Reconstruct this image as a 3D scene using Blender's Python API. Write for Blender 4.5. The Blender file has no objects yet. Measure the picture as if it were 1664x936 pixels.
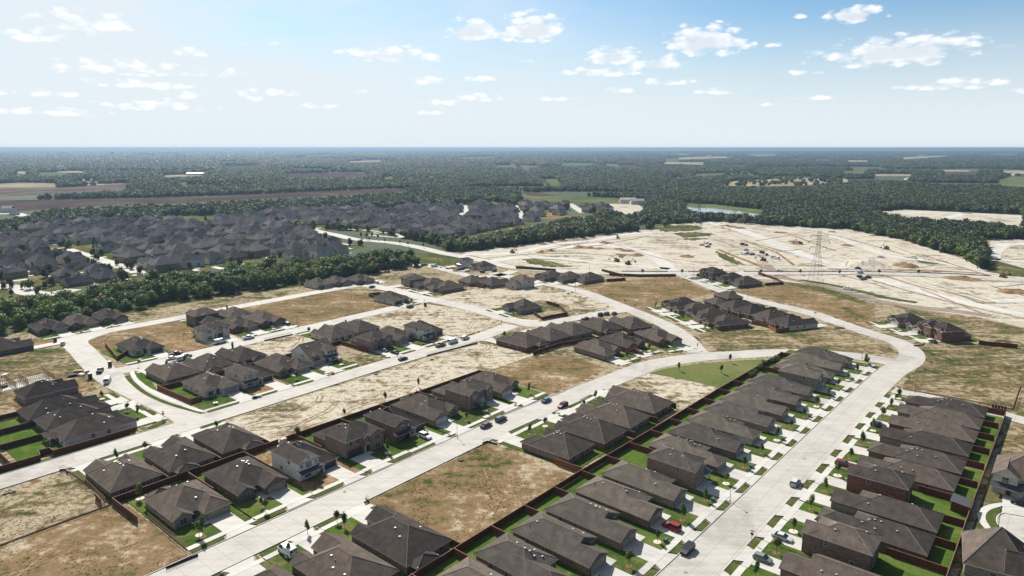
import bpy, bmesh, math, random
from mathutils import Vector, Matrix
R = math.radians
rnd = random.Random(7)
sc = bpy.context.scene
col = sc.collection

# ------------------------------------------------------------ camera, sky, sun, exposure
CAMH = 90.0
F = 1109.0
PITCH = math.atan(228.0 / F)
cam_d = bpy.data.cameras.new('camera'); cam = bpy.data.objects.new('camera', cam_d); col.objects.link(cam)
cam.location = (0, 0, CAMH); cam.rotation_euler = (math.pi / 2 - PITCH, 0, 0)
cam_d.sensor_width = 36.0; cam_d.lens = 36.0 * F / 1664.0
cam_d.clip_start = 1.0; cam_d.clip_end = 200000.0
sc.camera = cam
SUN_EL, SUN_AZ = 42.0, -25.5            # azimuth from the view direction, negative = left
world = bpy.data.worlds.new('World'); sc.world = world; world.use_nodes = True
sun_d = bpy.data.lights.new('sun', 'SUN'); sun = bpy.data.objects.new('sun', sun_d); col.objects.link(sun)
sun_d.energy = 5.0; sun_d.angle = R(0.53); sun_d.color = (1.0, 0.955, 0.88)
sun.rotation_euler = (R(90 - SUN_EL), 0, R(180 - SUN_AZ) )
sdir = Vector((math.sin(R(SUN_AZ)) * math.cos(R(SUN_EL)), math.cos(R(SUN_AZ)) * math.cos(R(SUN_EL)), math.sin(R(SUN_EL))))
sun.rotation_euler = sdir.to_track_quat('Z', 'Y').to_euler()
sun.location = sdir * 300
sc.view_settings.view_transform = 'Standard'; sc.view_settings.look = 'None'
sc.view_settings.exposure = 1.15; sc.view_settings.gamma = 1.0; sc.view_settings.use_curve_mapping = False
sc.cycles.use_denoising = True
sc.cycles.max_bounces = 5; sc.cycles.diffuse_bounces = 2; sc.cycles.glossy_bounces = 2
sc.cycles.transparent_max_bounces = 8; sc.cycles.volume_bounces = 0
sc.cycles.volume_max_steps = 64

def build_world():
    nt = world.node_tree; N = nt.nodes; L = nt.links
    for n in list(N): N.remove(n)
    out = N.new('ShaderNodeOutputWorld'); bg = N.new('ShaderNodeBackground')
    sky = N.new('ShaderNodeTexSky'); sky.sky_type = 'NISHITA'; sky.sun_disc = False
    sky.sun_elevation = R(SUN_EL); sky.sun_rotation = R(SUN_AZ)
    sky.air_density = 1.0; sky.dust_density = 1.3; sky.ozone_density = 1.6; sky.altitude = 150
    bg.inputs['Strength'].default_value = 0.05
    tc = N.new('ShaderNodeTexCoord')
    def math_(op, a, b=None, c=None):
        n = N.new('ShaderNodeMath'); n.operation = op
        for i, v in enumerate((a, b, c)):
            if v is None: continue
            if isinstance(v, (int, float)): n.inputs[i].default_value = v
            else: L.new(v, n.inputs[i])
        return n.outputs[0]
    sep = N.new('ShaderNodeSeparateXYZ'); L.new(tc.outputs['Generated'], sep.inputs[0])
    X, Y, Z = sep.outputs
    # cloud-layer coordinates: where the view direction meets a flat layer overhead
    zc = math_('MAXIMUM', Z, 0.006)
    az = math_('ARCTAN2', X, Y)
    el = math_('ARCSINE', Z)
    comb = N.new('ShaderNodeCombineXYZ')
    L.new(az, comb.inputs[0]); L.new(math_('MULTIPLY', el, 2.4), comb.inputs[1])
    ns = N.new('ShaderNodeTexNoise'); ns.inputs['Scale'].default_value = 22; ns.inputs['Detail'].default_value = 7; ns.inputs['Roughness'].default_value = 0.62
    L.new(comb.outputs[0], ns.inputs['Vector'])
    edge = math_('SUBTRACT', ns.outputs['Fac'], 0.5)
    ns2 = N.new('ShaderNodeTexNoise'); ns2.inputs['Scale'].default_value = 75; ns2.inputs['Detail'].default_value = 5; ns2.inputs['Roughness'].default_value = 0.6
    L.new(comb.outputs[0], ns2.inputs['Vector'])
    # cumulus puffs: azimuth, elevation, half widths (degrees), softness weight
    def ae(px, py):
        u = (px - 832) / F; v = (py - 468) / F
        d = Vector((u, math.cos(PITCH) - v * math.sin(PITCH), -(math.sin(PITCH) + v * math.cos(PITCH)))).normalized()
        return math.atan2(d.x, d.y), math.asin(d.z)
    puffs = [(772, 48, 40, 16, 1), (868, 44, 48, 19, 1), (818, 56, 26, 9, .9), (745, 54, 20, 10, .9), (1142, 66, 56, 21, 1), (1195, 70, 26, 10, .8), (1460, 84, 94, 18, 1), (1390, 24, 34, 10, 1),
             (640, 88, 76, 11, .85), (998, 90, 36, 14, .95), (1062, 102, 40, 10, .85), (985, 116, 64, 7, .7), (700, 130, 28, 6, .75),
             (776, 129, 32, 5, .7), (780, 158, 42, 6, .6), (1170, 148, 36, 5, .7), (1080, 133, 40, 6, .7), (1555, 136, 54, 8, .75),
             (1480, 141, 22, 4, .6), (1300, 118, 40, 5, .5), (1316, 158, 40, 5, .5), (195, 108, 92, 13, .6), (140, 38, 66, 16, .6), (230, 136, 70, 7, .6), (350, 158, 80, 8, .5), (600, 146, 34, 5, .5),
             (420, 66, 50, 7, .45), (60, 150, 70, 7, .45), (1655, 148, 16, 4, .6), (1303, 26, 12, 3.5, .6), (1258, 72, 12, 4, .6), (900, 160, 30, 4, .5), (440, 150, 60, 6, .6), (520, 172, 40, 5, .5), (720, 166, 50, 5, .5), (945, 178, 36, 4, .45), (1250, 168, 30, 4, .45), (250, 172, 90, 7, .55), (90, 182, 80, 6, .5), (380, 118, 60, 7, .55), (700, 182, 60, 5, .45), (1000, 148, 30, 5, .6), (850, 98, 30, 4, .4), (60, 60, 50, 8, .55), (310, 84, 26, 6, .6)]
    acc = None
    for (px, py, w, h, wt) in puffs:
        a0, e0 = ae(px, py + h * 0.35)
        wr = w * 1.12 / F; hr = h * 1.5 / F
        dx = math_('DIVIDE', math_('SUBTRACT', az, a0), wr)
        dy = math_('DIVIDE', math_('SUBTRACT', el, e0), hr)
        dyb = math_('MULTIPLY', math_('MINIMUM', dy, 0.0), 1.9)     # flat bases
        dyt = math_('MAXIMUM', dy, 0.0)
        d2 = math_('ADD', math_('MULTIPLY', dx, dx), math_('ADD', math_('MULTIPLY', dyt, dyt), math_('MULTIPLY', dyb, dyb)))
        m = math_('MULTIPLY', math_('MAXIMUM', math_('SUBTRACT', 1.45, math_('SQRT', d2)), 0.0), wt)
        acc = m if acc is None else math_('MAXIMUM', acc, m)
    vo = N.new('ShaderNodeTexVoronoi'); vo.feature = 'SMOOTH_F1'; vo.inputs['Scale'].default_value = 46; vo.inputs['Smoothness'].default_value = 0.35
    dv = N.new('ShaderNodeVectorMath'); dv.operation = 'MULTIPLY_ADD'; L.new(ns.outputs['Color'], dv.inputs[0]); dv.inputs[1].default_value = (.03, .03, 0); L.new(comb.outputs[0], dv.inputs[2]); L.new(dv.outputs[0], vo.inputs['Vector'])
    vo2 = N.new('ShaderNodeTexVoronoi'); vo2.feature = 'SMOOTH_F1'; vo2.inputs['Scale'].default_value = 120; vo2.inputs['Smoothness'].default_value = 0.3; L.new(dv.outputs[0], vo2.inputs['Vector'])
    bil = math_('ADD', math_('MULTIPLY', math_('SUBTRACT', 0.5, vo.outputs['Distance']), 1.25), math_('MULTIPLY', math_('SUBTRACT', 0.5, vo2.outputs['Distance']), 0.45))
    field = math_('ADD', math_('ADD', acc, math_('MULTIPLY', edge, 1.1)), math_('SUBTRACT', bil, 0.02))
    field = math_('ADD', field, math_('MULTIPLY', math_('SUBTRACT', ns2.outputs['Fac'], 0.5), 0.55))
    field = math_('MULTIPLY', field, math_('MINIMUM', math_('MULTIPLY', acc, 2.6), 1.0))
    mr = N.new('ShaderNodeMapRange'); mr.interpolation_type = 'SMOOTHSTEP'
    L.new(field, mr.inputs[0]); mr.inputs[1].default_value = 0.30; mr.inputs[2].default_value = 1.10
    cum = mr.outputs[0]
    # thin veil, thicker to the left (towards the sun)
    comb2 = N.new('ShaderNodeCombineXYZ'); L.new(math_('MULTIPLY', az, 1.0), comb2.inputs[0]); L.new(math_('MULTIPLY', el, 2.6), comb2.inputs[1])
    ns3 = N.new('ShaderNodeTexNoise'); ns3.inputs['Scale'].default_value = 3.6; ns3.inputs['Detail'].default_value = 6; ns3.inputs['Roughness'].default_value = 0.55
    L.new(comb2.outputs[0], ns3.inputs['Vector'])
    side = N.new('ShaderNodeMapRange'); L.new(az, side.inputs[0]); side.inputs[1].default_value = 0.35; side.inputs[2].default_value = -0.55
    side.inputs[3].default_value = 0.0; side.inputs[4].default_value = 1.15
    veil = math_('MULTIPLY', side.outputs[0], math_('MAXIMUM', math_('SUBTRACT', math_('MULTIPLY', ns3.outputs['Fac'], 3.2), 0.85), 0.12))
    hz = N.new('ShaderNodeMapRange'); hz.interpolation_type = 'SMOOTHSTEP'; L.new(el, hz.inputs[0]); hz.inputs[1].default_value = 0.205; hz.inputs[2].default_value = 0.015
    hz.inputs[3].default_value = 0.0; hz.inputs[4].default_value = 0.97
    veil = math_('MINIMUM', math_('ADD', veil, math_('MULTIPLY', hz.outputs[0], math_('SUBTRACT', 1.0, math_('MULTIPLY', veil, 0.8)))), 0.97)
    mix1 = N.new('ShaderNodeMix'); mix1.data_type = 'RGBA'; L.new(veil, mix1.inputs['Factor'])
    # sky blue, a little deeper than the model's
    tint = N.new('ShaderNodeMix'); tint.data_type = 'RGBA'; tint.blend_type = 'MULTIPLY'; tint.inputs['Factor'].default_value = 1.0
    L.new(sky.outputs[0], tint.inputs['A']); tint.inputs['B'].default_value = (0.60, 0.86, 1.02, 1)
    L.new(tint.outputs['Result'], mix1.inputs['A']); mix1.inputs['B'].default_value = (7.23, 7.93, 8.47, 1)
    shade = N.new('ShaderNodeMix'); shade.data_type = 'RGBA'
    mr2 = N.new('ShaderNodeMapRange'); mr2.interpolation_type = 'SMOOTHSTEP'; L.new(math_('SUBTRACT', field, math_('MULTIPLY', bil, 1.2)), mr2.inputs[0]); mr2.inputs[1].default_value = 1.25; mr2.inputs[2].default_value = 0.45
    L.new(mr2.outputs[0], shade.inputs['Factor']); shade.inputs['A'].default_value = (7.39, 7.77, 8.23, 1); shade.inputs['B'].default_value = (10.39, 10.39, 10.39, 1)
    mix2 = N.new('ShaderNodeMix'); mix2.data_type = 'RGBA'
    L.new(math_('MULTIPLY', cum, 0.85), mix2.inputs['Factor']); L.new(mix1.outputs['Result'], mix2.inputs['A']); L.new(shade.outputs['Result'], mix2.inputs['B'])
    L.new(mix2.outputs['Result'], bg.inputs['Color']); L.new(bg.outputs[0], out.inputs['Surface'])
build_world()

# ------------------------------------------------------------ photo pixel -> ground, street grid
def P(px, py, z=0.0):
    u = (px - 832) / F; v = (py - 468) / F
    d = math.sin(PITCH) + v * math.cos(PITCH); fw = math.cos(PITCH) - v * math.sin(PITCH)
    t = (CAMH - z) / d
    return (u * t, fw * t)
CG, SG = math.cos(R(50)), math.sin(R(50))
def A(a, b): return (a * CG + b * SG, a * SG - b * CG)          # street-grid metres -> world
def AB(x, y): return (x * CG + y * SG, x * SG - y * CG)

# ------------------------------------------------------------ materials
KA = 0.74      # overall reflectance: the photograph is exposed bright
def mat(name, base=(0.5, 0.5, 0.5), rough=0.8, spec=0.3, metal=0.0):
    m = bpy.data.materials.new(name); m.use_nodes = True
    b = m.node_tree.nodes['Principled BSDF']
    b.inputs['Base Color'].default_value = (*[x * KA for x in base], 1); b.inputs['Roughness'].default_value = rough
    b.inputs['Metallic'].default_value = metal
    b.inputs['Specular IOR Level'].default_value = spec
    return m
class NT:
    def __init__(s, m): s.m = m; s.t = m.node_tree; s.N = s.t.nodes; s.L = s.t.links; s.b = s.N['Principled BSDF']
    def coord(s, kind='Object', scale=(1, 1, 1), rot=0.0):
        tc = s.N.new('ShaderNodeTexCoord'); mp = s.N.new('ShaderNodeMapping'); s.L.new(tc.outputs[kind], mp.inputs[0])
        mp.inputs['Scale'].default_value = scale; mp.inputs['Rotation'].default_value = (0, 0, rot); return mp.outputs[0]
    def noise(s, vec, scale, detail=4, rough=0.6, dist=0.0):
        n = s.N.new('ShaderNodeTexNoise'); n.inputs['Scale'].default_value = scale; n.inputs['Detail'].default_value = detail
        n.inputs['Roughness'].default_value = rough; n.inputs['Distortion'].default_value = dist; s.L.new(vec, n.inputs['Vector']); return n.outputs['Fac']
    def ramp(s, fac, stops):
        r = s.N.new('ShaderNodeValToRGB'); s.L.new(fac, r.inputs[0]); e = r.color_ramp.elements
        while len(e) < len(stops): e.new(0.5)
        for i, (p, c) in enumerate(stops):
            e[i].position = p; e[i].color = (*c, 1) if len(c) == 3 else c
        return r.outputs[0]
    def mix(s, fac, a, b, mode='MIX'):
        n = s.N.new('ShaderNodeMix'); n.data_type = 'RGBA'; n.blend_type = mode
        for k, v in (('Factor', fac), ('A', a), ('B', b)):
            if isinstance(v, (int, float)): n.inputs[k].default_value = v
            elif isinstance(v, tuple): n.inputs[k].default_value = (*v, 1)
            else: s.L.new(v, n.inputs[k])
        return n.outputs['Result']
    def math(s, op, a, b=0.0):
        n = s.N.new('ShaderNodeMath'); n.operation = op
        for i, v in enumerate((a, b)):
            if isinstance(v, (int, float)): n.inputs[i].default_value = v
            else: s.L.new(v, n.inputs[i])
        return n.outputs[0]
    def color(s, c):
        c = s.mix(1.0, c, (KA, KA, KA), 'MULTIPLY'); s.L.new(c, s.b.inputs['Base Color']); return c
    def bump(s, h, strength=0.3, dist=0.05):
        n = s.N.new('ShaderNodeBump'); n.inputs['Strength'].default_value = strength; n.inputs['Distance'].default_value = dist
        s.L.new(h, n.inputs['Height']); s.L.new(n.outputs[0], s.b.inputs['Normal'])
W3 = (0.5, 0.5, 0.5)
def mottled(name, stops, scale=0.08, rough=0.9, fine=1.5, fine_amt=0.5, streak=None, spec=0.0, bump=0.0):
    """soil / grass: stops on a broad noise, modulated by finer noises"""
    m = mat(name, rough=rough, spec=spec); t = NT(m)
    v = t.coord()
    a = t.noise(v, scale, 6, 0.62, 0.6)
    b = t.noise(v, fine, 5, 0.65)
    f = t.math('ADD', a, t.math('MULTIPLY', t.math('SUBTRACT', b, 0.5), fine_amt))
    if streak:
        vs = t.coord(scale=streak[0], rot=streak[1]); c = t.noise(vs, streak[2], 5, 0.6, 0.4)
        f = t.math('ADD', f, t.math('MULTIPLY', t.math('SUBTRACT', c, 0.5), streak[3]))
    colr = t.ramp(f, stops)
    g = t.noise(v, fine * 5, 3, 0.7)
    colr = t.mix(1.0, colr, t.ramp(g, [(0.25, (0.72, 0.72, 0.72)), (0.75, (1.25, 1.25, 1.25))]), 'MULTIPLY')
    t.color(colr)
    if bump: t.bump(b, bump, 0.4)
    return m
M = {}
CREAM = (0.375, 0.32, 0.24); PALE = (0.47, 0.43, 0.355); ORG = (0.185, 0.125, 0.070); TAN = (0.285, 0.205, 0.12); OLV = (0.065, 0.072, 0.022); BRN = (0.14, 0.08, 0.04); GRY = (0.22, 0.20, 0.165)
M['dirt_pale'] = mottled('pale_graded_dirt', [(0.22, (0.11, 0.088, 0.06)), (0.33, (0.20, 0.165, 0.12)), (0.41, (0.36, 0.325, 0.265)), (0.55, (0.48, 0.435, 0.36)), (0.67, (0.37, 0.33, 0.27)), (0.77, (0.16, 0.12, 0.08))], 0.022, fine=0.25, fine_amt=0.7, streak=((0.16, 2.2, 1), R(62), 0.10, 0.85))
M['dirt_lot'] = mottled('bare_lot_dirt', [(0.25, (0.085, 0.08, 0.04)), (0.35, (0.17, 0.135, 0.08)), (0.44, (0.33, 0.28, 0.205)), (0.56, PALE), (0.67, (0.30, 0.245, 0.165)), (0.78, (0.19, 0.12, 0.065))], 0.04, fine=0.35, fine_amt=0.95, streak=((0.22, 1.8, 1), R(50), 0.14, 0.6))
M['scrub_orange'] = mottled('dry_orange_grass', [(0.24, (0.045, 0.06, 0.018)), (0.34, (0.10, 0.088, 0.038)), (0.44, (0.165, 0.115, 0.058)), (0.56, ORG), (0.66, (0.26, 0.20, 0.125)), (0.80, (0.38, 0.33, 0.25))], 0.045, fine=0.42, fine_amt=0.95, streak=((0.5, 1.4, 1), R(20), 0.16, 0.7))
M['scrub_brown'] = mottled('dry_brown_grass', [(0.26, (0.032, 0.052, 0.016)), (0.38, (0.070, 0.076, 0.030)), (0.48, (0.125, 0.098, 0.05)), (0.58, (0.195, 0.148, 0.085)), (0.70, (0.31, 0.25, 0.17))], 0.04, fine=0.42, fine_amt=1.05, streak=((0.35, 1.7, 1), R(-40), 0.14, 0.75))
M['scrub_mixed'] = mottled('patchy_dry_grass_and_dirt', [(0.26, (0.045, 0.056, 0.02)), (0.37, (0.105, 0.09, 0.045)), (0.47, (0.195, 0.155, 0.09)), (0.58, (0.335, 0.285, 0.205)), (0.67, (0.25, 0.195, 0.12)), (0.77, (0.16, 0.095, 0.05))], 0.045, fine=0.4, fine_amt=1.05, streak=((0.4, 1.6, 1), R(30), 0.16, 0.7))
M['mud'] = mottled('churned_brown_soil', [(0.3, (0.10, 0.06, 0.032)), (0.5, (0.20, 0.13, 0.07)), (0.7, (0.32, 0.235, 0.15))], 0.15, fine=1.0, fine_amt=0.9)
M['lawn'] = mottled('bright_cut_lawn', [(0.30, (0.042, 0.076, 0.013)), (0.45, (0.055, 0.098, 0.016)), (0.58, (0.084, 0.115, 0.026)), (0.72, (0.13, 0.125, 0.046))], 0.09, fine=0.7, fine_amt=0.6)
M['lawn_dull'] = mottled('tired_front_lawn', [(0.30, (0.032, 0.060, 0.012)), (0.46, (0.048, 0.078, 0.018)), (0.6, (0.082, 0.098, 0.030)), (0.74, (0.135, 0.12, 0.055))], 0.13, fine=0.8, fine_amt=0.8)
M['verge'] = mottled('verge_grass', [(0.30, (0.04, 0.062, 0.016)), (0.5, (0.062, 0.08, 0.024)), (0.7, (0.10, 0.095, 0.04))], 0.3, fine=1.5, fine_amt=0.5)
M['field'] = mottled('mown_green_field', [(0.3, (0.075, 0.10, 0.03)), (0.5, (0.115, 0.13, 0.045)), (0.7, (0.16, 0.15, 0.068))], 0.04, fine=0.6, fine_amt=0.6)
M['rough_green'] = mottled('rough_green_growth', [(0.3, (0.035, 0.055, 0.016)), (0.48, (0.07, 0.08, 0.028)), (0.62, (0.14, 0.115, 0.055)), (0.78, TAN)], 0.05, fine=0.4, fine_amt=0.9)
def concrete(name, c, joint=4.6, jamt=0.16):
    m = mat(name, rough=0.85, spec=0.25); t = NT(m); v = t.coord(rot=R(-50))
    a = t.noise(v, 0.12, 5, 0.6); b = t.noise(v, 2.5, 4, 0.7)
    f = t.math('ADD', t.math('MULTIPLY', a, 0.7), t.math('MULTIPLY', b, 0.3))
    k = t.ramp(f, [(0.3, tuple(x * 0.84 for x in c)), (0.5, c), (0.72, tuple(min(1, x * 1.10) for x in c))])
    st = t.noise(t.coord(scale=(0.06, 1.6, 1), rot=R(-50)), 0.5, 4, 0.6)
    k = t.mix(1.0, k, t.ramp(st, [(0.3, (0.90, 0.90, 0.90)), (0.6, (1.05, 1.05, 1.05))]), 'MULTIPLY')
    wr = t.noise(v, 0.035, 6, 0.7, 1.2)
    k = t.mix(1.0, k, t.ramp(wr, [(0.34, (0.80, 0.79, 0.78)), (0.46, (1.0, 1.0, 1.0)), (0.62, (1.07, 1.06, 1.04))]), 'MULTIPLY')
    sp_ = t.noise(v, 1.1, 2, 0.5)
    k = t.mix(t.math('MULTIPLY', t.math('GREATER_THAN', sp_, 0.74), 0.35), k, tuple(x * 0.3 for x in c))
    if joint:
        sp = t.N.new('ShaderNodeSeparateXYZ'); t.L.new(v, sp.inputs[0])
        j = None
        for o in (0, 1):
            fr = t.math('FRACT', t.math('DIVIDE', sp.outputs[o], joint))
            lt = t.math('LESS_THAN', fr, 0.03)
            j = lt if j is None else t.math('MAXIMUM', j, lt)
        k = t.mix(t.math('MULTIPLY', j, jamt * 3), k, tuple(x * 0.45 for x in c))
    t.color(k); return m
M['road'] = concrete('concrete_road', (0.375, 0.352, 0.318))
M['walk'] = concrete('pale_sidewalk_concrete', (0.445, 0.428, 0.398), 1.5, 0.05)
M['drive'] = concrete('driveway_concrete', (0.42, 0.403, 0.374), 3.0, 0.06)
M['gravel'] = mottled('gravel_track', [(0.3, (0.17, 0.135, 0.11)), (0.5, (0.24, 0.195, 0.165)), (0.7, (0.30, 0.255, 0.215))], 0.2, fine=1.5)
def shingle(name, c):
    m = mat(name, rough=0.95, spec=0.02); t = NT(m); v = t.coord()
    n1 = t.noise(v, 0.5, 4, 0.6); n2 = t.noise(t.coord(scale=(1, 1, 2.5)), 2.6, 4, 0.75)
    n3 = t.noise(t.coord(), 9.0, 2, 0.8)
    f = t.math('ADD', t.math('MULTIPLY', n1, 0.4), t.math('ADD', t.math('MULTIPLY', n2, 0.35), t.math('MULTIPLY', n3, 0.25)))
    k = t.ramp(f, [(0.36, tuple(x * 0.58 for x in c)), (0.5, c), (0.64, tuple(x * 1.55 for x in c))])
    sp = t.N.new('ShaderNodeSeparateXYZ'); t.L.new(v, sp.inputs[0])
    fr = t.math('FRACT', t.math('MULTIPLY', sp.outputs[2], 4.5))
    k = t.mix(t.math('MULTIPLY', t.math('LESS_THAN', fr, 0.22), 0.30), k, tuple(x * 0.4 for x in c))
    oi = t.N.new('ShaderNodeObjectInfo')
    k = t.mix(1.0, k, t.ramp(oi.outputs['Random'], [(0, (0.70, 0.71, 0.74)), (0.5, (1.0, 1.0, 1.0)), (1, (1.38, 1.34, 1.28))]), 'MULTIPLY')
    t.color(k); return m
M['roof_brown'] = shingle('brown_shingles', (0.084, 0.069, 0.060))
M['roof_taupe'] = shingle('taupe_shingles', (0.092, 0.080, 0.069))
M['ridge'] = mat('ridge_cap_shingles', (0.15, 0.125, 0.105), .9)
M['roof_old'] = shingle('weathered_grey_shingles', (0.064, 0.060, 0.070)); M['roof_old2'] = shingle('weathered_brown_shingles', (0.11, 0.10, 0.105))
M['roof_dark'] = shingle('charcoal_brown_shingles', (0.060, 0.050, 0.046))
def brick(name, c, mortar, sc_=1.0, var=0.5):
    m = mat(name, rough=0.9, spec=0.15); t = NT(m)
    tc = t.N.new('ShaderNodeTexCoord'); sp = t.N.new('ShaderNodeSeparateXYZ'); t.L.new(tc.outputs['Object'], sp.inputs[0])
    cb = t.N.new('ShaderNodeCombineXYZ'); t.L.new(t.math('ADD', sp.outputs[0], sp.outputs[1]), cb.inputs[0]); t.L.new(sp.outputs[2], cb.inputs[1])
    bt = t.N.new('ShaderNodeTexBrick'); t.L.new(cb.outputs[0], bt.inputs['Vector'])
    bt.inputs['Scale'].default_value = 1.0 * sc_; bt.inputs['Brick Width'].default_value = 0.42; bt.inputs['Row Height'].default_value = 0.15
    bt.inputs['Mortar Size'].default_value = 0.016
    bt.inputs['Color1'].default_value = (*[x * 1.2 for x in c], 1); bt.inputs['Color2'].default_value = (*[x * (1 - var) for x in c], 1); bt.inputs['Mortar'].default_value = (*mortar, 1)
    n = t.noise(t.coord(), 1.3, 4, 0.6)
    k = t.mix(1.0, bt.outputs['Color'], t.ramp(n, [(0.3, (0.8, 0.8, 0.8)), (0.7, (1.2, 1.2, 1.2))]), 'MULTIPLY')
    t.color(k); return m
M['brick_tan'] = brick('tan_brick', (0.289, 0.209, 0.149), (0.357, 0.306, 0.246))
M['brick_brown'] = brick('brown_brick', (0.170, 0.106, 0.073), (0.255, 0.204, 0.161))
M['brick_red'] = brick('red_brick', (0.188, 0.073, 0.043), (0.237, 0.161, 0.119))
M['brick_grey'] = brick('grey_brown_brick', (0.230, 0.191, 0.158), (0.306, 0.273, 0.237))
M['brick_rose'] = brick('rose_brown_brick', (0.255, 0.161, 0.124), (0.323, 0.264, 0.221))
M['stone_pale'] = brick('pale_limestone_and_siding', (0.527, 0.485, 0.416), (0.468, 0.425, 0.365), 0.6, 0.18)
M['siding_white'] = brick('white_siding', (0.613, 0.595, 0.561), (0.493, 0.476, 0.443), 0.9, 0.06)
M['trim'] = mat('pale_eave_trim', (0.62, 0.53, 0.45), 0.6); M['trim_dark'] = mat('dark_brown_eave_trim', (0.10, 0.055, 0.04), 0.6)
M['door_beige'] = mat('beige_garage_panels', (0.34, 0.28, 0.215), 0.55); M['door_white'] = mat('white_garage_panels', (0.60, 0.59, 0.56), 0.5); M['door_brown'] = mat('dark_brown_garage_panels', (0.07, 0.05, 0.04), 0.5)
M['door_front'] = mat('dark_wood_front_door', (0.06, 0.03, 0.018), 0.5)
M['glass'] = mat('dark_window_glass', (0.03, 0.04, 0.05), 0.08, 0.8); M['frame'] = mat('pale_window_frame', (0.42, 0.39, 0.35), 0.5)
M['metal_roof'] = mat('dark_standing_seam_porch_roof', (0.035, 0.038, 0.045), 0.4, 0.5)
M['vent'] = mat('pale_metal_roof_vent', (0.36, 0.34, 0.31), 0.4, 0.5)
M['pipe'] = mat('dark_vent_pipe', (0.04, 0.035, 0.03), 0.6)
M['column'] = mat('white_porch_column', (0.5, 0.48, 0.45), 0.6)
def fence_mat(name, c):
    m = mat(name, rough=0.85, spec=0.15); t = NT(m); v = t.coord()
    tc = t.N.new('ShaderNodeTexCoord'); sp = t.N.new('ShaderNodeSeparateXYZ'); t.L.new(tc.outputs['Object'], sp.inputs[0])
    fr = t.math('FRACT', t.math('MULTIPLY', t.math('ADD', sp.outputs[0], t.math('MULTIPLY', sp.outputs[1], 0.83)), 5.5))
    n = t.noise(v, 3.0, 4, 0.7); k = t.ramp(n, [(0.3, tuple(x * 0.6 for x in c)), (0.55, c), (0.75, tuple(x * 1.4 for x in c))])
    k = t.mix(t.math('MULTIPLY', t.math('LESS_THAN', fr, 0.12), 0.8), k, tuple(x * 0.25 for x in c)); t.color(k); return m
M['fence'] = fence_mat('stained_cedar_boards', (0.125, 0.042, 0.018))
M['fence_cap'] = mat('cedar_fence_cap', (0.17, 0.08, 0.045), 0.8)
M['fence_new'] = fence_mat('new_orange_cedar_boards', (0.24, 0.09, 0.03))
M['silt'] = mat('black_silt_fabric', (0.012, 0.012, 0.012), 0.8)
M['metal'] = mat('dark_lamp_metal', (0.03, 0.03, 0.032), 0.45, 0.5, 0.6); M['galv'] = mat('galvanised_steel', (0.07, 0.07, 0.075), 0.55, 0.4, 0.2)
M['wood_new'] = mottled('fresh_framing_lumber', [(0.3, (0.30, 0.20, 0.09)), (0.6, (0.46, 0.35, 0.19))], 1.0)
M['tyre'] = mat('tyre_rubber', (0.012, 0.012, 0.012), 0.8); M['rim'] = mat('alloy_rim', (0.35, 0.35, 0.36), 0.35, 0.5, 0.8)
M['carglass'] = mat('tinted_car_glass', (0.015, 0.018, 0.022), 0.05, 0.9)
M['headlamp'] = mat('clear_headlamp', (0.7, 0.72, 0.75), 0.15, 0.7); M['tail'] = mat('red_tail_lamp', (0.35, 0.01, 0.01), 0.3)
PAINT = {}
def paint(n, c):
    if n not in PAINT:
        m = mat(n + '_car_paint', c, 0.42, 0.3); m.node_tree.nodes['Principled BSDF'].inputs['Coat Weight'].default_value = 0.1; PAINT[n] = m
    return PAINT[n]
M['mulch'] = mat('brown_mulch', (0.16, 0.075, 0.04), 0.95); M['stone_ring'] = mat('pale_stone_ring', (0.55, 0.48, 0.4), 0.9)
def leafmat(name, c, c2, c3=None):
    m = mat(name, rough=0.65, spec=0.2); t = NT(m); v = t.coord()
    n = t.noise(v, 0.55, 4, 0.65); n2 = t.noise(v, 2.2, 3, 0.7)
    f = t.math('ADD', t.math('MULTIPLY', n, 0.55), t.math('MULTIPLY', n2, 0.45))
    k = t.ramp(f, [(0.33, tuple(x * 0.55 for x in c)), (0.5, c), (0.66, c2)])
    oi = t.N.new('ShaderNodeObjectInfo')
    k = t.mix(1.0, k, t.ramp(oi.outputs['Random'], [(0, (0.55, 0.66, 0.72)), (0.35, (1.05, 1.05, 1.0)), (0.65, (0.72, 0.82, 0.72)), (1, (1.65, 1.32, 1.1))]), 'MULTIPLY')
    mp = t.N.new('ShaderNodeVectorMath'); mp.operation = 'MULTIPLY'; t.L.new(oi.outputs['Location'], mp.inputs[0]); mp.inputs[1].default_value = (.0022, .0016, 0)
    k = t.mix(1.0, k, t.ramp(t.noise(mp.outputs[0], 1.0, 5, 0.65), [(0.34, (0.66, 0.72, 0.70)), (0.5, (1.08, 1.05, 0.98)), (0.66, (1.6, 1.4, 1.15))]), 'MULTIPLY')
    k = t.color(k)
    tr = t.N.new('ShaderNodeBsdfTranslucent'); mx = t.N.new('ShaderNodeMixShader'); mx.inputs[0].default_value = 0.28
    t.L.new(k, tr.inputs['Color']); out = t.N['Material Output']
    t.L.new(t.b.outputs[0], mx.inputs[1]); t.L.new(tr.outputs[0], mx.inputs[2]); t.L.new(mx.outputs[0], out.inputs['Surface'])
    return m
M['leaf'] = leafmat('green_foliage', (0.085, 0.142, 0.026), (0.20, 0.265, 0.052))
M['leaf_olive'] = leafmat('olive_foliage', (0.10, 0.112, 0.035), (0.205, 0.205, 0.07))
M['leaf_rust'] = leafmat('rusty_foliage', (0.12, 0.09, 0.035), (0.22, 0.15, 0.06))
M['leaf_bright'] = leafmat('bright_green_foliage', (0.095, 0.185, 0.026), (0.19, 0.31, 0.046))
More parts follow.
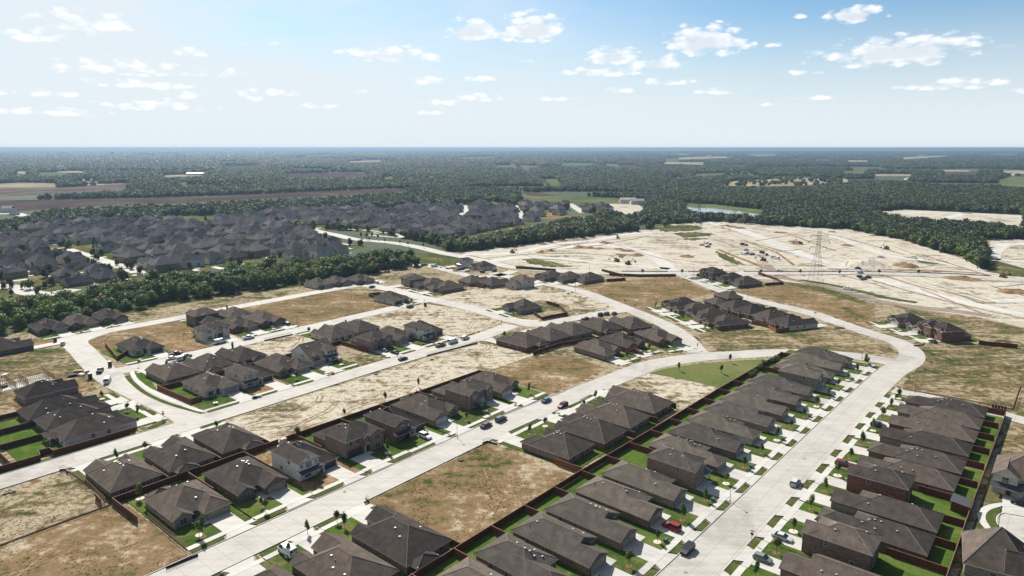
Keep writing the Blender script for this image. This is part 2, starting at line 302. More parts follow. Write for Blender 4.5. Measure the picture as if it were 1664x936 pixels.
M['leaf_far'] = leafmat('far_woodland_foliage', (0.050, 0.070, 0.025), (0.112, 0.132, 0.048))
M['leaf_young'] = leafmat('young_tree_leaves', (0.09, 0.15, 0.03), (0.19, 0.27, 0.055))
M['timber_pale'] = mat('weathered_timber_edge', (0.30, 0.20, 0.11), .85)
M['tuft'] = leafmat('dry_weed_tufts', (0.19, 0.15, 0.07), (0.30, 0.235, 0.13))
M['bark'] = mat('grey_brown_bark', (0.11, 0.08, 0.06), 0.95)
# ------------------------------------------------------------ mesh helpers
def link_mesh(name, me, parent=None, loc=(0, 0, 0), rz=0.0):
    o = bpy.data.objects.new(name, me); col.objects.link(o)
    o.location = loc; o.rotation_euler = (0, 0, rz)
    if parent: o.parent = parent; KIDS.setdefault(parent.name, []).append(o)
    return o
def tag(o, label=None, cat=None, group=None, kind=None):
    if label:
        o['label'] = label
        nw = len(label.split())
        if nw > 16 or nw < 4: print('LABELLEN', nw, label)
    if cat: o['category'] = cat
    if group: o['group'] = group
    if kind: o['kind'] = kind
    return o
def empty(name, loc=(0, 0, 0), rz=0.0):
    o = bpy.data.objects.new(name, None); col.objects.link(o); o.location = loc; o.rotation_euler = (0, 0, rz); o.empty_display_size = 0.5
    return o
KIDS = {}
class MB:
    """collects faces with material slots"""
    def __init__(s): s.v = []; s.f = []; s.m = []; s.mats = []
    def slot(s, m):
        if m not in s.mats: s.mats.append(m)
        return s.mats.index(m)
    def face(s, pts, m):
        i = len(s.v); s.v.extend([tuple(p) for p in pts]); s.f.append(tuple(range(i, i + len(pts)))); s.m.append(s.slot(m))
    def box(s, x0, y0, z0, x1, y1, z1, m, skip=''):
        a = [(x0, y0, z0), (x1, y0, z0), (x1, y1, z0), (x0, y1, z0), (x0, y0, z1), (x1, y0, z1), (x1, y1, z1), (x0, y1, z1)]
        for k, f in (('d', (3, 2, 1, 0)), ('u', (4, 5, 6, 7)), ('f', (0, 1, 5, 4)), ('r', (1, 2, 6, 5)), ('b', (2, 3, 7, 6)), ('l', (3, 0, 4, 7))):
            if k not in skip: s.face([a[i] for i in f], m)
    def obox(s, c, half, rz, m):
        cx, cy, cz = c; ca, sa = math.cos(rz), math.sin(rz); a = []
        for dz in (-1, 1):
            for dx, dy in ((-1, -1), (1, -1), (1, 1), (-1, 1)):
                x = dx * half[0]; y = dy * half[1]; a.append((cx + x * ca - y * sa, cy + x * sa + y * ca, cz + dz * half[2]))
        for f in ((3, 2, 1, 0), (4, 5, 6, 7), (0, 1, 5, 4), (1, 2, 6, 5), (2, 3, 7, 6), (3, 0, 4, 7)): s.face([a[i] for i in f], m)
    def cyl(s, p, q, r0, r1, m, n=8, caps=True):
        p = Vector(p); q = Vector(q); d = (q - p); d.normalize()
        up = Vector((0, 0, 1)) if abs(d.z) < 0.9 else Vector((1, 0, 0)); u = d.cross(up).normalized(); w = d.cross(u)
        A_ = [p + (u * math.cos(2 * math.pi * i / n) + w * math.sin(2 * math.pi * i / n)) * r0 for i in range(n)]
        B_ = [q + (u * math.cos(2 * math.pi * i / n) + w * math.sin(2 * math.pi * i / n)) * r1 for i in range(n)]
        for i in range(n): j = (i + 1) % n; s.face([A_[j], A_[i], B_[i], B_[j]], m)
        if caps: s.face(A_, m); s.face(B_[::-1], m)
    def mesh(s, name, smooth=False):
        me = bpy.data.meshes.new(name); me.from_pydata(s.v, [], s.f); me.update()
        for m in s.mats: me.materials.append(m)
        if s.f: me.polygons.foreach_set('material_index', s.m)
        if smooth: me.polygons.foreach_set('use_smooth', [True] * len(s.f))
        return me
    def build(s, name, parent=None, loc=(0, 0, 0), rz=0.0, smooth=False):
        return link_mesh(name, s.mesh(name, smooth), parent, loc, rz)
def copy_tree(o, parent=None):
    c = o.copy(); col.objects.link(c)
    if parent: c.parent = parent; KIDS.setdefault(parent.name, []).append(c)
    for ch in KIDS.get(o.name, []): copy_tree(ch, c)
    return c

# ------------------------------------------------------------ ground accumulators
ACC = {}
def poly(key, pts, z): ACC.setdefault(key, []).append(([tuple(p[:2]) for p in pts], z))
def pxpoly(key, pts, z): poly(key, [P(*p) for p in pts], z)
def catmull(pts, n=8):
    out = []
    for i in range(len(pts) - 1):
        p0 = Vector(pts[max(i - 1, 0)]); p1 = Vector(pts[i]); p2 = Vector(pts[i + 1]); p3 = Vector(pts[min(i + 2, len(pts) - 1)])
        for k in range(n):
            t = k / n
            out.append(0.5 * ((2 * p1) + (-p0 + p2) * t + (2 * p0 - 5 * p1 + 4 * p2 - p3) * t * t + (-p0 + 3 * p1 - 3 * p2 + p3) * t ** 3))
    out.append(Vector(pts[-1])); return out
def ribbon(key, pts, w, z, smooth=True, kerb=True):
    c = catmull(pts) if smooth else [Vector(p) for p in pts]
    Ls, Rs = [], []
    for i, p in enumerate(c):
        d = (c[min(i + 1, len(c) - 1)] - c[max(i - 1, 0)]).normalized(); n = Vector((-d.y, d.x))
        ww = w[0] + (w[1] - w[0]) * i / (len(c) - 1) if isinstance(w, tuple) else w
        Ls.append(p + n * ww / 2); Rs.append(p - n * ww / 2)
    ACC.setdefault(key, [])
    for i in range(len(c) - 1): poly(key, [Rs[i], Rs[i + 1], Ls[i + 1], Ls[i]], z)
    return Ls, Rs
def flush_ground():
    names = {}
    for key, polys in ACC.items():
        mname, oname = key
        bm = bmesh.new()
        for pts, z in polys:
            vs = [bm.verts.new((x, y, z)) for x, y in pts]
            try: f = bm.faces.new(vs)
            except ValueError: continue
            f.normal_update()
            if f.normal.z < 0: f.normal_flip()
        if any(len(f.verts) > 4 for f in bm.faces): bmesh.ops.triangulate(bm, faces=[f for f in bm.faces if len(f.verts) > 4])
        me = bpy.data.meshes.new(oname); bm.to_mesh(me); bm.free(); me.materials.append(M[mname])
        o = link_mesh(oname, me); o['kind'] = 'structure'

# ------------------------------------------------------------ houses
class Frame:
    def __init__(s, loc, rz): s.x, s.y = loc; s.r = rz; s.c = math.cos(rz); s.s = math.sin(rz)
    def __call__(s, x, y): return (s.x + x * s.c - y * s.s, s.y + x * s.s + y * s.c)
OV = 0.45
def roof_planes(bl):
    """returns (X0,X1,Y0,Y1,ze,zr,pitch)"""
    x0, x1, y0, y1 = bl['r']; e = bl.get('e', 2.75); p = bl.get('p', 0.5); ax = bl.get('ax', 'y')
    fe, re_ = bl.get('ends', 'hh'); ov0 = OV if fe == 'h' else 0.3; ov1 = OV if re_ == 'h' else 0.3
    if ax == 'y': X0, X1, Y0, Y1 = x0 - OV, x1 + OV, y0 - ov0, y1 + ov1; hw = (X1 - X0) / 2
    else: X0, X1, Y0, Y1 = x0 - ov0, x1 + ov1, y0 - OV, y1 + OV; hw = (Y1 - Y0) / 2
    ze = e - p * OV; return X0, X1, Y0, Y1, ze, ze + p * hw, p, hw
def roof_h(blocks, x, y):
    best = None
    for bl in blocks:
        if bl.get('noroof'): continue
        X0, X1, Y0, Y1, ze, zr, p, hw = roof_planes(bl); ax = bl.get('ax', 'y'); ends = bl.get('ends', 'hh')
        if X0 <= x <= X1 and Y0 <= y <= Y1:
            if ax == 'y': d = [x - X0, X1 - x] + ([y - Y0] if ends[0] == 'h' else []) + ([Y1 - y] if ends[1] == 'h' else [])
            else: d = [y - Y0, Y1 - y] + ([x - X0] if ends[0] == 'h' else []) + ([X1 - x] if ends[1] == 'h' else [])
            z = ze + p * min(d)
            best = z if best is None else max(best, z)
    return best
def add_block(bl, i, W_, Rf, Tr, wm, rm, tm, RC=None):
    k = 0.035 * i
    x0, x1, y0, y1 = bl['r']; x0 += k; x1 -= k; y0 += k; y1 -= k
    e = bl.get('e', 2.75) - 0.02 * i; b2 = dict(bl); b2['r'] = (x0, x1, y0, y1); b2['e'] = e
    z0 = bl.get('z0', -0.3)
    if not bl.get('nowall'): W_.box(x0, y0, z0, x1, y1, e, wm, 'd')
    if bl.get('noroof'): return
    X0, X1, Y0, Y1, ze, zr, p, hw = roof_planes(b2); ax = bl.get('ax', 'y'); ends = bl.get('ends', 'hh')
    if bl.get('shed'):      # single slope falling to the front
        zt = ze + p * (Y1 - Y0); mm = bl.get('mat', rm)
        Rf.face([(X0, Y0, ze), (X1, Y0, ze), (X1, Y1, zt), (X0, Y1, zt)], mm)
        Tr.face([(X0, Y0, ze - .12), (X1, Y0, ze - .12), (X1, Y0, ze), (X0, Y0, ze)], tm)
        Tr.face([(X0, Y0, ze - .12), (X0, Y0, ze), (X0, Y1, zt), (X0, Y1, ze - .12)], tm); Tr.face([(X1, Y0, ze), (X1, Y0, ze - .12), (X1, Y1, ze - .12), (X1, Y1, zt)], tm)
        Tr.face([(X0, Y1, ze - .12), (X1, Y1, ze - .12), (X1, Y0, ze - .12), (X0, Y0, ze - .12)], tm)
        return
    if ax == 'y':
        xm = (X0 + X1) / 2; ya = Y0 + (hw if ends[0] == 'h' else 0); yb = Y1 - (hw if ends[1] == 'h' else 0)
        if ya > yb: ya = yb = (ya + yb) / 2
        a, b, c, d = (X0, Y0, ze), (X1, Y0, ze), (X1, Y1, ze), (X0, Y1, ze); r0, r1 = (xm, ya, zr), (xm, yb, zr)
        Rf.face([a, r0, r1, d], rm); Rf.face([b, c, r1, r0], rm)
        for hip, tri, wy in ((ends[0], (a, b, r0), y0), (ends[1], (c, d, r1), y1)):
            if hip == 'h': Rf.face(tri, rm)
            else:
                wz = zr - p * OV * 0 - 0.06
                t = [(x0, wy, e), (x1, wy, e), (xm, wy, e + p * (x1 - x0) / 2)]
                W_.face(t if wy == y0 else t[::-1], wm)
                A1, B1, C1 = tri
                for q in ((A1, C1), (C1, B1)):
                    Tr.face([q[0], q[1], (q[1][0], q[1][1], q[1][2] - .2), (q[0][0], q[0][1], q[0][2] - .2)], tm)
                yo = wy
                # underside of the rake overhang
                for q in ((A1, C1), (C1, B1)):
                    Tr.face([(q[0][0], q[0][1], q[0][2] - .2), (q[1][0], q[1][1], q[1][2] - .2), (q[1][0], yo, q[1][2] - .2), (q[0][0], yo, q[0][2] - .2)], tm)
    else:
        ym = (Y0 + Y1) / 2; xa = X0 + (hw if ends[0] == 'h' else 0); xb = X1 - (hw if ends[1] == 'h' else 0)
        if xa > xb: xa = xb = (xa + xb) / 2
        a, b, c, d = (X0, Y0, ze), (X1, Y0, ze), (X1, Y1, ze), (X0, Y1, ze); r0, r1 = (xa, ym, zr), (xb, ym, zr)
        Rf.face([a, b, r1, r0], rm); Rf.face([c, d, r0, r1], rm)
        for hip, tri, wx in ((ends[0], (d, a, r0), x0), (ends[1], (b, c, r1), x1)):
            if hip == 'h': Rf.face(tri, rm)
            else:
                t = [(wx, y1, e), (wx, y0, e), (wx, ym, e + p * (y1 - y0) / 2)]
                W_.face(t if wx == x0 else t[::-1], wm)
                A1, B1, C1 = tri
                for q in ((A1, C1), (C1, B1)):
                    Tr.face([q[0], q[1], (q[1][0], q[1][1], q[1][2] - .2), (q[0][0], q[0][1], q[0][2] - .2)], tm)
                    Tr.face([(q[0][0], q[0][1], q[0][2] - .2), (q[1][0], q[1][1], q[1][2] - .2), (wx, q[1][1], q[1][2] - .2), (wx, q[0][1], q[0][2] - .2)], tm)
    if RC is not None:
        r0v, r1v = Vector(r0), Vector(r1); segs = [(r0v, r1v)]
        if ax == 'y':
            if ends[0] == 'h': segs += [(Vector(a), r0v), (Vector(b), r0v)]
            if ends[1] == 'h': segs += [(Vector(c), r1v), (Vector(d), r1v)]
        else:
            if ends[0] == 'h': segs += [(Vector(a), r0v), (Vector(d), r0v)]
            if ends[1] == 'h': segs += [(Vector(b), r1v), (Vector(c), r1v)]
        for p_, q_ in segs:
            if (q_ - p_).length > .3: RC.cyl(tuple(p_), tuple(q_), .075, .075, M['ridge'], 4, False)
    # fascia band and soffit
    zb = ze - 0.2
    gab = {'f': ax == 'y' and ends[0] == 'g', 'b': ax == 'y' and ends[1] == 'g', 'l': ax == 'x' and ends[0] == 'g', 'r': ax == 'x' and ends[1] == 'g'}
    for kk, p0, p1 in (('f', a, b), ('r', b, c), ('b', c, d), ('l', d, a)):
        if not gab[kk]: Tr.face([(p0[0], p0[1], zb), (p1[0], p1[1], zb), p1, p0], tm)
    Tr.face([(d[0], d[1], zb), (c[0], c[1], zb), (b[0], b[1], zb), (a[0], a[1], zb)], tm)

def mirror_blocks(bls, W):
    out = []
    for b in bls:
        c = dict(b); x0, x1, y0, y1 = b['r']; c['r'] = (W - x1, W - x0, y0, y1)
        if c.get('ax', 'y') == 'x': c['ends'] = c.get('ends', 'hh')[::-1]
        out.append(c)
    return out
_unit = {}
def window_mesh(w, h, fm):
    k = ('w', round(w, 2), round(h, 2), fm.name)
    if k not in _unit:
        b = MB(); t = 0.09; d = 0.07
        b.box(-w / 2 - t, -d, -h / 2 - t, w / 2 + t, 0.02, -h / 2, fm); b.box(-w / 2 - t, -d, h / 2, w / 2 + t, 0.02, h / 2 + t, fm)
        b.box(-w / 2 - t, -d, -h / 2, -w / 2, 0.02, h / 2, fm); b.box(w / 2, -d, -h / 2, w / 2 + t, 0.02, h / 2, fm)
        b.box(-w / 2, -d * .8, -0.03, w / 2, 0.0, 0.03, fm)
        if w > 1.3: b.box(-0.04, -d * .8, -h / 2, 0.04, 0.0, h / 2, fm)
        p = MB(); p.box(-w / 2, -0.03, -h / 2, w / 2, 0.01, h / 2, M['glass'])
        _unit[k] = (b.mesh('window'), p.mesh('pane'))
    return _unit[k]
def add_window(par, x, y, z, ang, w, h, fm, pane=True):
    a, b = window_mesh(w, h, fm); o = link_mesh('window', a, par, (x, y, z), ang)
    pn = link_mesh('pane', b, o)
def panel_door(par, name, x, y, ang, w, h, m, rows=4):
    k = ('d', name, w, h, m.name)
    if k not in _unit:
        b = MB(); b.box(-w / 2, -0.06, 0, w / 2, 0.02, h, m)
        for r in range(rows):
            z0 = h * r / rows + 0.05
            n = max(1, int(w / 0.75))
            for i in range(n): xx = -w / 2 + w * i / n + 0.06; b.box(xx, -0.085, z0, xx + w / n - 0.12, -0.055, z0 + h / rows - 0.1, m)
        if name == 'garage_door' and w > 4:
            for i in range(4): xx = -w / 2 + w * (i + 0.2) / 4; b.box(xx, -0.095, h * 0.80, xx + w / 4 * 0.6, -0.08, h * 0.93, M['glass'])
        _unit[k] = b.mesh(name)
    return link_mesh(name, _unit[k], par, (x, y, 0.0), ang)
def vent_mesh(kind):
    if kind not in _unit:
        b = MB()
        if kind == 'box_vent':
            b.box(-0.15, -0.15, 0.0, 0.15, 0.15, 0.10, M['vent']); b.box(-0.21, -0.21, 0.10, 0.21, 0.21, 0.20, M['vent'])
        else: b.cyl((0, 0, -0.3), (0, 0, 0.55), 0.07, 0.07, M['pipe'], 6); b.cyl((0, 0, 0.5), (0, 0, 0.58), 0.12, 0.12, M['pipe'], 6)
        _unit[kind] = b.mesh('roof_vent')
    return _unit[kind]

def kind_spec(kind, W, D, v):
    """returns blocks, features in an unmirrored house: front faces -y, garage at low x"""
    g = {}; bl = []; win = []; doors = []; extra = []
    if kind == 'narrow':
        gw = 6.7; rec = 5.2 if v % 2 else 7.0
        bl = [dict(r=(0, W, rec, D), e=2.75, ends='hh' if v % 3 else 'gh'), dict(r=(0, gw, 0, rec + 6), e=2.75, ends='gg' if v % 4 != 2 else 'hg')]
        g = (0.85, 5.85); doors = [(8.0, rec, 0)]
        win = [(9.2, rec, 1.5, 0, .8, 1.4), (2.6, D, 1.5, 2, 1.5, 1.3), (6.6, D, 1.5, 2, 1.5, 1.3)] + [(0, yy, 1.6, 3, .8, 1.2) for yy in (9.0, 12.5, 17.0)] + [(W, yy, 1.6, 1, .8, 1.2) for yy in (rec + 3.5, 15.0)]
        drop = [(0, 9.0)]
    elif kind == 'narrow2':
        bl = [dict(r=(0, W, 2.2, D), e=5.5, ends='hh', p=0.45), dict(r=(0, 5.6, 0.4, 7), e=5.5, ends='gg', p=0.5), dict(r=(5.5, W - .2, 0.0, 2.6), e=2.7, ends='hh', p=0.3, shed=1, nowall=1, mat=M['metal_roof'])]
        g = (0.5, 5.1); doors = [(6.6, 2.2, 0)]
        win = [(2.8, .4, 4.2, 0, 1.6, 1.3), (7.0, 2.2, 4.2, 0, 1.0, 1.3), (0, 5.5, 4.2, 3, .9, 1.1), (0, 11, 1.5, 3, .9, 1.1), (W, 5, 4.2, 1, .9, 1.1), (W, 10, 4.2, 1, .9, 1.1), (2.5, D, 4.2, 2, 1.4, 1.3), (6, D, 4.2, 2, 1.2, 1.3), (4.5, D, 1.4, 2, 2.0, 1.9)]
        extra = [('col', 5.9, 0.2), ('col', W - .5, 0.2)]
    elif kind == 'hip':
        ey0 = 1.4 + (v % 3) * 0.5
        bl = [dict(r=(0, W, 3.4, D), e=2.8, ends='hh', p=0.56), dict(r=(0, 6.4, 0, 9.5), e=2.8, ends='gg' if v % 3 != 1 else 'hg', p=0.56),
              dict(r=(W - 4.4, W, ey0, 8.5), e=2.8, ends='gg', p=0.62)]
        g = (0.7, 5.7); doors = [(W - 5.3, 3.4, 0)]
        win = [(W - 2.2, ey0, 1.5, 0, 1.7, 1.5), (2.5, D, 1.5, 2, 1.6, 1.3), (W - 3, D, 1.5, 2, 1.6, 1.3), (W / 2 + .3, D, 1.2, 2, 1.8, 2.0)] + [(0, yy, 1.6, 3, .8, 1.2) for yy in (8.5, 13.0)] + [(W, yy, 1.6, 1, .8, 1.2) for yy in (7.5, 12.0, 16.0) if yy < D - 1]
        if v % 2: bl.append(dict(r=(W * .45, W - 1.0, D - .6, D + 2.4), e=2.55, ends='hh', p=0.4, ax='y', nowall=1)); extra = [('col', W * .45 + .1, D + 2.3), ('col', W - 1.1, D + 2.3)]
    elif kind == 'white2':      # two-storey gable half, single-storey garage half under a long slope
        bl = [dict(r=(W - 6.2, W, 0, D - 3), e=5.6, ends='gh', p=0.5), dict(r=(0.1, W - 5.8, 0.8, D), e=2.85, ends='hg', p=0.62, ax='x'),
              dict(r=(W - 6.0, W - .1, -1.3, 0.3), e=2.7, ends='gg', p=0.4, shed=1, nowall=1, mat=M['metal_roof']), dict(r=(W - 7.6, W - 5.3, -0.6, 2.5), e=2.9, ends='gg', p=0.6)]
        g = (0.6, 5.2); doors = [(W - 6.45, -0.6, 0)]
        win = [(W - 3, 0, 4.3, 0, 1.7, 1.4), (W - 5.4, 0, 4.3, 0, .6, .9), (W - .8, 0, 4.3, 0, .6, .9), (W - 3, 0, 6.2, 0, .5, .7), (W - 2.6, 0, 1.5, 0, 1.9, 1.5), (W, 5, 4.4, 1, .9, 1.2), (W, 9, 1.5, 1, .8, 1.1), (W - 3, D - 3, 4.2, 2, 1.5, 1.3), (3, D, 1.5, 2, 1.7, 1.3)]
    elif kind == 'tan2':        # big two-storey block with gabled projection, single-storey rear
        bl = [dict(r=(0, W, 1.6, min(D - 5, 12.0)), e=5.6, ends='hh', p=0.5, ax='x'), dict(r=(W - 5.2, W - .2, 0, 7), e=5.6, ends='gg', p=0.55), dict(r=(0.2, 3.4, 0.5, 5), e=5.3, ends='gg', p=0.6) if v % 2 else dict(r=(6.0, W - 5.0, 0.6, 3), e=5.2, ends='gg', p=0.55),
              dict(r=(1.0, W - 1, 9, D), e=2.8, ends='hh', p=0.45)]
        g = (0.7, 5.6); doors = [((5.9 + W - 5.0) / 2 + .2, 0.6 if not v % 2 else 1.6, 0)]
        win = [(W - 2.7, 0, 4.2, 0, 1.9, 1.4), (W - 2.7, 0, 1.5, 0, 1.9, 1.5), (4.4, 1.6, 4.2, 0, 1.5, 1.3), (1.7, .5 if v % 2 else 1.6, 4.2, 0, 1.2, 1.3), (0, 5.5, 4.2, 3, 1.0, 1.2), (W, 5.5, 4.2, 1, 1.0, 1.2), (W, 9, 1.5, 1, 1.0, 1.2), (4, D, 1.5, 2, 1.7, 1.4)]
    elif kind == 'dormer':      # white, steep garage slope with dormer and 2-storey right half
        bl = [dict(r=(0, W, 3.2, D - 1), e=4.6, ends='gg', p=0.62, ax='x'), dict(r=(W - 6.0, W + .0, 1.6, 9), e=5.6, ends='hh', p=0.5, ax='x'), dict(r=(0.0, 6.2, 0.2, 4), e=2.9, p=0.62, shed=1), dict(r=(2.0, 4.2, 1.6, 5.0), e=4.9, ends='gg', p=0.6, z0=3.2), dict(r=(W - 6.6, W - .1, 0.2, 2.0), e=2.8, shed=1, nowall=1, p=0.4, mat=M['metal_roof'])]
        g = (0.7, 5.7); doors = [(W - 5.2, 1.6, 0)]
        win = [(3.1, 1.6, 4.3, 0, .9, 1.0), (W - 4.6, 1.6, 4.3, 0, .8, 1.3), (W - 3, 1.6, 4.3, 0, 1.4, 1.3), (W - 1.2, 1.6, 4.3, 0, .8, 1.3), (W - 2.2, 1.6, 1.5, 0, 1.6, 1.5), (0, 7, 4.0, 3, 1.0, 1.2), (0, 10, 1.5, 3, 1.0, 1.2)]
    elif kind == 'manor':       # large house by the cul-de-sac: steep cross gables
        E5 = 5.4 if v == 0 else 3.4
        bl = [dict(r=(0, W, 3.0, D), e=E5, ends='hh', p=0.7 if v == 0 else .95, ax='y'), dict(r=(0, 5.4, 0.6, 8), e=E5 + .2, ends='gg', p=0.75 if v == 0 else 1.3), dict(r=(5.3, W - .1, 0.0, 7.5), e=2.9, ends='hg', p=0.6), dict(r=(0, 6.2, -1.2, 0.7), e=2.8, shed=1, nowall=1, p=.35, mat=M['metal_roof'])]
        g = (7.0, 12.2); doors = [(3.7, .6, 0)]
        win = [(2.7, .6, 4.2 if v == 0 else 3.6, 0, 1.4, 1.4)] + ([(8, 3.0, 4.4, 0, 1.0, .8)] if v == 0 else []) + [ (0, 10, 1.5, 3, 1.1, 1.3), (W, 8, 1.6, 1, 1.1, 1.3), (4, D, 1.6, 2, 1.5, 1.4)] + ([(0, 6, 4.2, 3, 1.1, 1.3), (W, 8, 4.2, 1, 1.1, 1.3)] if v == 0 else [])
    return bl, g, doors, win, extra

_house = {}
HOUSE_N = [0]
def house(hd, label, kind, wm, face, ca, cb, rot=0.0, W=12.5, D=19.0, v=0, mir=False, gm='door_beige', rm='roof_brown', tm='trim', group='houses of the new subdivision', vents=4, name=None, open_garage=False):
    """hd: short descriptor used by the things around it"""
    th = {'+b': 50, '-b': 230, '+a': 140, '-a': -40}[face] - rot
    rz = R(th); cx, cy = A(ca, cb)
    fx = Frame((0, 0), rz); ox, oy = fx(W / 2, D / 2); loc = (cx - ox, cy - oy)
    name = name or {'narrow': 'narrow_brick_house', 'narrow2': 'two_storey_narrow_house', 'hip': 'one_storey_brick_house', 'white2': 'two_storey_gabled_house', 'tan2': 'two_storey_brick_house', 'dormer': 'dormer_house', 'manor': 'large_gabled_house'}[kind]
    key = (kind, wm, round(W, 1), round(D, 1), v, mir, gm, rm, tm, vents)
    if key in _house:
        t = copy_tree(_house[key]); t.location = (*loc, 0); t.rotation_euler = (0, 0, rz)
        for k_ in ('label', 'group'):
            if k_ in t: del t[k_]
    else:
        t = empty(name, (*loc, 0), rz); _house[key] = t
        bl, g, doors, win, extra = kind_spec(kind, W, D, v)
        if mir:
            bl = mirror_blocks(bl, W); g = (W - g[1], W - g[0]); doors = [(W - x, y, s) for x, y, s in doors]
            win = [(W - x, y, z, {0: 0, 2: 2, 1: 3, 3: 1}[s], w, h) for x, y, z, s, w, h in win]; extra = [(k, W - x, y) for k, x, y in extra]
        Wb, Rb, Tb, RCb = MB(), MB(), MB(), MB()
        for i, b in enumerate(bl): add_block(b, i, Wb, Rb, Tb, M[wm], M[rm], M[tm], RCb)
        Wb.build('wall', t); Rb.build('roof', t); Tb.build('eave_trim', t); RCb.build('ridge_cap', t)
        ang = {0: 0, 2: math.pi, 1: math.pi / 2, 3: -math.pi / 2}
        off = {0: (0, -.02), 2: (0, .02), 1: (.02, 0), 3: (-.02, 0)}
        gx = (g[0] + g[1]) / 2
        gy = 0.8 if kind == 'white2' else (0.4 if kind == 'narrow2' else (1.6 if kind == 'tan2' else (0.2 if kind == 'dormer' else 0.0)))
        k0 = 0.035 * 1
        panel_door(t, 'garage_door', gx, gy - 0.0 + k0, 0, g[1] - g[0], 2.25, M[gm])
        for x, y, s in doors: panel_door(t, 'front_door', x, y + 0.03, 0, 1.05, 2.15, M['door_front'], 3)
        if kind in ('white2', 'tan2'):
            b = MB(); dx, dy, _ = doors[0]
            for q in range(7):
                a0 = math.pi * q / 7; a1 = math.pi * (q + 1) / 7
                b.face([(dx + math.cos(a0) * .75, dy - .12, 2.1 + math.sin(a0) * .75), (dx + math.cos(a0) * 1.1, dy - .12, 2.1 + math.sin(a0) * 1.1), (dx + math.cos(a1) * 1.1, dy - .12, 2.1 + math.sin(a1) * 1.1), (dx + math.cos(a1) * .75, dy - .12, 2.1 + math.sin(a1) * .75)][::-1], M['stone_pale'])
            b.box(dx - 1.1, dy - .12, 0, dx - .75, dy + .05, 2.1, M['stone_pale']); b.box(dx + .75, dy - .12, 0, dx + 1.1, dy + .05, 2.1, M['stone_pale'])
            b.build('entry_arch', t)
        for x, y, z, s, w, h in win: add_window(t, x + off[s][0], y + off[s][1], z, ang[s], w, h, M['frame'])
        for k_, x, y in extra:
            b = MB(); b.box(x - .13, y - .13, 0, x + .13, y + .13, 2.5, M['column']); b.build('porch_column', t)
        r2 = random.Random(hash(kind) % 7 + v * 3 + int(W * 10) + 1)
        r2 = random.Random(len(kind) * 31 + v * 3 + int(W * 10))
        n = 0; tries = 0
        while n < vents and tries < 60:
            tries += 1
            x = r2.uniform(W * .15, W * .85); y = r2.uniform(D * .3, D * .85); z = roof_h(bl, x, y)
            if z is None: continue
            link_mesh('roof_vent', vent_mesh('box_vent' if n % 3 != 2 else 'pipe_vent'), t, (x, y, z - 0.05), r2.uniform(0, 1) * 0); n += 1
        if v % 2 == 0 and kind in ('narrow', 'hip') :
            for q in range(3):
                x = W * .5 + .8; y = D * .45 + q * 1.3; z = roof_h(bl, x, y)
                if z: link_mesh('roof_vent', vent_mesh('box_vent'), t, (x, y, z - 0.05))
    tag(t, label, 'house', group)
    bl, g, doors, win, extra = kind_spec(kind, W, D, v)
    if mir: g = (W - g[1], W - g[0]); doors = [(W - x, y, s) for x, y, s in doors]
    fr = Frame(loc, rz)
    return dict(t=t, fr=fr, W=W, D=D, g=g, door=doors[0], hd=hd)
# ------------------------------------------------------------ lots, fences, small things
ZL, ZD, ZS = 0.20, 0.24, 0.27
def lot(h, S, l0, l1, rear, front='lawn', yard='lawn', walk=True, drive='drive', dext=0.0):
    """l0,l1: how far the lot reaches past the house's two sides; S: house front to kerb"""
    fr, W, D, g = h['fr'], h['W'], h['D'], h['g']
    a, b = -l0, W + l1
    q = lambda key, pts, z: poly(key, [fr(*p) for p in pts], z)
    if front == 'lawn' and len(ALLH) % 3 != 1: front = 'lawn_dull'
    if front: q((front, 'front_lawn' if front.startswith('lawn') else 'bare_soil'), [(a, -(S - 3.7)), (b, -(S - 3.7)), (b, D * .5), (a, D * .5)], ZL)
    if yard: q((yard, 'back_lawn' if yard == 'lawn' else 'bare_yard_soil'), [(a, D * .5), (b, D * .5), (b, rear), (a, rear)], ZL)
    g0, g1 = g[0] - .35, g[1] + .35
    if drive:
        q((drive, 'driveway'), [(g0, 0.6), (g0, -(S - 2.0)), (g0 - .9, -(S - .05)), (g1 + .9, -(S - .05)), (g1, -(S - 2.0)), (g1, 0.6)], ZD)
        dx = h['door'][0]; dy = h['door'][1]; lo, hi = (g1, dx + .6) if dx > g1 else (dx - .6, g0)
        q((drive, 'driveway'), [(lo, -1.5), (hi, -1.5), (hi, dy), (lo, dy)], ZD + .006)
    if walk:
        q(('walk', 'sidewalk'), [(a, -(S - 2.1)), (b, -(S - 2.1)), (b, -(S - 3.7)), (a, -(S - 3.7))], ZS)
        q(('verge', 'grass_verge'), [(a + .2, -(S - .25)), (g0 - 1.3, -(S - .25)), (g0 - .5, -(S - 2.1)), (a + .2, -(S - 2.1))], ZL + .01)
        q(('verge', 'grass_verge'), [(g1 + 1.3, -(S - .25)), (b - .2, -(S - .25)), (b - .2, -(S - 2.1)), (g1 + .5, -(S - 2.1))], ZL + .01)
FENCE_N = [0]
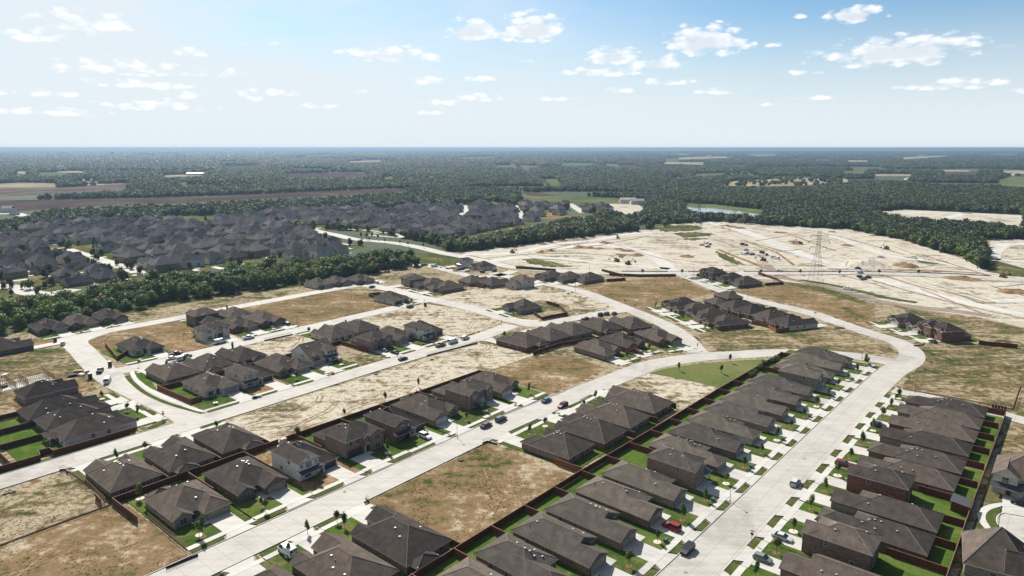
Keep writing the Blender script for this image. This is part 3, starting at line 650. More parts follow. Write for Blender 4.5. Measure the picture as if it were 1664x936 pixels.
def fence(pts, label, h=1.85, m='fence', group='wooden privacy fences', posts=True):
    """pts: world points; one mesh of boards with a cap, posts as parts"""
    b = MB(); o0 = pts[0]
    cap = MB()
    for p, q in zip(pts, pts[1:]):
        px_, py_ = p[0] - o0[0], p[1] - o0[1]; qx, qy = q[0] - o0[0], q[1] - o0[1]
        L = math.hypot(qx - px_, qy - py_)
        if L < .2: continue
        rz = math.atan2(qy - py_, qx - px_); cx, cy = (px_ + qx) / 2, (py_ + qy) / 2
        b.obox((cx, cy, h / 2), (L / 2 + .02, .035, h / 2), rz, M[m])
        nx, ny = -math.sin(rz) * .06, math.cos(rz) * .06
        for zz in (.4, 1.0, 1.5): b.obox((cx + nx, cy + ny, zz), (L / 2, .025, .045), rz, M['fence_cap'])
        cap.obox((cx, cy, h + .02), (L / 2 + .04, .075, .02), rz, M['fence_cap'])
        n = max(1, int(L / 2.6))
        if posts:
            for i in range(n + 1):
                t = i / n; cap.obox((px_ + (qx - px_) * t + nx, py_ + (qy - py_) * t + ny, h / 2 + .03), (.05, .05, h / 2 + .03), rz, M['fence_cap'])
    o = b.build('wooden_fence', None, (o0[0], o0[1], 0.1)); tag(o, label, 'fence', group)
    if posts: cap.build('posts_and_cap', o)
    return o
def crown_mesh(name, r, h, n, leaf, seed, m, lobes=6, core=True, spread=1.0, z0=0.0):
    rr = random.Random(seed); V = []; Fc = []
    cent = []
    for i in range(lobes):
        a = 2 * math.pi * i / lobes + rr.uniform(-.4, .4); q = rr.uniform(.25, .55) * spread if i else 0
        cent.append((math.cos(a) * r * q, math.sin(a) * r * q, z0 + h * (rr.uniform(.28, .72) if i else .62), r * rr.uniform(.48, .68), h * rr.uniform(.26, .36)))
    if core:
        for (cx, cy, cz, rx, rz_) in cent:
            bm = bmesh.new(); bmesh.ops.create_icosphere(bm, subdivisions=1, radius=1)
            base = len(V)
            for v in bm.verts:
                k = rr.uniform(.55, .88); V.append((cx + v.co.x * rx * k, cy + v.co.y * rx * k, cz + v.co.z * rz_ * k))
            bm.verts.ensure_lookup_table()
            for f in bm.faces: Fc.append(tuple(base + v.index for v in f.verts))
            bm.free()
    for i in range(n):
        cx, cy, cz, rx, rz_ = cent[rr.randrange(len(cent))]
        d = Vector((rr.gauss(0, 1), rr.gauss(0, 1), rr.gauss(0, 1) + .25)).normalized(); k = rr.uniform(.78, 1.12)
        c = Vector((cx + d.x * rx * k, cy + d.y * rx * k, cz + d.z * rz_ * k))
        nn = (d + Vector((rr.gauss(0, .5), rr.gauss(0, .5), rr.gauss(0, .5)))).normalized()
        u = nn.orthogonal().normalized(); w = nn.cross(u); s = leaf * rr.uniform(.6, 1.3); ro = rr.uniform(0, 6.28)
        u, w = u * math.cos(ro) + w * math.sin(ro), w * math.cos(ro) - u * math.sin(ro)
        base = len(V)
        V.extend([tuple(c + u * s), tuple(c + w * s * .7), tuple(c - u * s * .9), tuple(c - w * s * .6)]); Fc.append((base, base + 1, base + 2, base + 3))
    me = bpy.data.meshes.new(name); me.from_pydata(V, [], Fc); me.materials.append(m); me.update(); return me
def trunk_mesh(name, h, r, limbs, seed, spread):
    b = MB(); rr = random.Random(seed); b.cyl((0, 0, -.2), (0, 0, h * .55), r, r * .7, M['bark'], 7); b.cyl((0, 0, h * .55), (rr.uniform(-.2, .2), rr.uniform(-.2, .2), h), r * .7, r * .3, M['bark'], 6)
    for i in range(limbs):
        a = 6.28 * i / limbs + rr.uniform(-.3, .3); z = h * rr.uniform(.45, .75)
        b.cyl((0, 0, z), (math.cos(a) * spread, math.sin(a) * spread, z + h * rr.uniform(.2, .4)), r * .4, r * .12, M['bark'], 5)
    return b.mesh(name)
YOUNG = []
def young_protos():
    specs = [(1.0, 3.2, .5, 'leaf_young', 5), (.8, 3.9, .42, 'leaf_bright', 5), (1.15, 2.8, .5, 'leaf_olive', 5), (.7, 2.4, .38, 'leaf_young', 4)]
    for i, (r, h, tr, lm, lo) in enumerate(specs):
        YOUNG.append((trunk_mesh('trunk', 1.2 + h * .5, .07, 4, i, r * .5), crown_mesh('crown', r, h, 240, .17, 40 + i, M[lm], lo, True, .7, 1.0)))
    b = MB(); b.cyl((0, 0, 0), (0, 0, .06), .75, .7, M['mulch'], 14); YOUNG.append(b.mesh('mulch_ring'))
    b = MB(); b.cyl((0, 0, 0), (0, 0, .10), 1.0, .95, M['stone_ring'], 14); YOUNG.append(b.mesh('mulch_ring'))
young_protos()
def young_tree(x, y, label, k=0, s=1.0, ring=True, group='young trees on front lawns'):
    t = empty('young_tree', (x, y, .18), rnd.uniform(0, 6)); a, b = YOUNG[k % 4]
    link_mesh('trunk', a, t); c = link_mesh('crown', b, t); t.scale = (s, s, s * rnd.uniform(.9, 1.1))
    if ring: link_mesh('mulch_ring', YOUNG[4 if k % 3 else 5], t)
    return tag(t, label, 'young tree', group)
def shrub(x, y, label, s=.6, m='leaf', group='shrubs by house fronts'):
    k = ('shrub', m)
    if k not in _unit: _unit[k] = crown_mesh('shrub', 1.0, 1.7, 130, .22, 5, M[m], 4, True, .8)
    o = link_mesh('shrub', _unit[k], None, (x, y, .15), rnd.uniform(0, 6)); o.scale = (s, s, s); return tag(o, label, 'shrub', group)
def utility_box(x, y, rz, label):
    if 'util' not in _unit:
        b = MB(); gm = mat('utility_green_paint', (0.03, 0.09, 0.055), .5); b.box(-.75, -.5, 0, .75, .5, .12, M['walk']); b.box(-.6, -.38, .12, .6, .38, .78, gm); b.box(-.64, -.42, .78, .64, .42, .86, gm); _unit['util'] = b.mesh('transformer_box')
    return tag(link_mesh('transformer_box', _unit['util'], None, (x, y, .2), rz), label, 'transformer box', 'green transformer boxes on front lawns')
def lamp(x, y, label, h=5.0, rz=0.0):
    if 'lamp' not in _unit:
        b = MB(); b.cyl((0, 0, 0), (0, 0, .5), .16, .13, M['metal'], 8); b.cyl((0, 0, .5), (0, 0, 5.0), .075, .05, M['metal'], 8)
        c = MB(); c.cyl((0, 0, 4.95), (0, 0, 5.05), .12, .2, M['metal'], 8); c.cyl((0, 0, 5.05), (0, 0, 5.4), .17, .24, M['frame'], 8); c.cyl((0, 0, 5.4), (0, 0, 5.62), .32, .05, M['metal'], 8)
        _unit['lamp'] = (b.mesh('pole'), c.mesh('lamp_head'))
    t = empty('street_lamp', (x, y, .1), rz); link_mesh('pole', _unit['lamp'][0], t); link_mesh('lamp_head', _unit['lamp'][1], t); t.scale = (1, 1, h / 5.0)
    return tag(t, label, 'street lamp', 'street lamps along the kerbs')
def street_sign(x, y, label, rz=0.0, stop=True):
    k = 'sign%d' % stop
    if k not in _unit:
        p = MB(); p.cyl((0, 0, 0), (0, 0, 3.3), .045, .045, M['galv'], 6)
        b = MB(); gm = mat('green_street_name_plate', (0.01, .12, .05), .5); b.box(-.5, -.015, 3.0, .5, .015, 3.2, gm)
        s = MB(); rm = mat('red_stop_plate', (.35, .015, .015), .4)
        pts = [(math.cos(R(22.5 + 45 * i)) * .42, -.06, 2.35 + math.sin(R(22.5 + 45 * i)) * .42) for i in range(8)]; s.face(pts, rm); s.face([(a, .0 - .04, c) for a, _, c in pts][::-1], M['galv'])
        _unit[k] = (p.mesh('pole'), b.mesh('name_plate'), s.mesh('stop_plate'))
    t = empty('street_sign', (x, y, .1), rz); link_mesh('pole', _unit[k][0], t); link_mesh('name_plate', _unit[k][1], t)
    if stop: link_mesh('stop_plate', _unit[k][2], t)
    return tag(t, label, 'street sign', 'street signs at corners')

# ------------------------------------------------------------ vehicles (length along +x)
def vehicle_parts(kind):
    """profiles: body lower shell and glasshouse from stations (x, half width, z low, z high)"""
    if kind == 'sedan': L, H, Wd, hood, beltz, roofz = 4.75, 1.45, .90, (.92, .78), .92, 1.44; gh = [(-1.75, .93), (-1.05, 1.38), (.35, 1.44), (1.15, .95)]
    elif kind == 'suv': L, H, Wd, hood, beltz, roofz = 4.75, 1.72, .95, (1.05, .95), 1.10, 1.72; gh = [(-2.2, 1.12), (-1.95, 1.64), (.35, 1.72), (1.15, 1.12)]
    elif kind == 'hatch': L, H, Wd, hood, beltz, roofz = 4.1, 1.5, .88, (.95, .85), .98, 1.5; gh = [(-1.9, 1.0), (-1.55, 1.42), (.3, 1.5), (1.15, 1.0)]
    elif kind == 'pickup': L, H, Wd, hood, beltz, roofz = 5.7, 1.85, 1.0, (1.15, 1.05), 1.18, 1.86; gh = [(-.75, 1.2), (-.55, 1.8), (.75, 1.86), (1.35, 1.2)]
    elif kind == 'van': L, H, Wd, hood, beltz, roofz = 5.6, 2.2, 1.0, (1.2, 1.05), 1.3, 2.2; gh = [(-2.7, 1.3), (-2.62, 2.16), (1.2, 2.2), (2.05, 1.3)]
    return L, H, Wd, hood, beltz, roofz, gh
_veh = {}
def car(x, y, deg, kind, cname, c, label, group='cars on the new streets', z=.16):
    key = (kind, cname)
    if key not in _veh:
        L, H, Wd, hood, bz, rz_, gh = vehicle_parts(kind); pm = paint(cname, c); h = L / 2
        b = MB(); zl = .28
        st = [(-h, .78, bz * .62), (-h + .12, .96, bz), (-h + .9, 1.0, bz), (gh[3][0], 1.0, bz), (h - .55, .97, hood[1] + .02), (h - .1, .86, hood[1] - .12), (h, .74, hood[1] - .25)]
        if kind == 'pickup': st = [(-h, .9, bz * .85), (-h + .06, 1.0, bz), (gh[0][0], 1.0, bz), (gh[3][0], 1.0, bz), (h - .5, .98, hood[1]), (h - .08, .9, hood[1] - .12), (h, .8, hood[1] - .28)]
        for (xa, wa, za), (xb, wb, zb) in zip(st, st[1:]):
            wa *= Wd; wb *= Wd; ta = wa * .93; tb = wb * .93; ma, mb = za * .62, zb * .62
            lo = [(xa, -wa * .96, zl), (xb, -wb * .96, zl), (xb, -wb, mb), (xa, -wa, ma)]; b.face(lo, pm); b.face([(p[0], -p[1], p[2]) for p in lo][::-1], pm)
            up = [(xa, -wa, ma), (xb, -wb, mb), (xb, -tb, zb), (xa, -ta, za)]; b.face(up, pm); b.face([(p[0], -p[1], p[2]) for p in up][::-1], pm)
            b.face([(xa, -ta, za), (xb, -tb, zb), (xb, tb, zb), (xa, ta, za)], pm)
            b.face([(xa, wa * .96, zl), (xb, wb * .96, zl), (xb, -wb * .96, zl), (xa, -wa * .96, zl)], M['tyre'])
        for (xe, we, ze, sg) in ((st[0][0], st[0][1] * Wd, st[0][2], 1), (st[-1][0], st[-1][1] * Wd, st[-1][2], -1)):
            f = [(xe, we * .96, zl), (xe, -we * .96, zl), (xe, -we, ze * .62), (xe, -we * .93, ze), (xe, we * .93, ze), (xe, we, ze * .62)]; b.face(f if sg > 0 else f[::-1], pm)
        # roof panel and pillars
        wt = Wd * .93; wr = Wd * .78
        (x0, z0), (x1, z1), (x2, z2), (x3, z3) = gh
        b.face([(x1, -wr, z1), (x2, -wr, z2), (x2, wr, z2), (x1, wr, z1)], pm)
        b.face([(x1, -wr, z1 - .001), (x1, wr, z1 - .001), (x1 - .05, wr, z1 - .07), (x1 - .05, -wr, z1 - .07)], pm)
        for s in (-1, 1):
            for (xa, za, xb, zb, t) in ((x0, z0, x1, z1, .12), (x3, z3, x2, z2, -.07), ((x1 + x2) / 2, bz, (x1 + x2) / 2, (z1 + z2) / 2, .08)):
                f = [(xa, s * (wt + .005), za - .02), (xa + t, s * (wt + .005), za - .02), (xb + t, s * (wr + .01), zb), (xb, s * (wr + .01), zb)]; b.face(f, pm); b.face(f[::-1], pm)
        if kind == 'pickup':
            for s in (-1, 1): b.box(-h + .05, s * Wd * .90 - .04, bz, gh[0][0], s * Wd * .90 + .04, bz + .06, pm)
            b.box(-h + .12, -Wd * .82, bz + .004, gh[0][0] - .06, Wd * .82, bz + .012, M['tyre'])
        if kind == 'van': b.box(x0 + .1, -Wd * .9, 1.25, .3, Wd * .9, 2.1, pm)
        g = MB(); gm = M['carglass']
        ins = .985
        g.face([(x0, -wt * ins, z0), (x0, wt * ins, z0), (x1, wr * ins, z1 - .02), (x1, -wr * ins, z1 - .02)][::-1], gm)
        g.face([(x3, -wt * ins, z3), (x3, wt * ins, z3), (x2, wr * ins, z2 - .02), (x2, -wr * ins, z2 - .02)], gm)
        for s in (-1, 1):
            f = [(x0, s * wt * ins, z0), (x3, s * wt * ins, z3), (x2, s * wr * ins, z2 - .02), (x1, s * wr * ins, z1 - .02)]; g.face(f if s < 0 else f[::-1], gm)
        w = MB(); rw = .34 if kind in ('sedan', 'hatch') else .39
        w.cyl((0, -.11, 0), (0, .11, 0), rw, rw, M['tyre'], 14); w.cyl((0, -.125, 0), (0, .125, 0), rw * .6, rw * .6, M['rim'], 10)
        hl = MB(); hl.box(-.06, -.22, -.09, .03, .22, .09, M['headlamp']); tl = MB(); tl.box(-.03, -.14, -.16, .05, .14, .16, M['tail'])
        _veh[key] = (b.mesh('body'), g.mesh('windows'), w.mesh('wheel'), hl.mesh('headlight'), tl.mesh('tail_light'), L, Wd, hood[1], rw, bz)
    bm_, gm_, wm_, hm_, tm_, L, Wd, hz_, rw, bz = _veh[key]
    t = empty({'sedan': 'sedan_car', 'suv': 'suv_car', 'hatch': 'hatchback_car', 'pickup': 'pickup_truck', 'van': 'delivery_van'}[kind], (x, y, z), R(deg))
    link_mesh('body', bm_, t); link_mesh('windows', gm_, t)
    for sx in (-1, 1):
        for sy in (-1, 1): link_mesh('wheel', wm_, t, (sx * L * .30, sy * (Wd - .1), rw))
    for sy in (-1, 1):
        link_mesh('headlight', hm_, t, (L / 2 - .06, sy * Wd * .52, hz_ - .28)); link_mesh('tail_light', tm_, t, (-L / 2 + .02, sy * Wd * .68, bz * .72))
    cat = {'sedan': 'car', 'suv': 'car', 'hatch': 'car', 'pickup': 'pickup truck', 'van': 'van'}[kind]
    return tag(t, label, cat, group)
def carpx(px, py, hd, *a, **k):
    x, y = P(px, py); return car(x, y, hd, *a, **k)
# ------------------------------------------------------------ ground, roads
def big_ground():
    m = mat('open_country', rough=0.95, spec=0.1); t = NT(m); v = t.coord()
    n1 = t.noise(v, 0.0016, 8, 0.62); n2 = t.noise(v, 0.012, 6, 0.65); n3 = t.noise(v, 0.09, 4, 0.7)
    f = t.math('ADD', t.math('MULTIPLY', n1, .55), t.math('ADD', t.math('MULTIPLY', n2, .3), t.math('MULTIPLY', n3, .15)))
    k = t.ramp(f, [(0.36, (0.026, 0.040, 0.016)), (0.49, (0.042, 0.056, 0.024)), (0.56, (0.062, 0.070, 0.034)), (0.63, (0.10, 0.092, 0.052)), (0.72, (0.05, 0.06, 0.028))])
    t.color(k); M['country'] = m
    b = MB(); S = 60000.0
    b.face([(-S, -800, 0), (S, -800, 0), (S, S, 0), (-S, S, 0)], m)
    o = b.build('ground'); o['kind'] = 'structure'
    # low far ridges that make the skyline
    mb = MB(); rr = random.Random(3)
    for ring, (d0, d1, hh) in enumerate(((9000, 15000, 10), (17000, 26000, 26), (30000, 48000, 60))):
        n = 90; prev = None
        for i in range(n + 1):
            az = R(-52 + 104 * i / n); ph = ring * 9.1
            h = hh * (0.62 + .30 * math.sin(az * 5 + ph) + .16 * math.sin(az * 13 + ph * 2) + .06 * math.sin(az * 41 + ph)) * (1.0 + .35 * az)
            h = max(h, 4); dm = (d0 + d1) / 2
            row = [(math.sin(az) * d, math.cos(az) * d, z) for d, z in ((d0, -1), (dm * .93, h * .8), (dm, h), (d1, -1))]
            if prev:
                for k in range(3): mb.face([prev[k], row[k], row[k + 1], prev[k + 1]], m)
            prev = row
    o = mb.build('hills', smooth=True); o['kind'] = 'structure'
big_ground()
Z0 = 0.05
pxpoly(('scrub_mixed', 'dry_ground'), [(-700, 1500), (-500, 640), (-200, 560), (0, 548), (60, 534), (130, 524), (200, 507), (277, 492), (377, 476), (494, 463), (560, 447), (620, 437), (672, 412), (720, 409), (750, 411), (832, 400), (957, 383), (1037, 375), (1094, 364), (1152, 358), (1248, 364), (1310, 369), (1373, 371), (1423, 376), (1456, 386), (1518, 405), (1566, 418), (1600, 441), (1664, 452), (1900, 470), (2600, 600), (2600, 1500)], Z0)
rj = random.Random(15)
def jag(pts, amp, n=7):
    out = []
    for i, p in enumerate(pts):
        q = pts[(i + 1) % len(pts)]
        for k in range(n):
            t = k / n; out.append((p[0] + (q[0] - p[0]) * t + rj.uniform(-amp, amp) * 3, p[1] + (q[1] - p[1]) * t + rj.uniform(-amp, amp)))
    return out
# graded limestone construction ground
CGZ = 0.07
pxpoly(('dirt_pale', 'graded_ground'), [(752, 411), (832, 401), (912, 389), (957, 383), (1019, 375), (1050, 374), (1094, 364.5), (1152, 358.5), (1248, 364.5), (1310, 369.5), (1373, 371.5), (1423, 376.5), (1456, 386.5), (1518, 405.5), (1566, 418.5), (1600, 441), (1664, 451), (1900, 466), (1900, 560), (1664, 532), (1593, 516), (1500, 503), (1400, 484), (1330, 464), (1250, 455), (1120, 444), (1000, 442), (900, 438), (831, 430), (790, 421)], CGZ)
pxpoly(('dirt_pale', 'graded_ground'), [(1590, 388), (1664, 388), (1900, 392), (1900, 450), (1664, 436), (1620, 424), (1600, 405)], CGZ)
pxpoly(('dirt_pale', 'graded_ground'), [(1415, 345), (1470, 341), (1560, 345), (1664, 350), (1800, 354), (1800, 380), (1664, 371), (1600, 360), (1500, 356), (1440, 351)], CGZ)
pxpoly(('dirt_pale', 'graded_ground'), [(985, 331), (1030, 328), (1045, 338), (1035, 352), (1000, 348), (960, 341)], CGZ)
for pts in ([(1058, 370), (1090, 366), (1128, 366), (1150, 371), (1120, 376), (1080, 377)], [(1092, 379), (1130, 377), (1165, 380), (1150, 384), (1110, 386)], [(1098, 389), (1130, 386), (1152, 388.5), (1125, 390.5)], [(1160, 366), (1200, 371), (1185, 374)], [(846, 421), (872, 421), (905, 427), (930, 434), (895, 434), (860, 429)],
            [(1275, 458), (1330, 465), (1385, 481), (1425, 500), (1395, 502), (1335, 483), (1285, 468)], [(1600, 440), (1622, 426), (1664, 440), (1760, 447), (1760, 456), (1640, 449)], [(1160, 407), (1182, 414), (1212, 430), (1196, 431), (1170, 419)], [(1000, 412), (1020, 414), (1010, 420)], [(1470, 418), (1530, 424), (1560, 432), (1500, 428)]):
    pxpoly(('rough_green', 'rough_growth'), jag(pts, .9), CGZ + .008)
pxpoly(('rough_green', 'rough_growth'), [(668, 412), (720, 410), (770, 424), (745, 440), (700, 428), (660, 431), (600, 446), (560, 452), (610, 440)], CGZ + .0)
# lots, in street-grid metres
def abpoly(key, pts, z): poly(key, [A(*p) for p in pts], z)
def rect(a0, a1, b0, b1): return [(a0, b0), (a1, b0), (a1, b1), (a0, b1)]
G1 = 0.09
abpoly(('scrub_mixed', 'vacant_lot_grass'), rect(-60, 56.5, -213, -182.4), G1)
abpoly(('scrub_orange', 'vacant_lot_grass'), rect(-60, 59.5, -182.2, -144.5), G1)
abpoly(('scrub_orange', 'vacant_lot_grass'), rect(100.4, 146.5, -132.9, -99.2), G1)
abpoly(('dirt_lot', 'bare_lot'), [(86, -212.6), (86, -204), (102, -204), (102, -183.5), (192, -181), (192, -146), (210, -146), (222, -143), (231, -176), (226, -212)], G1)
abpoly(('scrub_orange', 'vacant_lot_grass'), [(194, -180), (228, -179), (238, -164), (233, -144), (205, -143.5), (194, -144.5)], G1 + .012)
abpoly(('dirt_lot', 'bare_lot'), rect(148.5, 181, -290.5, -258.6), G1)
abpoly(('scrub_mixed', 'bare_lot'), rect(169, 183.4, -258, -223.8), G1 + .01)
abpoly(('scrub_orange', 'vacant_lot_grass'), [(106, -361.5), (155, -361.5), (155, -336), (143, -334), (143, -302), (128, -302), (127, -329), (108, -331)], G1)
abpoly(('mud', 'churned_soil'), rect(128, 144.5, -326, -302), G1 + .012)
abpoly(('scrub_orange', 'vacant_lot_grass'), [(189, -362), (262, -362), (262, -322), (251, -320), (251, -301.5), (189, -301.5)], G1)
abpoly(('scrub_mixed', 'vacant_lot_grass'), [(140, -372.5), (250, -372.3), (250, -391), (210, -400), (140, -398)], G1)
abpoly(('rough_green', 'rough_growth'), [(90, -400), (140, -398), (210, -400), (250, -391), (262, -394), (210, -412), (100, -416)], G1 + .01)
abpoly(('dirt_lot', 'bare_lot'), [(198, -290.5), (266, -291), (272, -262), (264, -226), (212, -224), (211, -255), (199, -257)], G1)
pxpoly(('dirt_lot', 'bare_lot'), [(700, 487), (740, 475), (800, 466), (850, 462), (912, 470), (960, 482), (1008, 502), (930, 514), (925, 496), (880, 487), (835, 500), (815, 517), (760, 502)], G1)
pxpoly(('scrub_orange', 'vacant_lot_grass'), [(930, 462), (1015, 455), (1100, 451), (1160, 476), (1120, 486), (1075, 492), (1070, 520), (1030, 503), (975, 478)], G1)
pxpoly(('scrub_orange', 'vacant_lot_grass'), [(1190, 474), (1245, 466), (1275, 462), (1330, 474), (1420, 500), (1425, 530), (1405, 532), (1330, 506), (1250, 486)], G1)
pxpoly(('scrub_brown', 'vacant_lot_grass'), [(1133, 544), (1170, 537), (1250, 536), (1345, 532), (1400, 546), (1432, 556), (1456, 571), (1430, 576), (1320, 569), (1200, 571), (1165, 569)], G1)
pxpoly(('scrub_brown', 'vacant_lot_grass'), [(1493, 560), (1560, 557), (1664, 566), (1900, 600), (1900, 760), (1664, 679), (1605, 664), (1540, 650), (1462, 632), (1480, 610), (1500, 588)], G1)
pxpoly(('scrub_brown', 'vacant_lot_grass'), [(1560, 540), (1664, 545), (1900, 560), (1900, 470), (1664, 534), (1593, 518), (1500, 505), (1440, 492), (1480, 508)], G1 - .01)
pxpoly(('scrub_brown', 'vacant_lot_grass'), [(-200, 590), (0, 572), (100, 566), (130, 590), (158, 622), (120, 640), (60, 650), (0, 660), (-200, 700)], G1)
abpoly(('scrub_brown', 'vacant_lot_grass'), rect(228, 276, -11, 20), G1)
abpoly(('rough_green', 'rough_growth'), rect(120, 228, -11, 9), G1)
pxpoly(('field', 'green_field'), [(1054, 607), (1080, 599.5), (1130, 591.5), (1200, 586), (1243, 584), (1246, 601), (1172, 631.5), (1110, 617)], G1)
pxpoly(('dirt_lot', 'bare_lot'), [(1024, 613), (1054, 607), (1110, 617), (1172, 631.5), (1098, 669), (1060, 640)], G1)

ZR = 0.13
ribbon(('walk', 'sidewalk'), [P(*q) for q in [(214, 604), (221, 617), (243, 634), (280, 652), (318, 666), (338, 670)]], 1.6, ZR + .05)
ribbon(('verge', 'grass_verge'), [P(*q) for q in [(206, 611), (215, 622), (238, 640), (276, 657), (330, 672)]], 1.7, ZR + .04)
pxpoly(('lawn', 'side_lawn'), [(217, 606), (236, 603), (252, 629), (258, 637), (248, 633), (226, 617)], ZR + .04)
ribbon(('verge', 'grass_verge'), [A(-20, -224.6), A(30, -224.6), A(78, -224.7)], 1.7, ZR + .06)
ribbon(('verge', 'grass_verge'), [A(84, -225.6), A(89, -227), A(90.6, -231)], 2.0, ZR + .06)
roads = [
    # points in street-grid metres ('g') or photo pixels ('p'); width in metres
    ([('g', 40, -56.4), ('g', 90, -55.9), ('g', 150, -55.0), ('g', 200, -54.4), ('g', 250, -53.8), ('g', 290, -53.0), ('p', 1452, 603), ('p', 1477, 588), ('p', 1481, 573), ('p', 1462, 558), ('p', 1438, 549), ('p', 1408, 540), ('p', 1358, 523), ('p', 1316, 509), ('p', 1224, 487), ('p', 1168, 471), ('p', 1140, 459), ('p', 1118, 450), ('p', 1096, 441)], 10.2),
    ([('g', 0, -138.9), ('g', 60, -138.8), ('g', 110, -138.8), ('g', 160, -138.9), ('g', 200, -136.4), ('g', 238, -133.6), ('p', 1060, 593), ('p', 1107, 584.5), ('p', 1157, 579), ('p', 1207, 576.5), ('p', 1248, 574), ('p', 1320, 574), ('p', 1398, 580), ('p', 1452, 590)], 10.6),
    ([('p', 1135, 574), ('p', 1104, 542), ('p', 1068, 522), ('p', 1014, 500), ('p', 981, 487), ('p', 948, 475), ('p', 906, 465), ('p', 864, 458), ('p', 832, 451), ('p', 800, 444)], 9.6),
    ([('g', -20, -219), ('g', 50, -218.6), ('g', 120, -218.9), ('g', 180, -219.4), ('g', 230, -217.3), ('g', 262, -220)], 10.0),
    ([('g', 275, -213), ('g', 270, -226), ('g', 276, -262), ('g', 277, -306), ('g', 281, -335), ('g', 280, -366)], 10.2),
    ([('g', 270, -222), ('p', 870, 528), ('p', 931, 518), ('p', 975, 510), ('p', 1022, 503)], 8.6),
    ([('g', 100, -364), ('g', 115, -368), ('g', 152, -367), ('g', 194, -367.5), ('g', 250, -367.3), ('g', 280, -366), ('g', 296, -364)], 9.4),
    ([('g', 96, -217), ('g', 97, -235), ('g', 96, -260), ('g', 95.6, -285), ('g', 98, -310), ('g', 102, -338), ('g', 106, -358), ('g', 120, -368)], 10.0),
    ([('g', 98, -295.6), ('g', 130, -295.6), ('g', 200, -296), ('g', 250, -296), ('g', 276, -297)], 9.6),
    ([('p', 655, 436), ('p', 672, 431), ('p', 690, 431), ('p', 715, 436), ('p', 745, 444), ('p', 775, 450), ('p', 812, 447), ('p', 835, 440)], 8.5),
    ([('p', 1452, 634), ('p', 1500, 644), ('p', 1548, 655), ('p', 1610, 669), ('p', 1664, 684), ('p', 1800, 720)], 7.5),
    ([('p', 470, 366), ('p', 522, 377), ('p', 547, 382), ('p', 578, 389), ('p', 640, 395), ('p', 680, 402), ('p', 718, 411), ('p', 745, 416), ('p', 787, 424), ('p', 832, 434), ('p', 900, 440), ('p', 988, 443.5), ('p', 1108, 444), ('p', 1316, 444), ('p', 1402, 443.5), ('p', 1535, 447), ('p', 1618, 452), ('p', 1664, 455), ('p', 1900, 470)], 12.0),
    ([('p', 110, 405), ('p', 130, 412), ('p', 160, 421), ('p', 206, 436), ('p', 225, 443)], 10),
    ([('p', -60, 462), ('p', 0, 466), ('p', 25, 467), ('p', 50, 476), ('p', 83, 478), ('p', 120, 470)], 13),
    ([('p', -60, 346), ('p', 0, 347.5), ('p', 25, 347), ('p', 42, 353), ('p', 38, 359), ('p', 20, 366)], 14),
    ([('p', 757, 334), ('p', 751, 356)], 12), ([('p', 835, 334), ('p', 855, 360)], 12), ([('p', 925, 331), ('p', 948, 346)], 12),
    ([('p', 600, 382), ('p', 650, 386), ('p', 640, 379), ('p', 590, 374)], 6),
]
def rp(q): return A(q[1], q[2]) if q[0] == 'g' else P(q[1], q[2])
KERBS = MB()
for i, (pts, w) in enumerate(roads):
    w2 = [rp(q) for q in pts]
    Ls, Rs = ribbon(('road', 'road'), w2, w, ZR + 0.004 * (i % 7))
# haul tracks and new concrete on the building ground
for pts, w, key in [
    ([(1092, 444), (1075, 425), (1052, 412), (1012, 402), (965, 397), (900, 404)], 12, 'drive'), 
    ([(752, 414), (832, 411), (905, 397), (960, 391), (1019, 381), (1060, 378)], 9, 'drive'), ([(800, 424), (850, 418), (905, 420), (990, 428), (1088, 437)], 8, 'drive'),
    ([(1150, 361), (1195, 372), (1240, 388), (1290, 409), (1340, 427), (1388, 441)], 15, 'drive'), ([(1285, 372), (1345, 382), (1400, 400), (1450, 417), (1510, 424), (1600, 440)], 10, 'drive'),
    ([(1422, 452), (1470, 466), (1520, 480), (1570, 492), (1664, 511), (1800, 535)], 10.5, 'walk'), ([(1618, 461), (1664, 470), (1760, 486)], 9, 'walk'), ([(1612, 490), (1664, 488), (1760, 484)], 9, 'walk'),
    ([(1228, 446), (1262, 450), (1330, 463), (1375, 475), (1420, 488), (1480, 498), (1560, 507), (1610, 514)], 9, 'gravel'), ([(1246, 430), (1255, 440), (1268, 449)], 7, 'gravel'),
    ([(1610, 424), (1612, 410), (1630, 398), (1664, 397), (1720, 398)], 14, 'walk'), ([(1607, 420), (1640, 423), (1700, 428)], 9, 'walk'),
    ([(1430, 353), (1500, 345), (1580, 347), (1664, 352)], 10, 'walk'), ([(1525, 358), (1560, 349), (1575, 346)], 12, 'walk')]:
    ribbon((key, {'walk': 'new_concrete_road', 'drive': 'haul_track', 'gravel': 'gravel_track'}[key]), [P(*q) for q in pts], w, 0.115 if key != 'walk' else .12)
# kerbs along both edges of the near streets
def kerb_line(pts, off, name='kerb'):
    c = catmull(pts, 6); mbk = MB()
    prev = None
    for i, p in enumerate(c):
        d = (c[min(i + 1, len(c) - 1)] - c[max(i - 1, 0)]).normalized(); n = Vector((-d.y, d.x)); a = p + n * (off - .09); b = p + n * (off + .09)
        cur = [(a.x, a.y, .1), (a.x, a.y, .285), (b.x, b.y, .285), (b.x, b.y, .1)]
        if prev:
            for k in range(3): mbk.face([prev[k], prev[k + 1], cur[k + 1], cur[k]], M['walk'])
        prev = cur
    o = mbk.build(name); o['kind'] = 'structure'
kerb_line([A(30, 0) and A(30, -56.5), A(90, -55.9), A(150, -55.0), A(200, -54.4), A(250, -53.8), A(296, -53)], 5.1)
kerb_line([A(30, -56.5), A(90, -55.9), A(150, -55.0), A(200, -54.4), A(250, -53.8), A(276, -53.4)], -5.1)
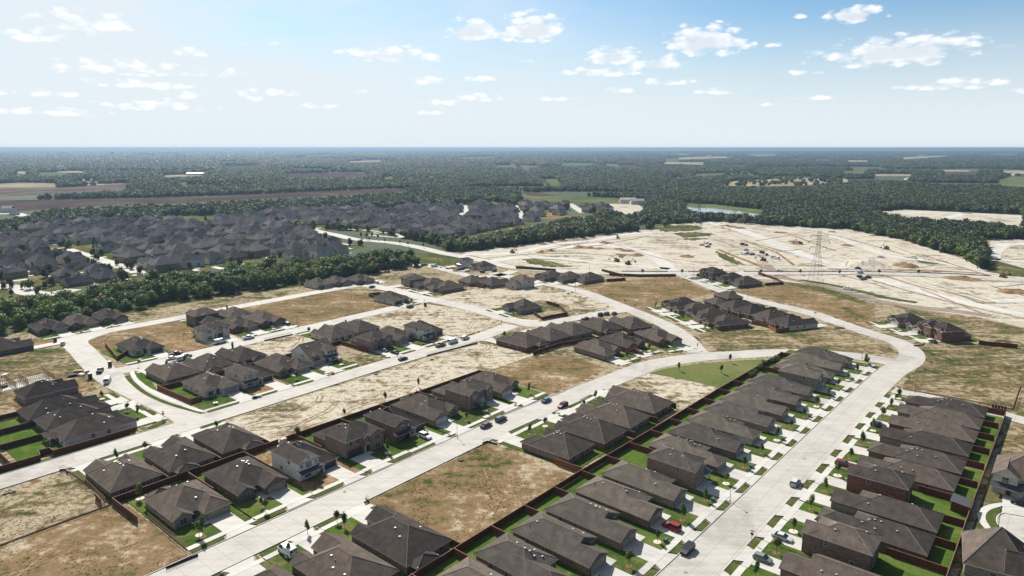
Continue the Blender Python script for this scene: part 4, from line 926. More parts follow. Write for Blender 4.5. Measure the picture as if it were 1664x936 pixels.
kerb_line([A(0, -138.9), A(60, -138.8), A(110, -138.8), A(160, -138.9), A(200, -136.4)], 5.3)
kerb_line([A(0, -138.9), A(60, -138.8), A(110, -138.8), A(160, -138.9), A(200, -136.4)], -5.3)
kerb_line([A(-20, -219), A(50, -218.6), A(90, -218.9)], 5.0); kerb_line([A(-20, -219), A(50, -218.6), A(120, -218.9), A(180, -219.4), A(230, -217.3)], -5.0)
# cul-de-sac, bottom right
cx_, cy_ = P(1700, 866)
poly(('road', 'road'), [(cx_ + 9.6 * math.cos(i * 6.2832 / 40), cy_ + 9.6 * math.sin(i * 6.2832 / 40)) for i in range(40)], ZR)
def ring(key, cx, cy, r0, r1, a0, a1, z, n=24):
    for i in range(n):
        p, q = R(a0 + (a1 - a0) * i / n), R(a0 + (a1 - a0) * (i + 1) / n)
        poly(key, [(cx + r0 * math.cos(p), cy + r0 * math.sin(p)), (cx + r1 * math.cos(p), cy + r1 * math.sin(p)), (cx + r1 * math.cos(q), cy + r1 * math.sin(q)), (cx + r0 * math.cos(q), cy + r0 * math.sin(q))], z)
ring(('verge', 'grass_verge'), cx_, cy_, 9.9, 12.0, 110, 235, ZL); ring(('walk', 'sidewalk'), cx_, cy_, 12.0, 13.7, 60, 240, ZS)
ring(('walk', 'kerb'), cx_, cy_, 9.6, 9.9, 60, 300, .26, 40)
pxpoly(('drive', 'driveway'), [(1629, 803), (1668, 803), (1672, 842), (1628, 834)], ZD)
# tyre tracks and spoil strips
rk = random.Random(9)
def track(pts, key='mud', off=.9, w=.42, z=.118):
    c = catmull([Vector(p) for p in pts], 5)
    for sgn in (-1, 1):
        q = []
        for i, p in enumerate(c):
            d = (c[min(i + 1, len(c) - 1)] - c[max(i - 1, 0)]).normalized(); q.append(p + Vector((-d.y, d.x)) * off * sgn)
        ribbon((key, 'tyre_tracks'), q, w, z + .001 * rk.randrange(5), smooth=False)
for (a0, a1, b0, b1, n) in [(102, 145, -131, -101, 3), (90, 228, -211, -186, 9), (-20, 55, -210, -185, 3), (-20, 58, -178, -147, 3), (150, 180, -288, -261, 3), (110, 150, -358, -336, 3), (192, 258, -358, -304, 6), (200, 268, -288, -228, 8), (150, 245, -390, -376, 4), (196, 226, -176, -147, 2)]:
    for k in range(n):
        a = rk.uniform(a0, a1); b = rk.uniform(b0, b1); L_ = rk.uniform(14, 34); an = rk.choice((0, 0, 1.57)) + rk.uniform(-.4, .4); pts = []
        for j in range(5): pts.append(A(min(a1, max(a0, a)), min(b1, max(b0, b)))); a += math.cos(an) * L_ / 4; b += math.sin(an) * L_ / 4; an += rk.uniform(-.5, .5)
        if all((Vector(pts[j + 1]) - Vector(pts[j])).length > .5 for j in range(4)): track(pts)
for k in range(60):
    px0, py0 = rk.uniform(780, 1620), rk.uniform(372, 500)
    if py0 < 372 + abs(px0 - 1250) * .07 or py0 > 432 + max(0, (px0 - 1200)) * .15: continue
    l = rk.uniform(40, 130); s_ = rk.choice((.28, .30, .34, -.15, .05)) + rk.uniform(-.06, .06)
    pts = [P(px0 + l * t, py0 + l * t * s_ + rk.uniform(-.7, .7)) for t in (0, .25, .5, .75, 1)]
    ribbon((rk.choice(['mud', 'scrub_brown', 'gravel', 'mud']), 'spoil_strip'), pts, rk.uniform(.8, 2.4), .13 + .001 * (k % 9))
for pts, w, key in [([(1166, 405), (1185, 413), (1206, 421), (1222, 427), (1243, 437)], 4, 'mud'), ([(1210, 391), (1238, 402), (1262, 411), (1290, 431)], 2.5, 'mud'), ([(1345, 437), (1400, 438), (1470, 439), (1540, 441), (1590, 444)], 4, 'mud'),
                    ([(1060, 441), (1140, 441), (1200, 441.3)], 2.2, 'scrub_brown'), ([(1215, 441), (1290, 441.5), (1380, 440.8)], 2.0, 'mud'), ([(1262, 447.5), (1330, 447), (1420, 446.6)], 2.0, 'scrub_brown'), ([(1410, 447), (1500, 450), (1600, 456), (1664, 459)], 2.0, 'mud'), ([(1300, 455), (1350, 463), (1400, 474), (1440, 484), (1490, 492)], 6, 'rough_green'),
                    ([(870, 396), (930, 398), (975, 404), (1010, 405)], 2.5, 'mud'), ([(780, 421), (850, 414), (930, 412), (1000, 416)], 2.0, 'scrub_brown'), ([(1418, 456), (1480, 474), (1560, 495), (1664, 518)], 1.6, 'mud'), ([(1300, 372), (1360, 384), (1410, 397), (1470, 414)], 2.0, 'mud'), ([(1165, 360), (1230, 362), (1320, 367), (1380, 369), (1430, 376), (1520, 404), (1570, 419)], 10, 'scrub_brown')]:
    ribbon((key, 'spoil_strip'), [P(*q) for q in pts], w, .142)
# middle-distance and far fields
far_polys = [('fallow', [(-100, 325), (0, 326), (240, 321.5), (400, 316.5), (520, 311), (640, 306), (690, 309), (560, 317), (400, 324), (300, 330), (180, 333), (60, 341), (0, 345), (-100, 347)]),
    ('tilled', [(-80, 305), (100, 305), (205, 298), (210, 300), (205, 308), (120, 313), (0, 319), (-80, 321)]), ('pale_field', [(-40, 300), (40, 297), (95, 298), (92, 304), (0, 306), (-40, 306)]),
    ('pale_field', [(138, 300), (200, 298), (205, 300.5), (140, 301.5)]), ('grass_field', [(268, 296.5), (410, 297), (412, 299.5), (300, 300), (268, 298)]), ('pale_field', [(250, 286), (290, 284), (330, 283), (332, 286), (270, 288)]),
    ('fallow', [(463, 282), (560, 280.5), (598, 282), (594, 287.5), (470, 289)]), ('grass_field', [(60, 281), (110, 280.5), (112, 284), (60, 285)]), ('pale_field', [(115, 291), (165, 290), (160, 293), (125, 294)]),
    ('grass_field', [(846, 318), (880, 319), (930, 321), (990, 321), (1060, 328), (1030, 331), (960, 331), (880, 326), (850, 323)]), ('fallow', [(848, 312), (880, 314), (905, 318), (860, 318)]),
    ('grass_field', [(1112, 330), (1165, 333), (1245, 342), (1243, 350), (1234, 349), (1200, 343), (1150, 338), (1116, 336)]), ('grass_field', [(885, 291), (905, 291), (915, 302), (893, 302)]),
    ('fallow', [(810, 253), (815, 253), (897, 300), (889, 300)]), ('pale_field', [(1172, 297), (1210, 293), (1290, 290), (1375, 290), (1380, 296), (1310, 301), (1240, 303), (1175, 302)]),
    ('grass_field', [(1618, 293), (1640, 287), (1700, 287), (1720, 304), (1660, 304), (1625, 301)]), ('grass_field', [(260, 352), (350, 350), (362, 358), (300, 362), (262, 362)]),
    ('pale_field', [(1100, 256), (1180, 254), (1182, 257), (1104, 259)]), ('pale_field', [(1218, 250), (1262, 249), (1264, 253), (1222, 254)]), ('pale_field', [(1372, 260), (1412, 261), (1414, 263), (1376, 263)]),
    ('grass_field', [(740, 256), (800, 254), (812, 257), (750, 258)]), ('pale_field', [(1460, 256), (1540, 252), (1545, 254), (1470, 259)]), ('fallow', [(1530, 280), (1590, 279), (1590, 284), (1535, 284)]),
    ('grass_field', [(1120, 283), (1230, 279), (1240, 281), (1130, 286)]), ('fallow', [(360, 270), (420, 268), (424, 271), (366, 273)]), ('pale_field', [(560, 262), (620, 261), (622, 263.5), (566, 264)])]
rq = random.Random(77)
for i in range(24):
    px_, py_ = rq.uniform(-20, 1680), 250 + 40 * rq.random() ** 1.4; w_ = rq.uniform(18, 75); h_ = rq.uniform(1.0, 2.6) * (1 + (py_ - 250) / 25)
    if 880 < px_ < 1010 and py_ > 285: continue
    sk = rq.uniform(-6, 6); far_polys.append((rq.choice(['fallow', 'grass_field', 'grass_field', 'fallow', 'grass_field', 'fallow', 'pale_field']), [(px_ - w_ / 2, py_ + rq.uniform(-.4, .4)), (px_ + w_ * .1, py_ - rq.uniform(0, .5)), (px_ + w_ / 2, py_ + rq.uniform(-.4, .4)), (px_ + w_ / 2 + sk, py_ + h_), (px_ - w_ / 2 + sk, py_ + h_ * rq.uniform(.7, 1))]))
M['fallow'] = mottled('fallow_brown_field', [(0.3, (0.045, 0.032, 0.028)), (0.5, (0.066, 0.048, 0.042)), (0.7, (0.105, 0.08, 0.066))], 0.01, fine=0.06, streak=((0.1, 1.5, 1), R(0), 0.05, 0.4))
M['tilled'] = mottled('tilled_field', [(0.3, (0.065, 0.047, 0.04)), (0.5, (0.11, 0.083, 0.07)), (0.7, (0.17, 0.135, 0.11))], 0.01, fine=0.06, streak=((1.2, 0.05, 1), R(28), 0.05, 0.9))
M['pale_field'] = mottled('pale_dry_field', [(0.3, (0.17, 0.14, 0.085)), (0.5, (0.27, 0.225, 0.15)), (0.7, (0.36, 0.31, 0.22))], 0.01, fine=0.08)
M['grass_field'] = mottled('pasture', [(0.3, (0.06, 0.082, 0.032)), (0.5, (0.095, 0.115, 0.045)), (0.7, (0.15, 0.145, 0.07))], 0.012, fine=0.08)
for i, (k, pts) in enumerate(far_polys): pxpoly((k, {'fallow': 'fallow_field', 'tilled': 'tilled_field', 'pale_field': 'dry_field', 'grass_field': 'pasture'}[k]), pts, 0.3 + .02 * (i % 3))
pxpoly(('scrub_orange', 'bare_lot'), [(862, 347), (905, 344), (928, 352), (905, 357.5), (868, 356)], .12)
# manholes
for i, (px_, py_) in enumerate([(1307, 746), (1114, 931), (1473, 585), (560, 800), (300, 690)]):
    x, y = P(px_, py_); poly(('gravel', 'manhole_cover'), [(x + .45 * math.cos(k * .785), y + .45 * math.sin(k * .785)) for k in range(8)], ZR + .04)
# pond
m = mat('pond_water', (0.30, 0.33, 0.31), 0.12, 0.6); M['water'] = m
pxpoly(('water', 'pond_water'), [(1118, 337), (1150, 338), (1200, 343), (1234, 349), (1226, 353.5), (1180, 349), (1140, 346), (1112, 341)], 0.35)
# ------------------------------------------------------------ houses of the new subdivision
ORD = ['first', 'second', 'third', 'fourth', 'fifth', 'sixth', 'seventh', 'eighth', 'ninth', 'tenth', 'eleventh', 'twelfth', 'thirteenth', 'fourteenth', 'fifteenth', 'sixteenth', 'seventeenth', 'eighteenth']
BN = {'brick_tan': 'tan brick', 'brick_brown': 'brown brick', 'brick_red': 'red brick', 'brick_grey': 'grey brick', 'brick_rose': 'rosy brick', 'stone_pale': 'pale walled', 'siding_white': 'white sided'}
HL = []; ALLH = []
def interp(tab, a):
    for (a0, b0), (a1, b1) in zip(tab, tab[1:]):
        if a <= a1: return b0 + (b1 - b0) * (a - a0) / (a1 - a0)
    return tab[-1][1]
WIDE = [(40, -56.4), (90, -55.9), (150, -55.0), (200, -54.4), (250, -53.8), (290, -53.0), (330, -52)]; MID = [(0, -138.9), (160, -138.9), (200, -136.4), (238, -133.6)]
# left side of the wide street
Lw = ['brick_tan', 'brick_grey', 'brick_brown', 'brick_rose', 'brick_brown', 'brick_tan', 'brick_rose', 'brick_brown', 'brick_brown', 'stone_pale', 'brick_tan', 'brick_rose', 'brick_brown', 'brick_tan', 'brick_grey', 'brick_brown', 'brick_tan', 'brick_rose']
for i in range(18):
    a = 86.0 + 12.45 * i + (0 if i < 12 else .4); bf = -71.3 + (a - 110) * 0.020
    two = i in (6, 14)
    hd = f"{ORD[i]} house up the wide street's left side"
    if two: h = house(hd, f"two storey {BN[Lw[i]]} house, {hd}", 'narrow2', Lw[i], '+b', a + 4.4, bf - 7.5, 1.1, 8.8, 15.0, 0, False, 'door_beige', 'roof_taupe')
    else: h = house(hd, f"{BN[Lw[i]]} narrow house, {hd}", 'narrow', Lw[i], '+b', a + 5.0, bf - 10.75, 1.1, 10.0, 21.5, [1, 2, 3, 0, 5, 1, 1, 2][i % 8], False, 'door_beige', 'roof_taupe')
    HL.append(h); ALLH.append(h)
    lot(h, interp(WIDE, a + 5) - 5.05 - bf, 1.2, 12.45 - h['W'] - 1.2, 27.6)
    x, y = h['fr'](8.6, -4.6); young_tree(x, y, f"young tree on lawn of {hd}", i, .9 + .25 * (i * 7 % 5) / 5)
    if i % 2 == 1: utility_box(*h['fr'](10.0, -6.0), R(50), f"green transformer box on lawn of {hd}")
    x, y = h['fr'](7.2, rnd.uniform(2.5, 4.2)); shrub(x, y, f"low shrub beside the door of {hd}", .6, 'leaf_olive' if i % 3 else 'leaf_rust')
    f = h['fr']
    y0 = 17.0 if not two else 12
    fence([f(-1.2, y0), f(-1.2, 27.4)], f"brown side fence of back yard at {hd}", group='side fences of narrow back yards')
HR = []
Rw = ['brick_grey', 'brick_rose', 'brick_brown', 'brick_brown', 'brick_grey', 'brick_red', 'brick_tan', 'brick_brown', 'brick_grey', 'brick_red', 'brick_tan', 'brick_rose']
for i in range(12):
    a = [124.0, 136.6, 149.3, 161.6, 173.6, 186.3, 199.0, 211.5, 225.6, 238.2, 250.9, 263.3][i]
    two = i in (2, 5)
    hd = f"{ORD[i]} house up the wide street's right side"
    if two: h = house(hd, f"two storey {BN[Rw[i]]} house, {hd}", 'narrow2', Rw[i], '-b', a + 4.4, -40 + 7.2, 0, 8.8, 14.4, 1, True, 'door_beige')
    else: h = house(hd, f"{BN[Rw[i]]} narrow house, {hd}", 'narrow', Rw[i], '-b', a + 5.0, -40 + 11.4, 0, 10.0, 22.8, [5, 3, 1, 2][i % 4], True, 'door_beige', 'roof_brown', 'trim_dark')
    HR.append(h); ALLH.append(h)
    lot(h, -40 - interp(WIDE, a + 5) - 5.05, 12.5 - h['W'] - 1.2, 1.2, 27.4)
    f = h['fr']; W_ = h['W']
    x, y = f(1.6, -3.6); young_tree(x, y, f"young tree on lawn of {hd}", i + 1, .95 + .3 * (i * 3 % 4) / 4)
    fence([f(W_ + 1.2, 15.5 if not two else 14.6), f(W_ + 1.2, 27.2)], f"brown side fence of back yard at {hd}", group='side fences of narrow back yards')
    if i % 2 == 0:
        k = 'ac'
        if k not in _unit:
            b = MB(); b.box(-.45, -.45, 0, .45, .45, .1, M['walk']); b.box(-.38, -.38, .1, .38, .38, .9, M['rim']); b.cyl((0, 0, .9), (0, 0, .95), .3, .3, M['tyre'], 10); _unit[k] = b.mesh('air_conditioner')
        x, y = f(W_ + .7, h['D'] - 1.0); tag(link_mesh('air_conditioner', _unit[k], None, (x, y, .15), 0), f"grey air conditioner behind {hd}", 'air conditioner', 'air conditioners behind houses')
# row above the middle street, facing it (front b -155.5)
def hrow(cx, cb, face, kind, wm, hd, S, l0, l1, rear, W=12.6, D=19, v=0, mir=False, gm='door_beige', rot=0, front='lawn', yard='lawn', walk=True, tree=True, tm='trim', rm='roof_brown', vents=4, drive='drive', fences=False, style=None):
    st = style or {'hip': 'one storey', 'white2': 'two storey', 'tan2': 'two storey', 'dormer': 'dormered', 'manor': 'steep gabled'}[kind]
    h = house(hd, f"{st} {BN[wm]} house, {hd}", kind, wm, face, cx, cb, rot, W, D, v, mir, gm, rm, tm, vents=vents)
    lot(h, S, l0, l1, rear, front, yard, walk, drive)
    f = h['fr']; g = h['g']
    tx = (g[1] + W + l1) / 2 if g[0] < W - g[1] else (g[0] - l0) / 2
    if tree: x, y = f(tx, -S * .42); young_tree(x, y, f"young tree before the {hd}"[:200], len(ALLH), .95)
    if front == 'lawn' and len(ALLH) % 2 == 0:
        sx = h['door'][0] + (1.8 if g[0] < W - g[1] else -1.8); x, y = f(sx, -.2); shrub(x, y, f"round shrub by the {hd}", .7)
    if fences: fence([f(-l0, D * .55), f(-l0, rear)], f"brown side fence of back yard at {hd}", group='side fences of wide back yards')
    ALLH.append(h); return h
FR = [(68.4, -164.6, 'hip', 'brick_tan', 18.0, 1, True, 'door_beige', 'first house above the middle street'),
      (84.8, -166.0, 'hip', 'brick_brown', 20.0, 0, True, 'door_beige', 'second house above the middle street'),
      (101.5, -164.2, 'white2', 'siding_white', 17.0, 0, True, 'door_brown', 'white house third above the middle street'),
      (118.4, -166.0, 'tan2', 'brick_rose', 20.0, 0, False, 'door_brown', 'fourth house above the middle street'),
      (135.3, -164.3, 'white2', 'brick_brown', 18.0, 0, True, 'door_brown', 'fifth house above the middle street'),
      (151.6, -165.6, 'hip', 'brick_tan', 21.0, 3, False, 'door_white', 'sixth house above the middle street'),
      (169.4, -166.0, 'tan2', 'brick_rose', 20.0, 1, True, 'door_white', 'seventh house above the middle street'),
      (185.0, -165.0, 'hip', 'brick_tan', 20.0, 2, False, 'door_white', 'last house above the middle street')]
for i, (cx, cb, k, wm, D, v, mir, gm, hd) in enumerate(FR):
    style = None
    # garage on the high-a side for mirrored houses; white2 keeps its gable at low a
    h = hrow(cx, cb, '+b', k, wm, hd, 11.4, 1.9, 1.9, 25.5, 13.0, D, v, mir, gm, front='mud' if i == 2 else 'lawn', yard='mud' if i == 2 else 'lawn', fences=i > 0)
# below the middle street, facing it
hrow(61.5, -112.3, '-b', 'hip', 'brick_grey', 'first house below the middle street', 10.4, 1.2, 1.2, 24, 12.8, 21, 1)
hrow(77.0, -112.3, '-b', 'hip', 'brick_brown', 'second house below the middle street', 10.4, 1.2, 1.2, 24, 12.8, 21, 3)
hrow(92.3, -112.3, '-b', 'hip', 'brick_rose', 'third house below the middle street', 10.4, 1.2, 1.2, 24, 12.8, 21.6, 5, fences=True)
for i, (cx, k, wm, hd, D) in enumerate([(156.8, 'hip', 'brick_rose', 'house right of the orange lot', 17.5), (172.1, 'hip', 'brick_brown', 'second house past the orange lot', 20.5), (187.2, 'hip', 'brick_grey', 'third house past the orange lot', 20.5), (203.2, 'hip', 'brick_brown', 'tall house beside the pale dirt plot', 22)]):
    hrow(cx, -102.6 - D / 2 if i else -113.6, '-b', k, wm, hd, ((-123.1 if i else -122.35) - interp(MID, cx) - 5.25), 1.2, 1.3, 23 - (0 if i else 2), 13.0, D, [4, 4, 0, 2][i], i % 2 == 0, fences=i > 0)
# between the left street and the middle street's back fence
for i, (cx, wm) in enumerate([(64.2, 'brick_brown'), (79.2, 'brick_tan'), (94.4, 'brick_brown')]):
    hrow(cx, -193.9, '-b', 'hip', wm, ['left', 'middle', 'right'][i] + ' of three houses under the left street', 10.2, 1.2, 1.3, 20.6, 12.4, 18.8, [0, 3, 1][i], i != 1, fences=True)
# above the left street (front b -236.5)
hrow(115.2, -246.0, '+b', 'hip', 'stone_pale', 'first house above the left street', 13.2, 6.0, 1.2, 22, 12.4, 19, 0, True, style='one storey', fences=False)
hrow(129.8, -245.0, '+b', 'white2', 'stone_pale', 'second house above the left street', 13.0, 1.0, 1.0, 21, 13.0, 17, 1, True, 'door_brown', front='mud', tree=False)
hrow(145.8, -246.4, '+b', 'hip', 'brick_tan', 'third house above the left street', 13.0, 1.2, 1.2, 22, 13.2, 20.4, 4, True)
hrow(161.8, -246.6, '+b', 'dormer', 'siding_white', 'fourth house above the left street', 13.0, 1.2, 1.2, 22, 13.6, 16.5, 0, False)
hrow(191.0, -245.5, '+b', 'tan2', 'brick_rose', 'house with parked cars on the left street', 13.0, 1.0, 1.2, 22, 11.6, 18, 1, False, 'door_brown')
hrow(205.3, -245.8, '+b', 'hip', 'brick_tan', 'house between two tall ones, left street', 13.0, 1.2, 1.2, 22, 12.0, 19.5, 2, False)
hrow(219.6, -241.8, '+b', 'white2', 'siding_white', 'last house above the left street', 10.5, 1.2, 1.2, 22, 13.4, 17, 2, True, 'door_brown', front='mud', yard='dirt_lot', tree=False, tm='trim_dark', rm='roof_dark')
# facing the short inner street from below
for i, (cx, wm, hd, v) in enumerate([(112.6, 'brick_grey', 'first house below the inner street', 0), (127.0, 'brick_brown', 'second house below the inner street', 1), (141.6, 'brick_brown', 'third house below the inner street', 3), (187.8, 'stone_pale', 'pale house below the inner street', 2), (203.2, 'brick_tan', 'last house below the inner street', 4)]):
    hrow(cx, -271.9, '-b', 'hip' , wm, hd, 9.2, 1.0, 1.0, 22.4, 13.0, 19.0, v, i % 2 == 0, tm='trim' if i != 2 else 'trim_dark')
# above the inner street
hrow(119.4, -319.6, '+b', 'hip', 'stone_pale', 'corner house with small fenced yard', 9.8, 6.5, 1.2, 22, 12.4, 19.5, 4, True, 'door_brown', tm='trim_dark', rm='roof_dark')
hrow(151.4, -318.6, '+b', 'tan2', 'stone_pale', 'tan house above the inner street', 11.0, 1.2, 1.2, 20, 13, 14.5, 1, True, 'door_brown', tm='trim_dark', front='dirt_lot', yard='mud', tree=False, walk=False)
hrow(167.4, -322.6, '+b', 'hip', 'brick_red', 'red house above the inner street', 11.0, 1.2, 1.2, 20, 12.2, 19.5, 1, True)
hrow(182.0, -322.0, '+b', 'hip', 'brick_brown', 'last house above the inner street', 10.6, 1.2, 1.6, 20, 12.8, 20.5, 3, True)
hrow(162.0, -345.6, '-b', 'tan2', 'brick_brown', 'tall house under the upper left street', 8.4, 1, 1, 18, 12.4, 16, 0, False)
hrow(177.6, -345.6, '-b', 'hip', 'brick_brown', 'hipped house under the upper left street', 8.4, 1, 1, 18, 13, 18, 1, True)
hrow(258.6, -310.2, '+b', 'hip', 'stone_pale', 'lone house with L shaped fence', 9.3, 1.2, 1.2, 20, 12.6, 18.5, 0, False, 'door_brown')
# by the tree belt
for i, cx in enumerate((104.2, 118.0, 132.0)):
    hrow(cx, -390.6, '+b', 'hip', 'brick_brown', ['left', 'middle', 'right'][i] + ' of three houses by the tree belt', [10, 9.5, 8.6][i], 1.0, 1.0, 24, 12.2, 19, [1, 4, 0][i], True, tree=i > 0)
for i, (cx, cb) in enumerate(((256.5, -381.5), (269.0, -378.5), (283.0, -372.0))):
    hrow(cx, cb, '+b', 'hip', 'stone_pale' if i == 0 else 'brick_tan', ['left', 'middle', 'right'][i] + ' of three houses below the belt end', [3.6, 2.5, 1][i] + 4, .6, .6, 20, 12.0, 16, [0, 3, 1][i], True, walk=False, tree=False, rot=4 * i)
# left block, facing the curved street
for i, (cb, wm, hd, a1, W_) in enumerate([(-235.6, 'siding_white', 'white walled corner house, left block', 82.0, 12.6), (-249.4, 'brick_brown', 'second house of the left block', 81.5, 12.6), (-263.0, 'brick_brown', 'third house of the left block', 80.5, 12.6)]):
    hrow(a1 - 10.4, cb, '+a', 'hip', wm, hd, 9.6, .6, .6, 33, W_, 20.8, [1, 4, 2][i], i == 1, rm='roof_dark', vents=8)
hrow(73.2, -286.6, '+a', 'hip', 'brick_tan', 'unfinished dark roofed house, left block', 9.6, .6, .6, 20, 11.4, 17, 2, False, front='mud', yard='mud', walk=False, tree=False, rm='roof_dark', vents=2, drive=None)
hrow(79.5, -365.5, '+a', 'hip', 'brick_brown', 'dark roofed house at the left edge', 14, .6, .6, 20, 14, 19, 2, False, rm='roof_dark', front='mud', walk=False, tree=False, vents=2)
# between the left and curved upper streets
for i, (cx, cb, ro) in enumerate([(236.5, -193.2, 2), (252.3, -190.6, 8), (267.2, -187.6, 12), (282.6, -180.0, 18), (297.0, -170.6, 24)]):
    hrow(cx, cb, '-b', 'hip', ['brick_red', 'brick_brown', 'brick_grey', 'brick_brown', 'brick_brown'][i], ORD[i] + ' house below the central T junction', 9, .7, .7, 21, 13.2, 19, [1, 4, 0, 3, 2][i], i % 2 == 0, rot=ro, walk=False, tree=i == 0)
for i, (cx, cb, ro) in enumerate([(249.3, -158.6, 9), (266.4, -156.2, 15), (283.8, -147.4, 23)]):
    hrow(cx, cb, '+b', 'hip', ['brick_rose', 'brick_red', 'brick_red'][i], ['left', 'middle', 'right'][i] + ' of three houses above the curve', 9.6, 1, 1, 18, 12.6, 18.4, [1, 0, 3][i], i == 2, rot=ro)
hrow(290.2, -236.2, '-a', 'hip', 'brick_grey', 'lone dark house with walled green yard', 8, 6, 1, 20, 14.5, 17, 2, False, rot=14, tree=False, rm='roof_dark')
# upper rows
for i, (cx, cb, k, wm) in enumerate([(303.0, -338.0, 'tan2', 'brick_grey'), (302.4, -323.0, 'hip', 'brick_tan'), (301.6, -308.6, 'hip', 'brick_rose')]):
    hrow(cx, cb, '-a', k, wm, ['far', 'middle', 'near'][i] + ' house of the upper centre row', 9, .6, .6, 20, 13.2, 19, [0, 2, 1][i], False, rot=8, walk=i != 0, tree=False, front='lawn' if i == 2 else 'mud')
for i, (cx, cb, k, wm) in enumerate([(330.0, -310.5, 'hip', 'brick_tan'), (334.0, -295.5, 'hip', 'brick_tan'), (341.0, -279.5, 'tan2', 'stone_pale')]):
    hrow(cx, cb, '+a', k, wm, ['left', 'middle', 'right'][i] + ' house backing on the orange soil', 8, .6, .6, 20, 13, 16, [0, 2, 1][i], False, rot=10, walk=False, tree=False, yard='mud', vents=0)
hrow(377.5, -364.5, '-a', 'white2', 'siding_white', 'unfinished white house near the boulevard', 9, 1, 1, 18, 12.5, 13, 1, False, rot=10, front='mud', yard='mud', walk=False, tree=False)
hrow(375.0, -344.5, '-a', 'hip', 'siding_white', 'unfinished low white house near the boulevard', 9, 1, 1, 18, 12.5, 17, 2, False, rot=10, front='mud', yard='mud', walk=False, tree=False)
for i, (cx, cb) in enumerate([(375.5, -281.5), (379.5, -268.5), (386.0, -256.0)]):
    hrow(cx, cb, '-a', 'hip', 'brick_grey', ['left', 'middle', 'right'][i] + ' of three houses above the curving street', 10, .6, .6, 24, 12.6, 18.6, [0, 2, 1][i], True, rot=11, tree=i == 1)
for i, (cx, cb) in enumerate([(454.8, -193.8), (448.0, -181.2), (441.0, -168.4)]):
    hrow(cx, cb, '-a', 'tan2' if i == 0 else 'hip', 'brick_brown', ['left', 'middle', 'right'][i] + ' of three houses under the boulevard', 10, .6, .6, 26, 12.8, 19.5, [0, 2, 1][i], True, rot=27, tree=i > 0, rm='roof_dark')
for i, (cx, cb) in enumerate([(353.4, -171.2), (346.0, -159.0), (338.4, -146.9), (330.9, -134.8)]):
    hrow(cx, cb, '-a', 'hip', ['brick_brown', 'brick_grey', 'brick_tan', 'brick_red'][i], ORD[i] + ' house of the centre right row', 9.5, .5, .5, 22, 12.8, 19.5, [0, 2, 1, 3][i], i % 2 == 0, rot=31, rm='roof_dark')
for i, (cx, cb) in enumerate([(377.0, -155.0), (370.4, -143.0), (364.6, -131.4), (358.8, -119.3), (352.7, -107.5)]):
    hrow(cx, cb, '+a', 'tan2' if i == 0 else 'hip', ['brick_brown', 'brick_red', 'brick_brown', 'brick_brown', 'stone_pale'][i], ORD[i] + ' house of the row on the sweeping street', 8, .5, .5, 20, 12.8, 19.5, [0, 1, 3, 1, 5][i], i % 2 == 1, rot=30, rm='roof_dark', walk=False, tree=False)
for i, (cx, cb) in enumerate([(395.0, -64.5), (386.0, -53.0), (378.0, -43.4)]):
    hrow(cx, cb, '-a', 'tan2' if i == 2 else 'hip', ['brick_grey', 'brick_grey', 'brick_red'][i], ['left', 'middle', 'right'][i] + ' of three houses by the right bend', 10, .4, .4, 22, 12.2, 17, [2, 0, 1][i], True, 'door_white', rot=42, rm='roof_dark', tree=i > 0)
# big houses on the cul-de-sac
x, y = P(1609, 800); a_, b_ = AB(x, y)
hrow(a_ + 7.3, b_ + 6.8, '-a', 'manor', 'stone_pale', 'cul-de-sac house behind the long right fence', 5, 1, 1, 16, 13.5, 14.5, 0, False, 'door_brown', drive=None, yard=None, front=None, rot=0, walk=False, tree=False, vents=1)
x, y = P(1622, 925); a_, b_ = AB(x, y)
hrow(a_ + .5, b_ + 1.0, '+b', 'manor', 'brick_grey', 'big gabled house at the bottom right corner', 8, 1, 1, 14, 13.5, 15, 1, False, 'door_brown', rot=-8, walk=False, tree=False, yard='lawn', vents=3)
print('houses', len(ALLH))
# ------------------------------------------------------------ fences
def G(*pts): return [A(*p) for p in pts]
def X(*pts): return [P(*p) for p in pts]
def arc(p0, p1, n=1): return [p0, p1]
fence(G((40, -98.9), (100.3, -98.9), (145.5, -98.6), (185, -97.4), (235, -96.6), (298, -94.5)), 'very long dark fence between narrow houses and the middle street lots', group='long back fences')
fence(G((90, -12.4), (150, -12.5), (195, -12.5), (240, -12.2), (277, -12.0), (277, -22)), 'long back fence right of the wide street houses', group='long back fences')
fence(G((79, -181.8), (104.4, -181.8)), 'short back fence left of the white block pillar', group='long back fences')
fence(G((106.4, -181.8), (150, -180.6), (193.5, -179.6), (193.5, -176)), 'long dark fence below the pale dirt strip', group='long back fences')
fence(G((57.5, -167.5), (57.2, -182.0), (79, -181.8)), 'fence around the corner beside the dry weeds', m='fence', group='long back fences')
fence(G((55, -183.2), (55.3, -188)), 'fence left of three houses under the left street', group='long back fences')
fence(G((20, -225.6), (53.6, -225.4), (54.2, -229.2), (57, -229.0), (57.2, -225.8), (80, -225.6)), 'brown fence along the left street verge', m='fence', group='fences along the left street')
fence(G((103.8, -258.4), (101.9, -261), (103.2, -236.8), (107.4, -237.0)), 'orange lit fence beside the wide corner sidewalk', m='fence_new', group='fences along the left street')
fence(G((104, -258.7), (148, -258.6), (183.5, -258.9), (183.6, -239)), 'dark fence between two back to back rows', group='long back fences')
fence(G((46.5, -227), (46.5, -286)), 'fence behind the left block yards', group='long back fences')
for k, b in enumerate((-242.6, -256.4, -270.4)):
    fence(G((61, b), (46.6, b)), ['nearest', 'middle', 'farthest'][k] + ' cross fence in left block yards', group='cross fences of left block')
    fence(G((46.4, b), (28, b)), ['nearest', 'middle', 'farthest'][k] + ' cross fence at the left picture edge', group='cross fences of left block')
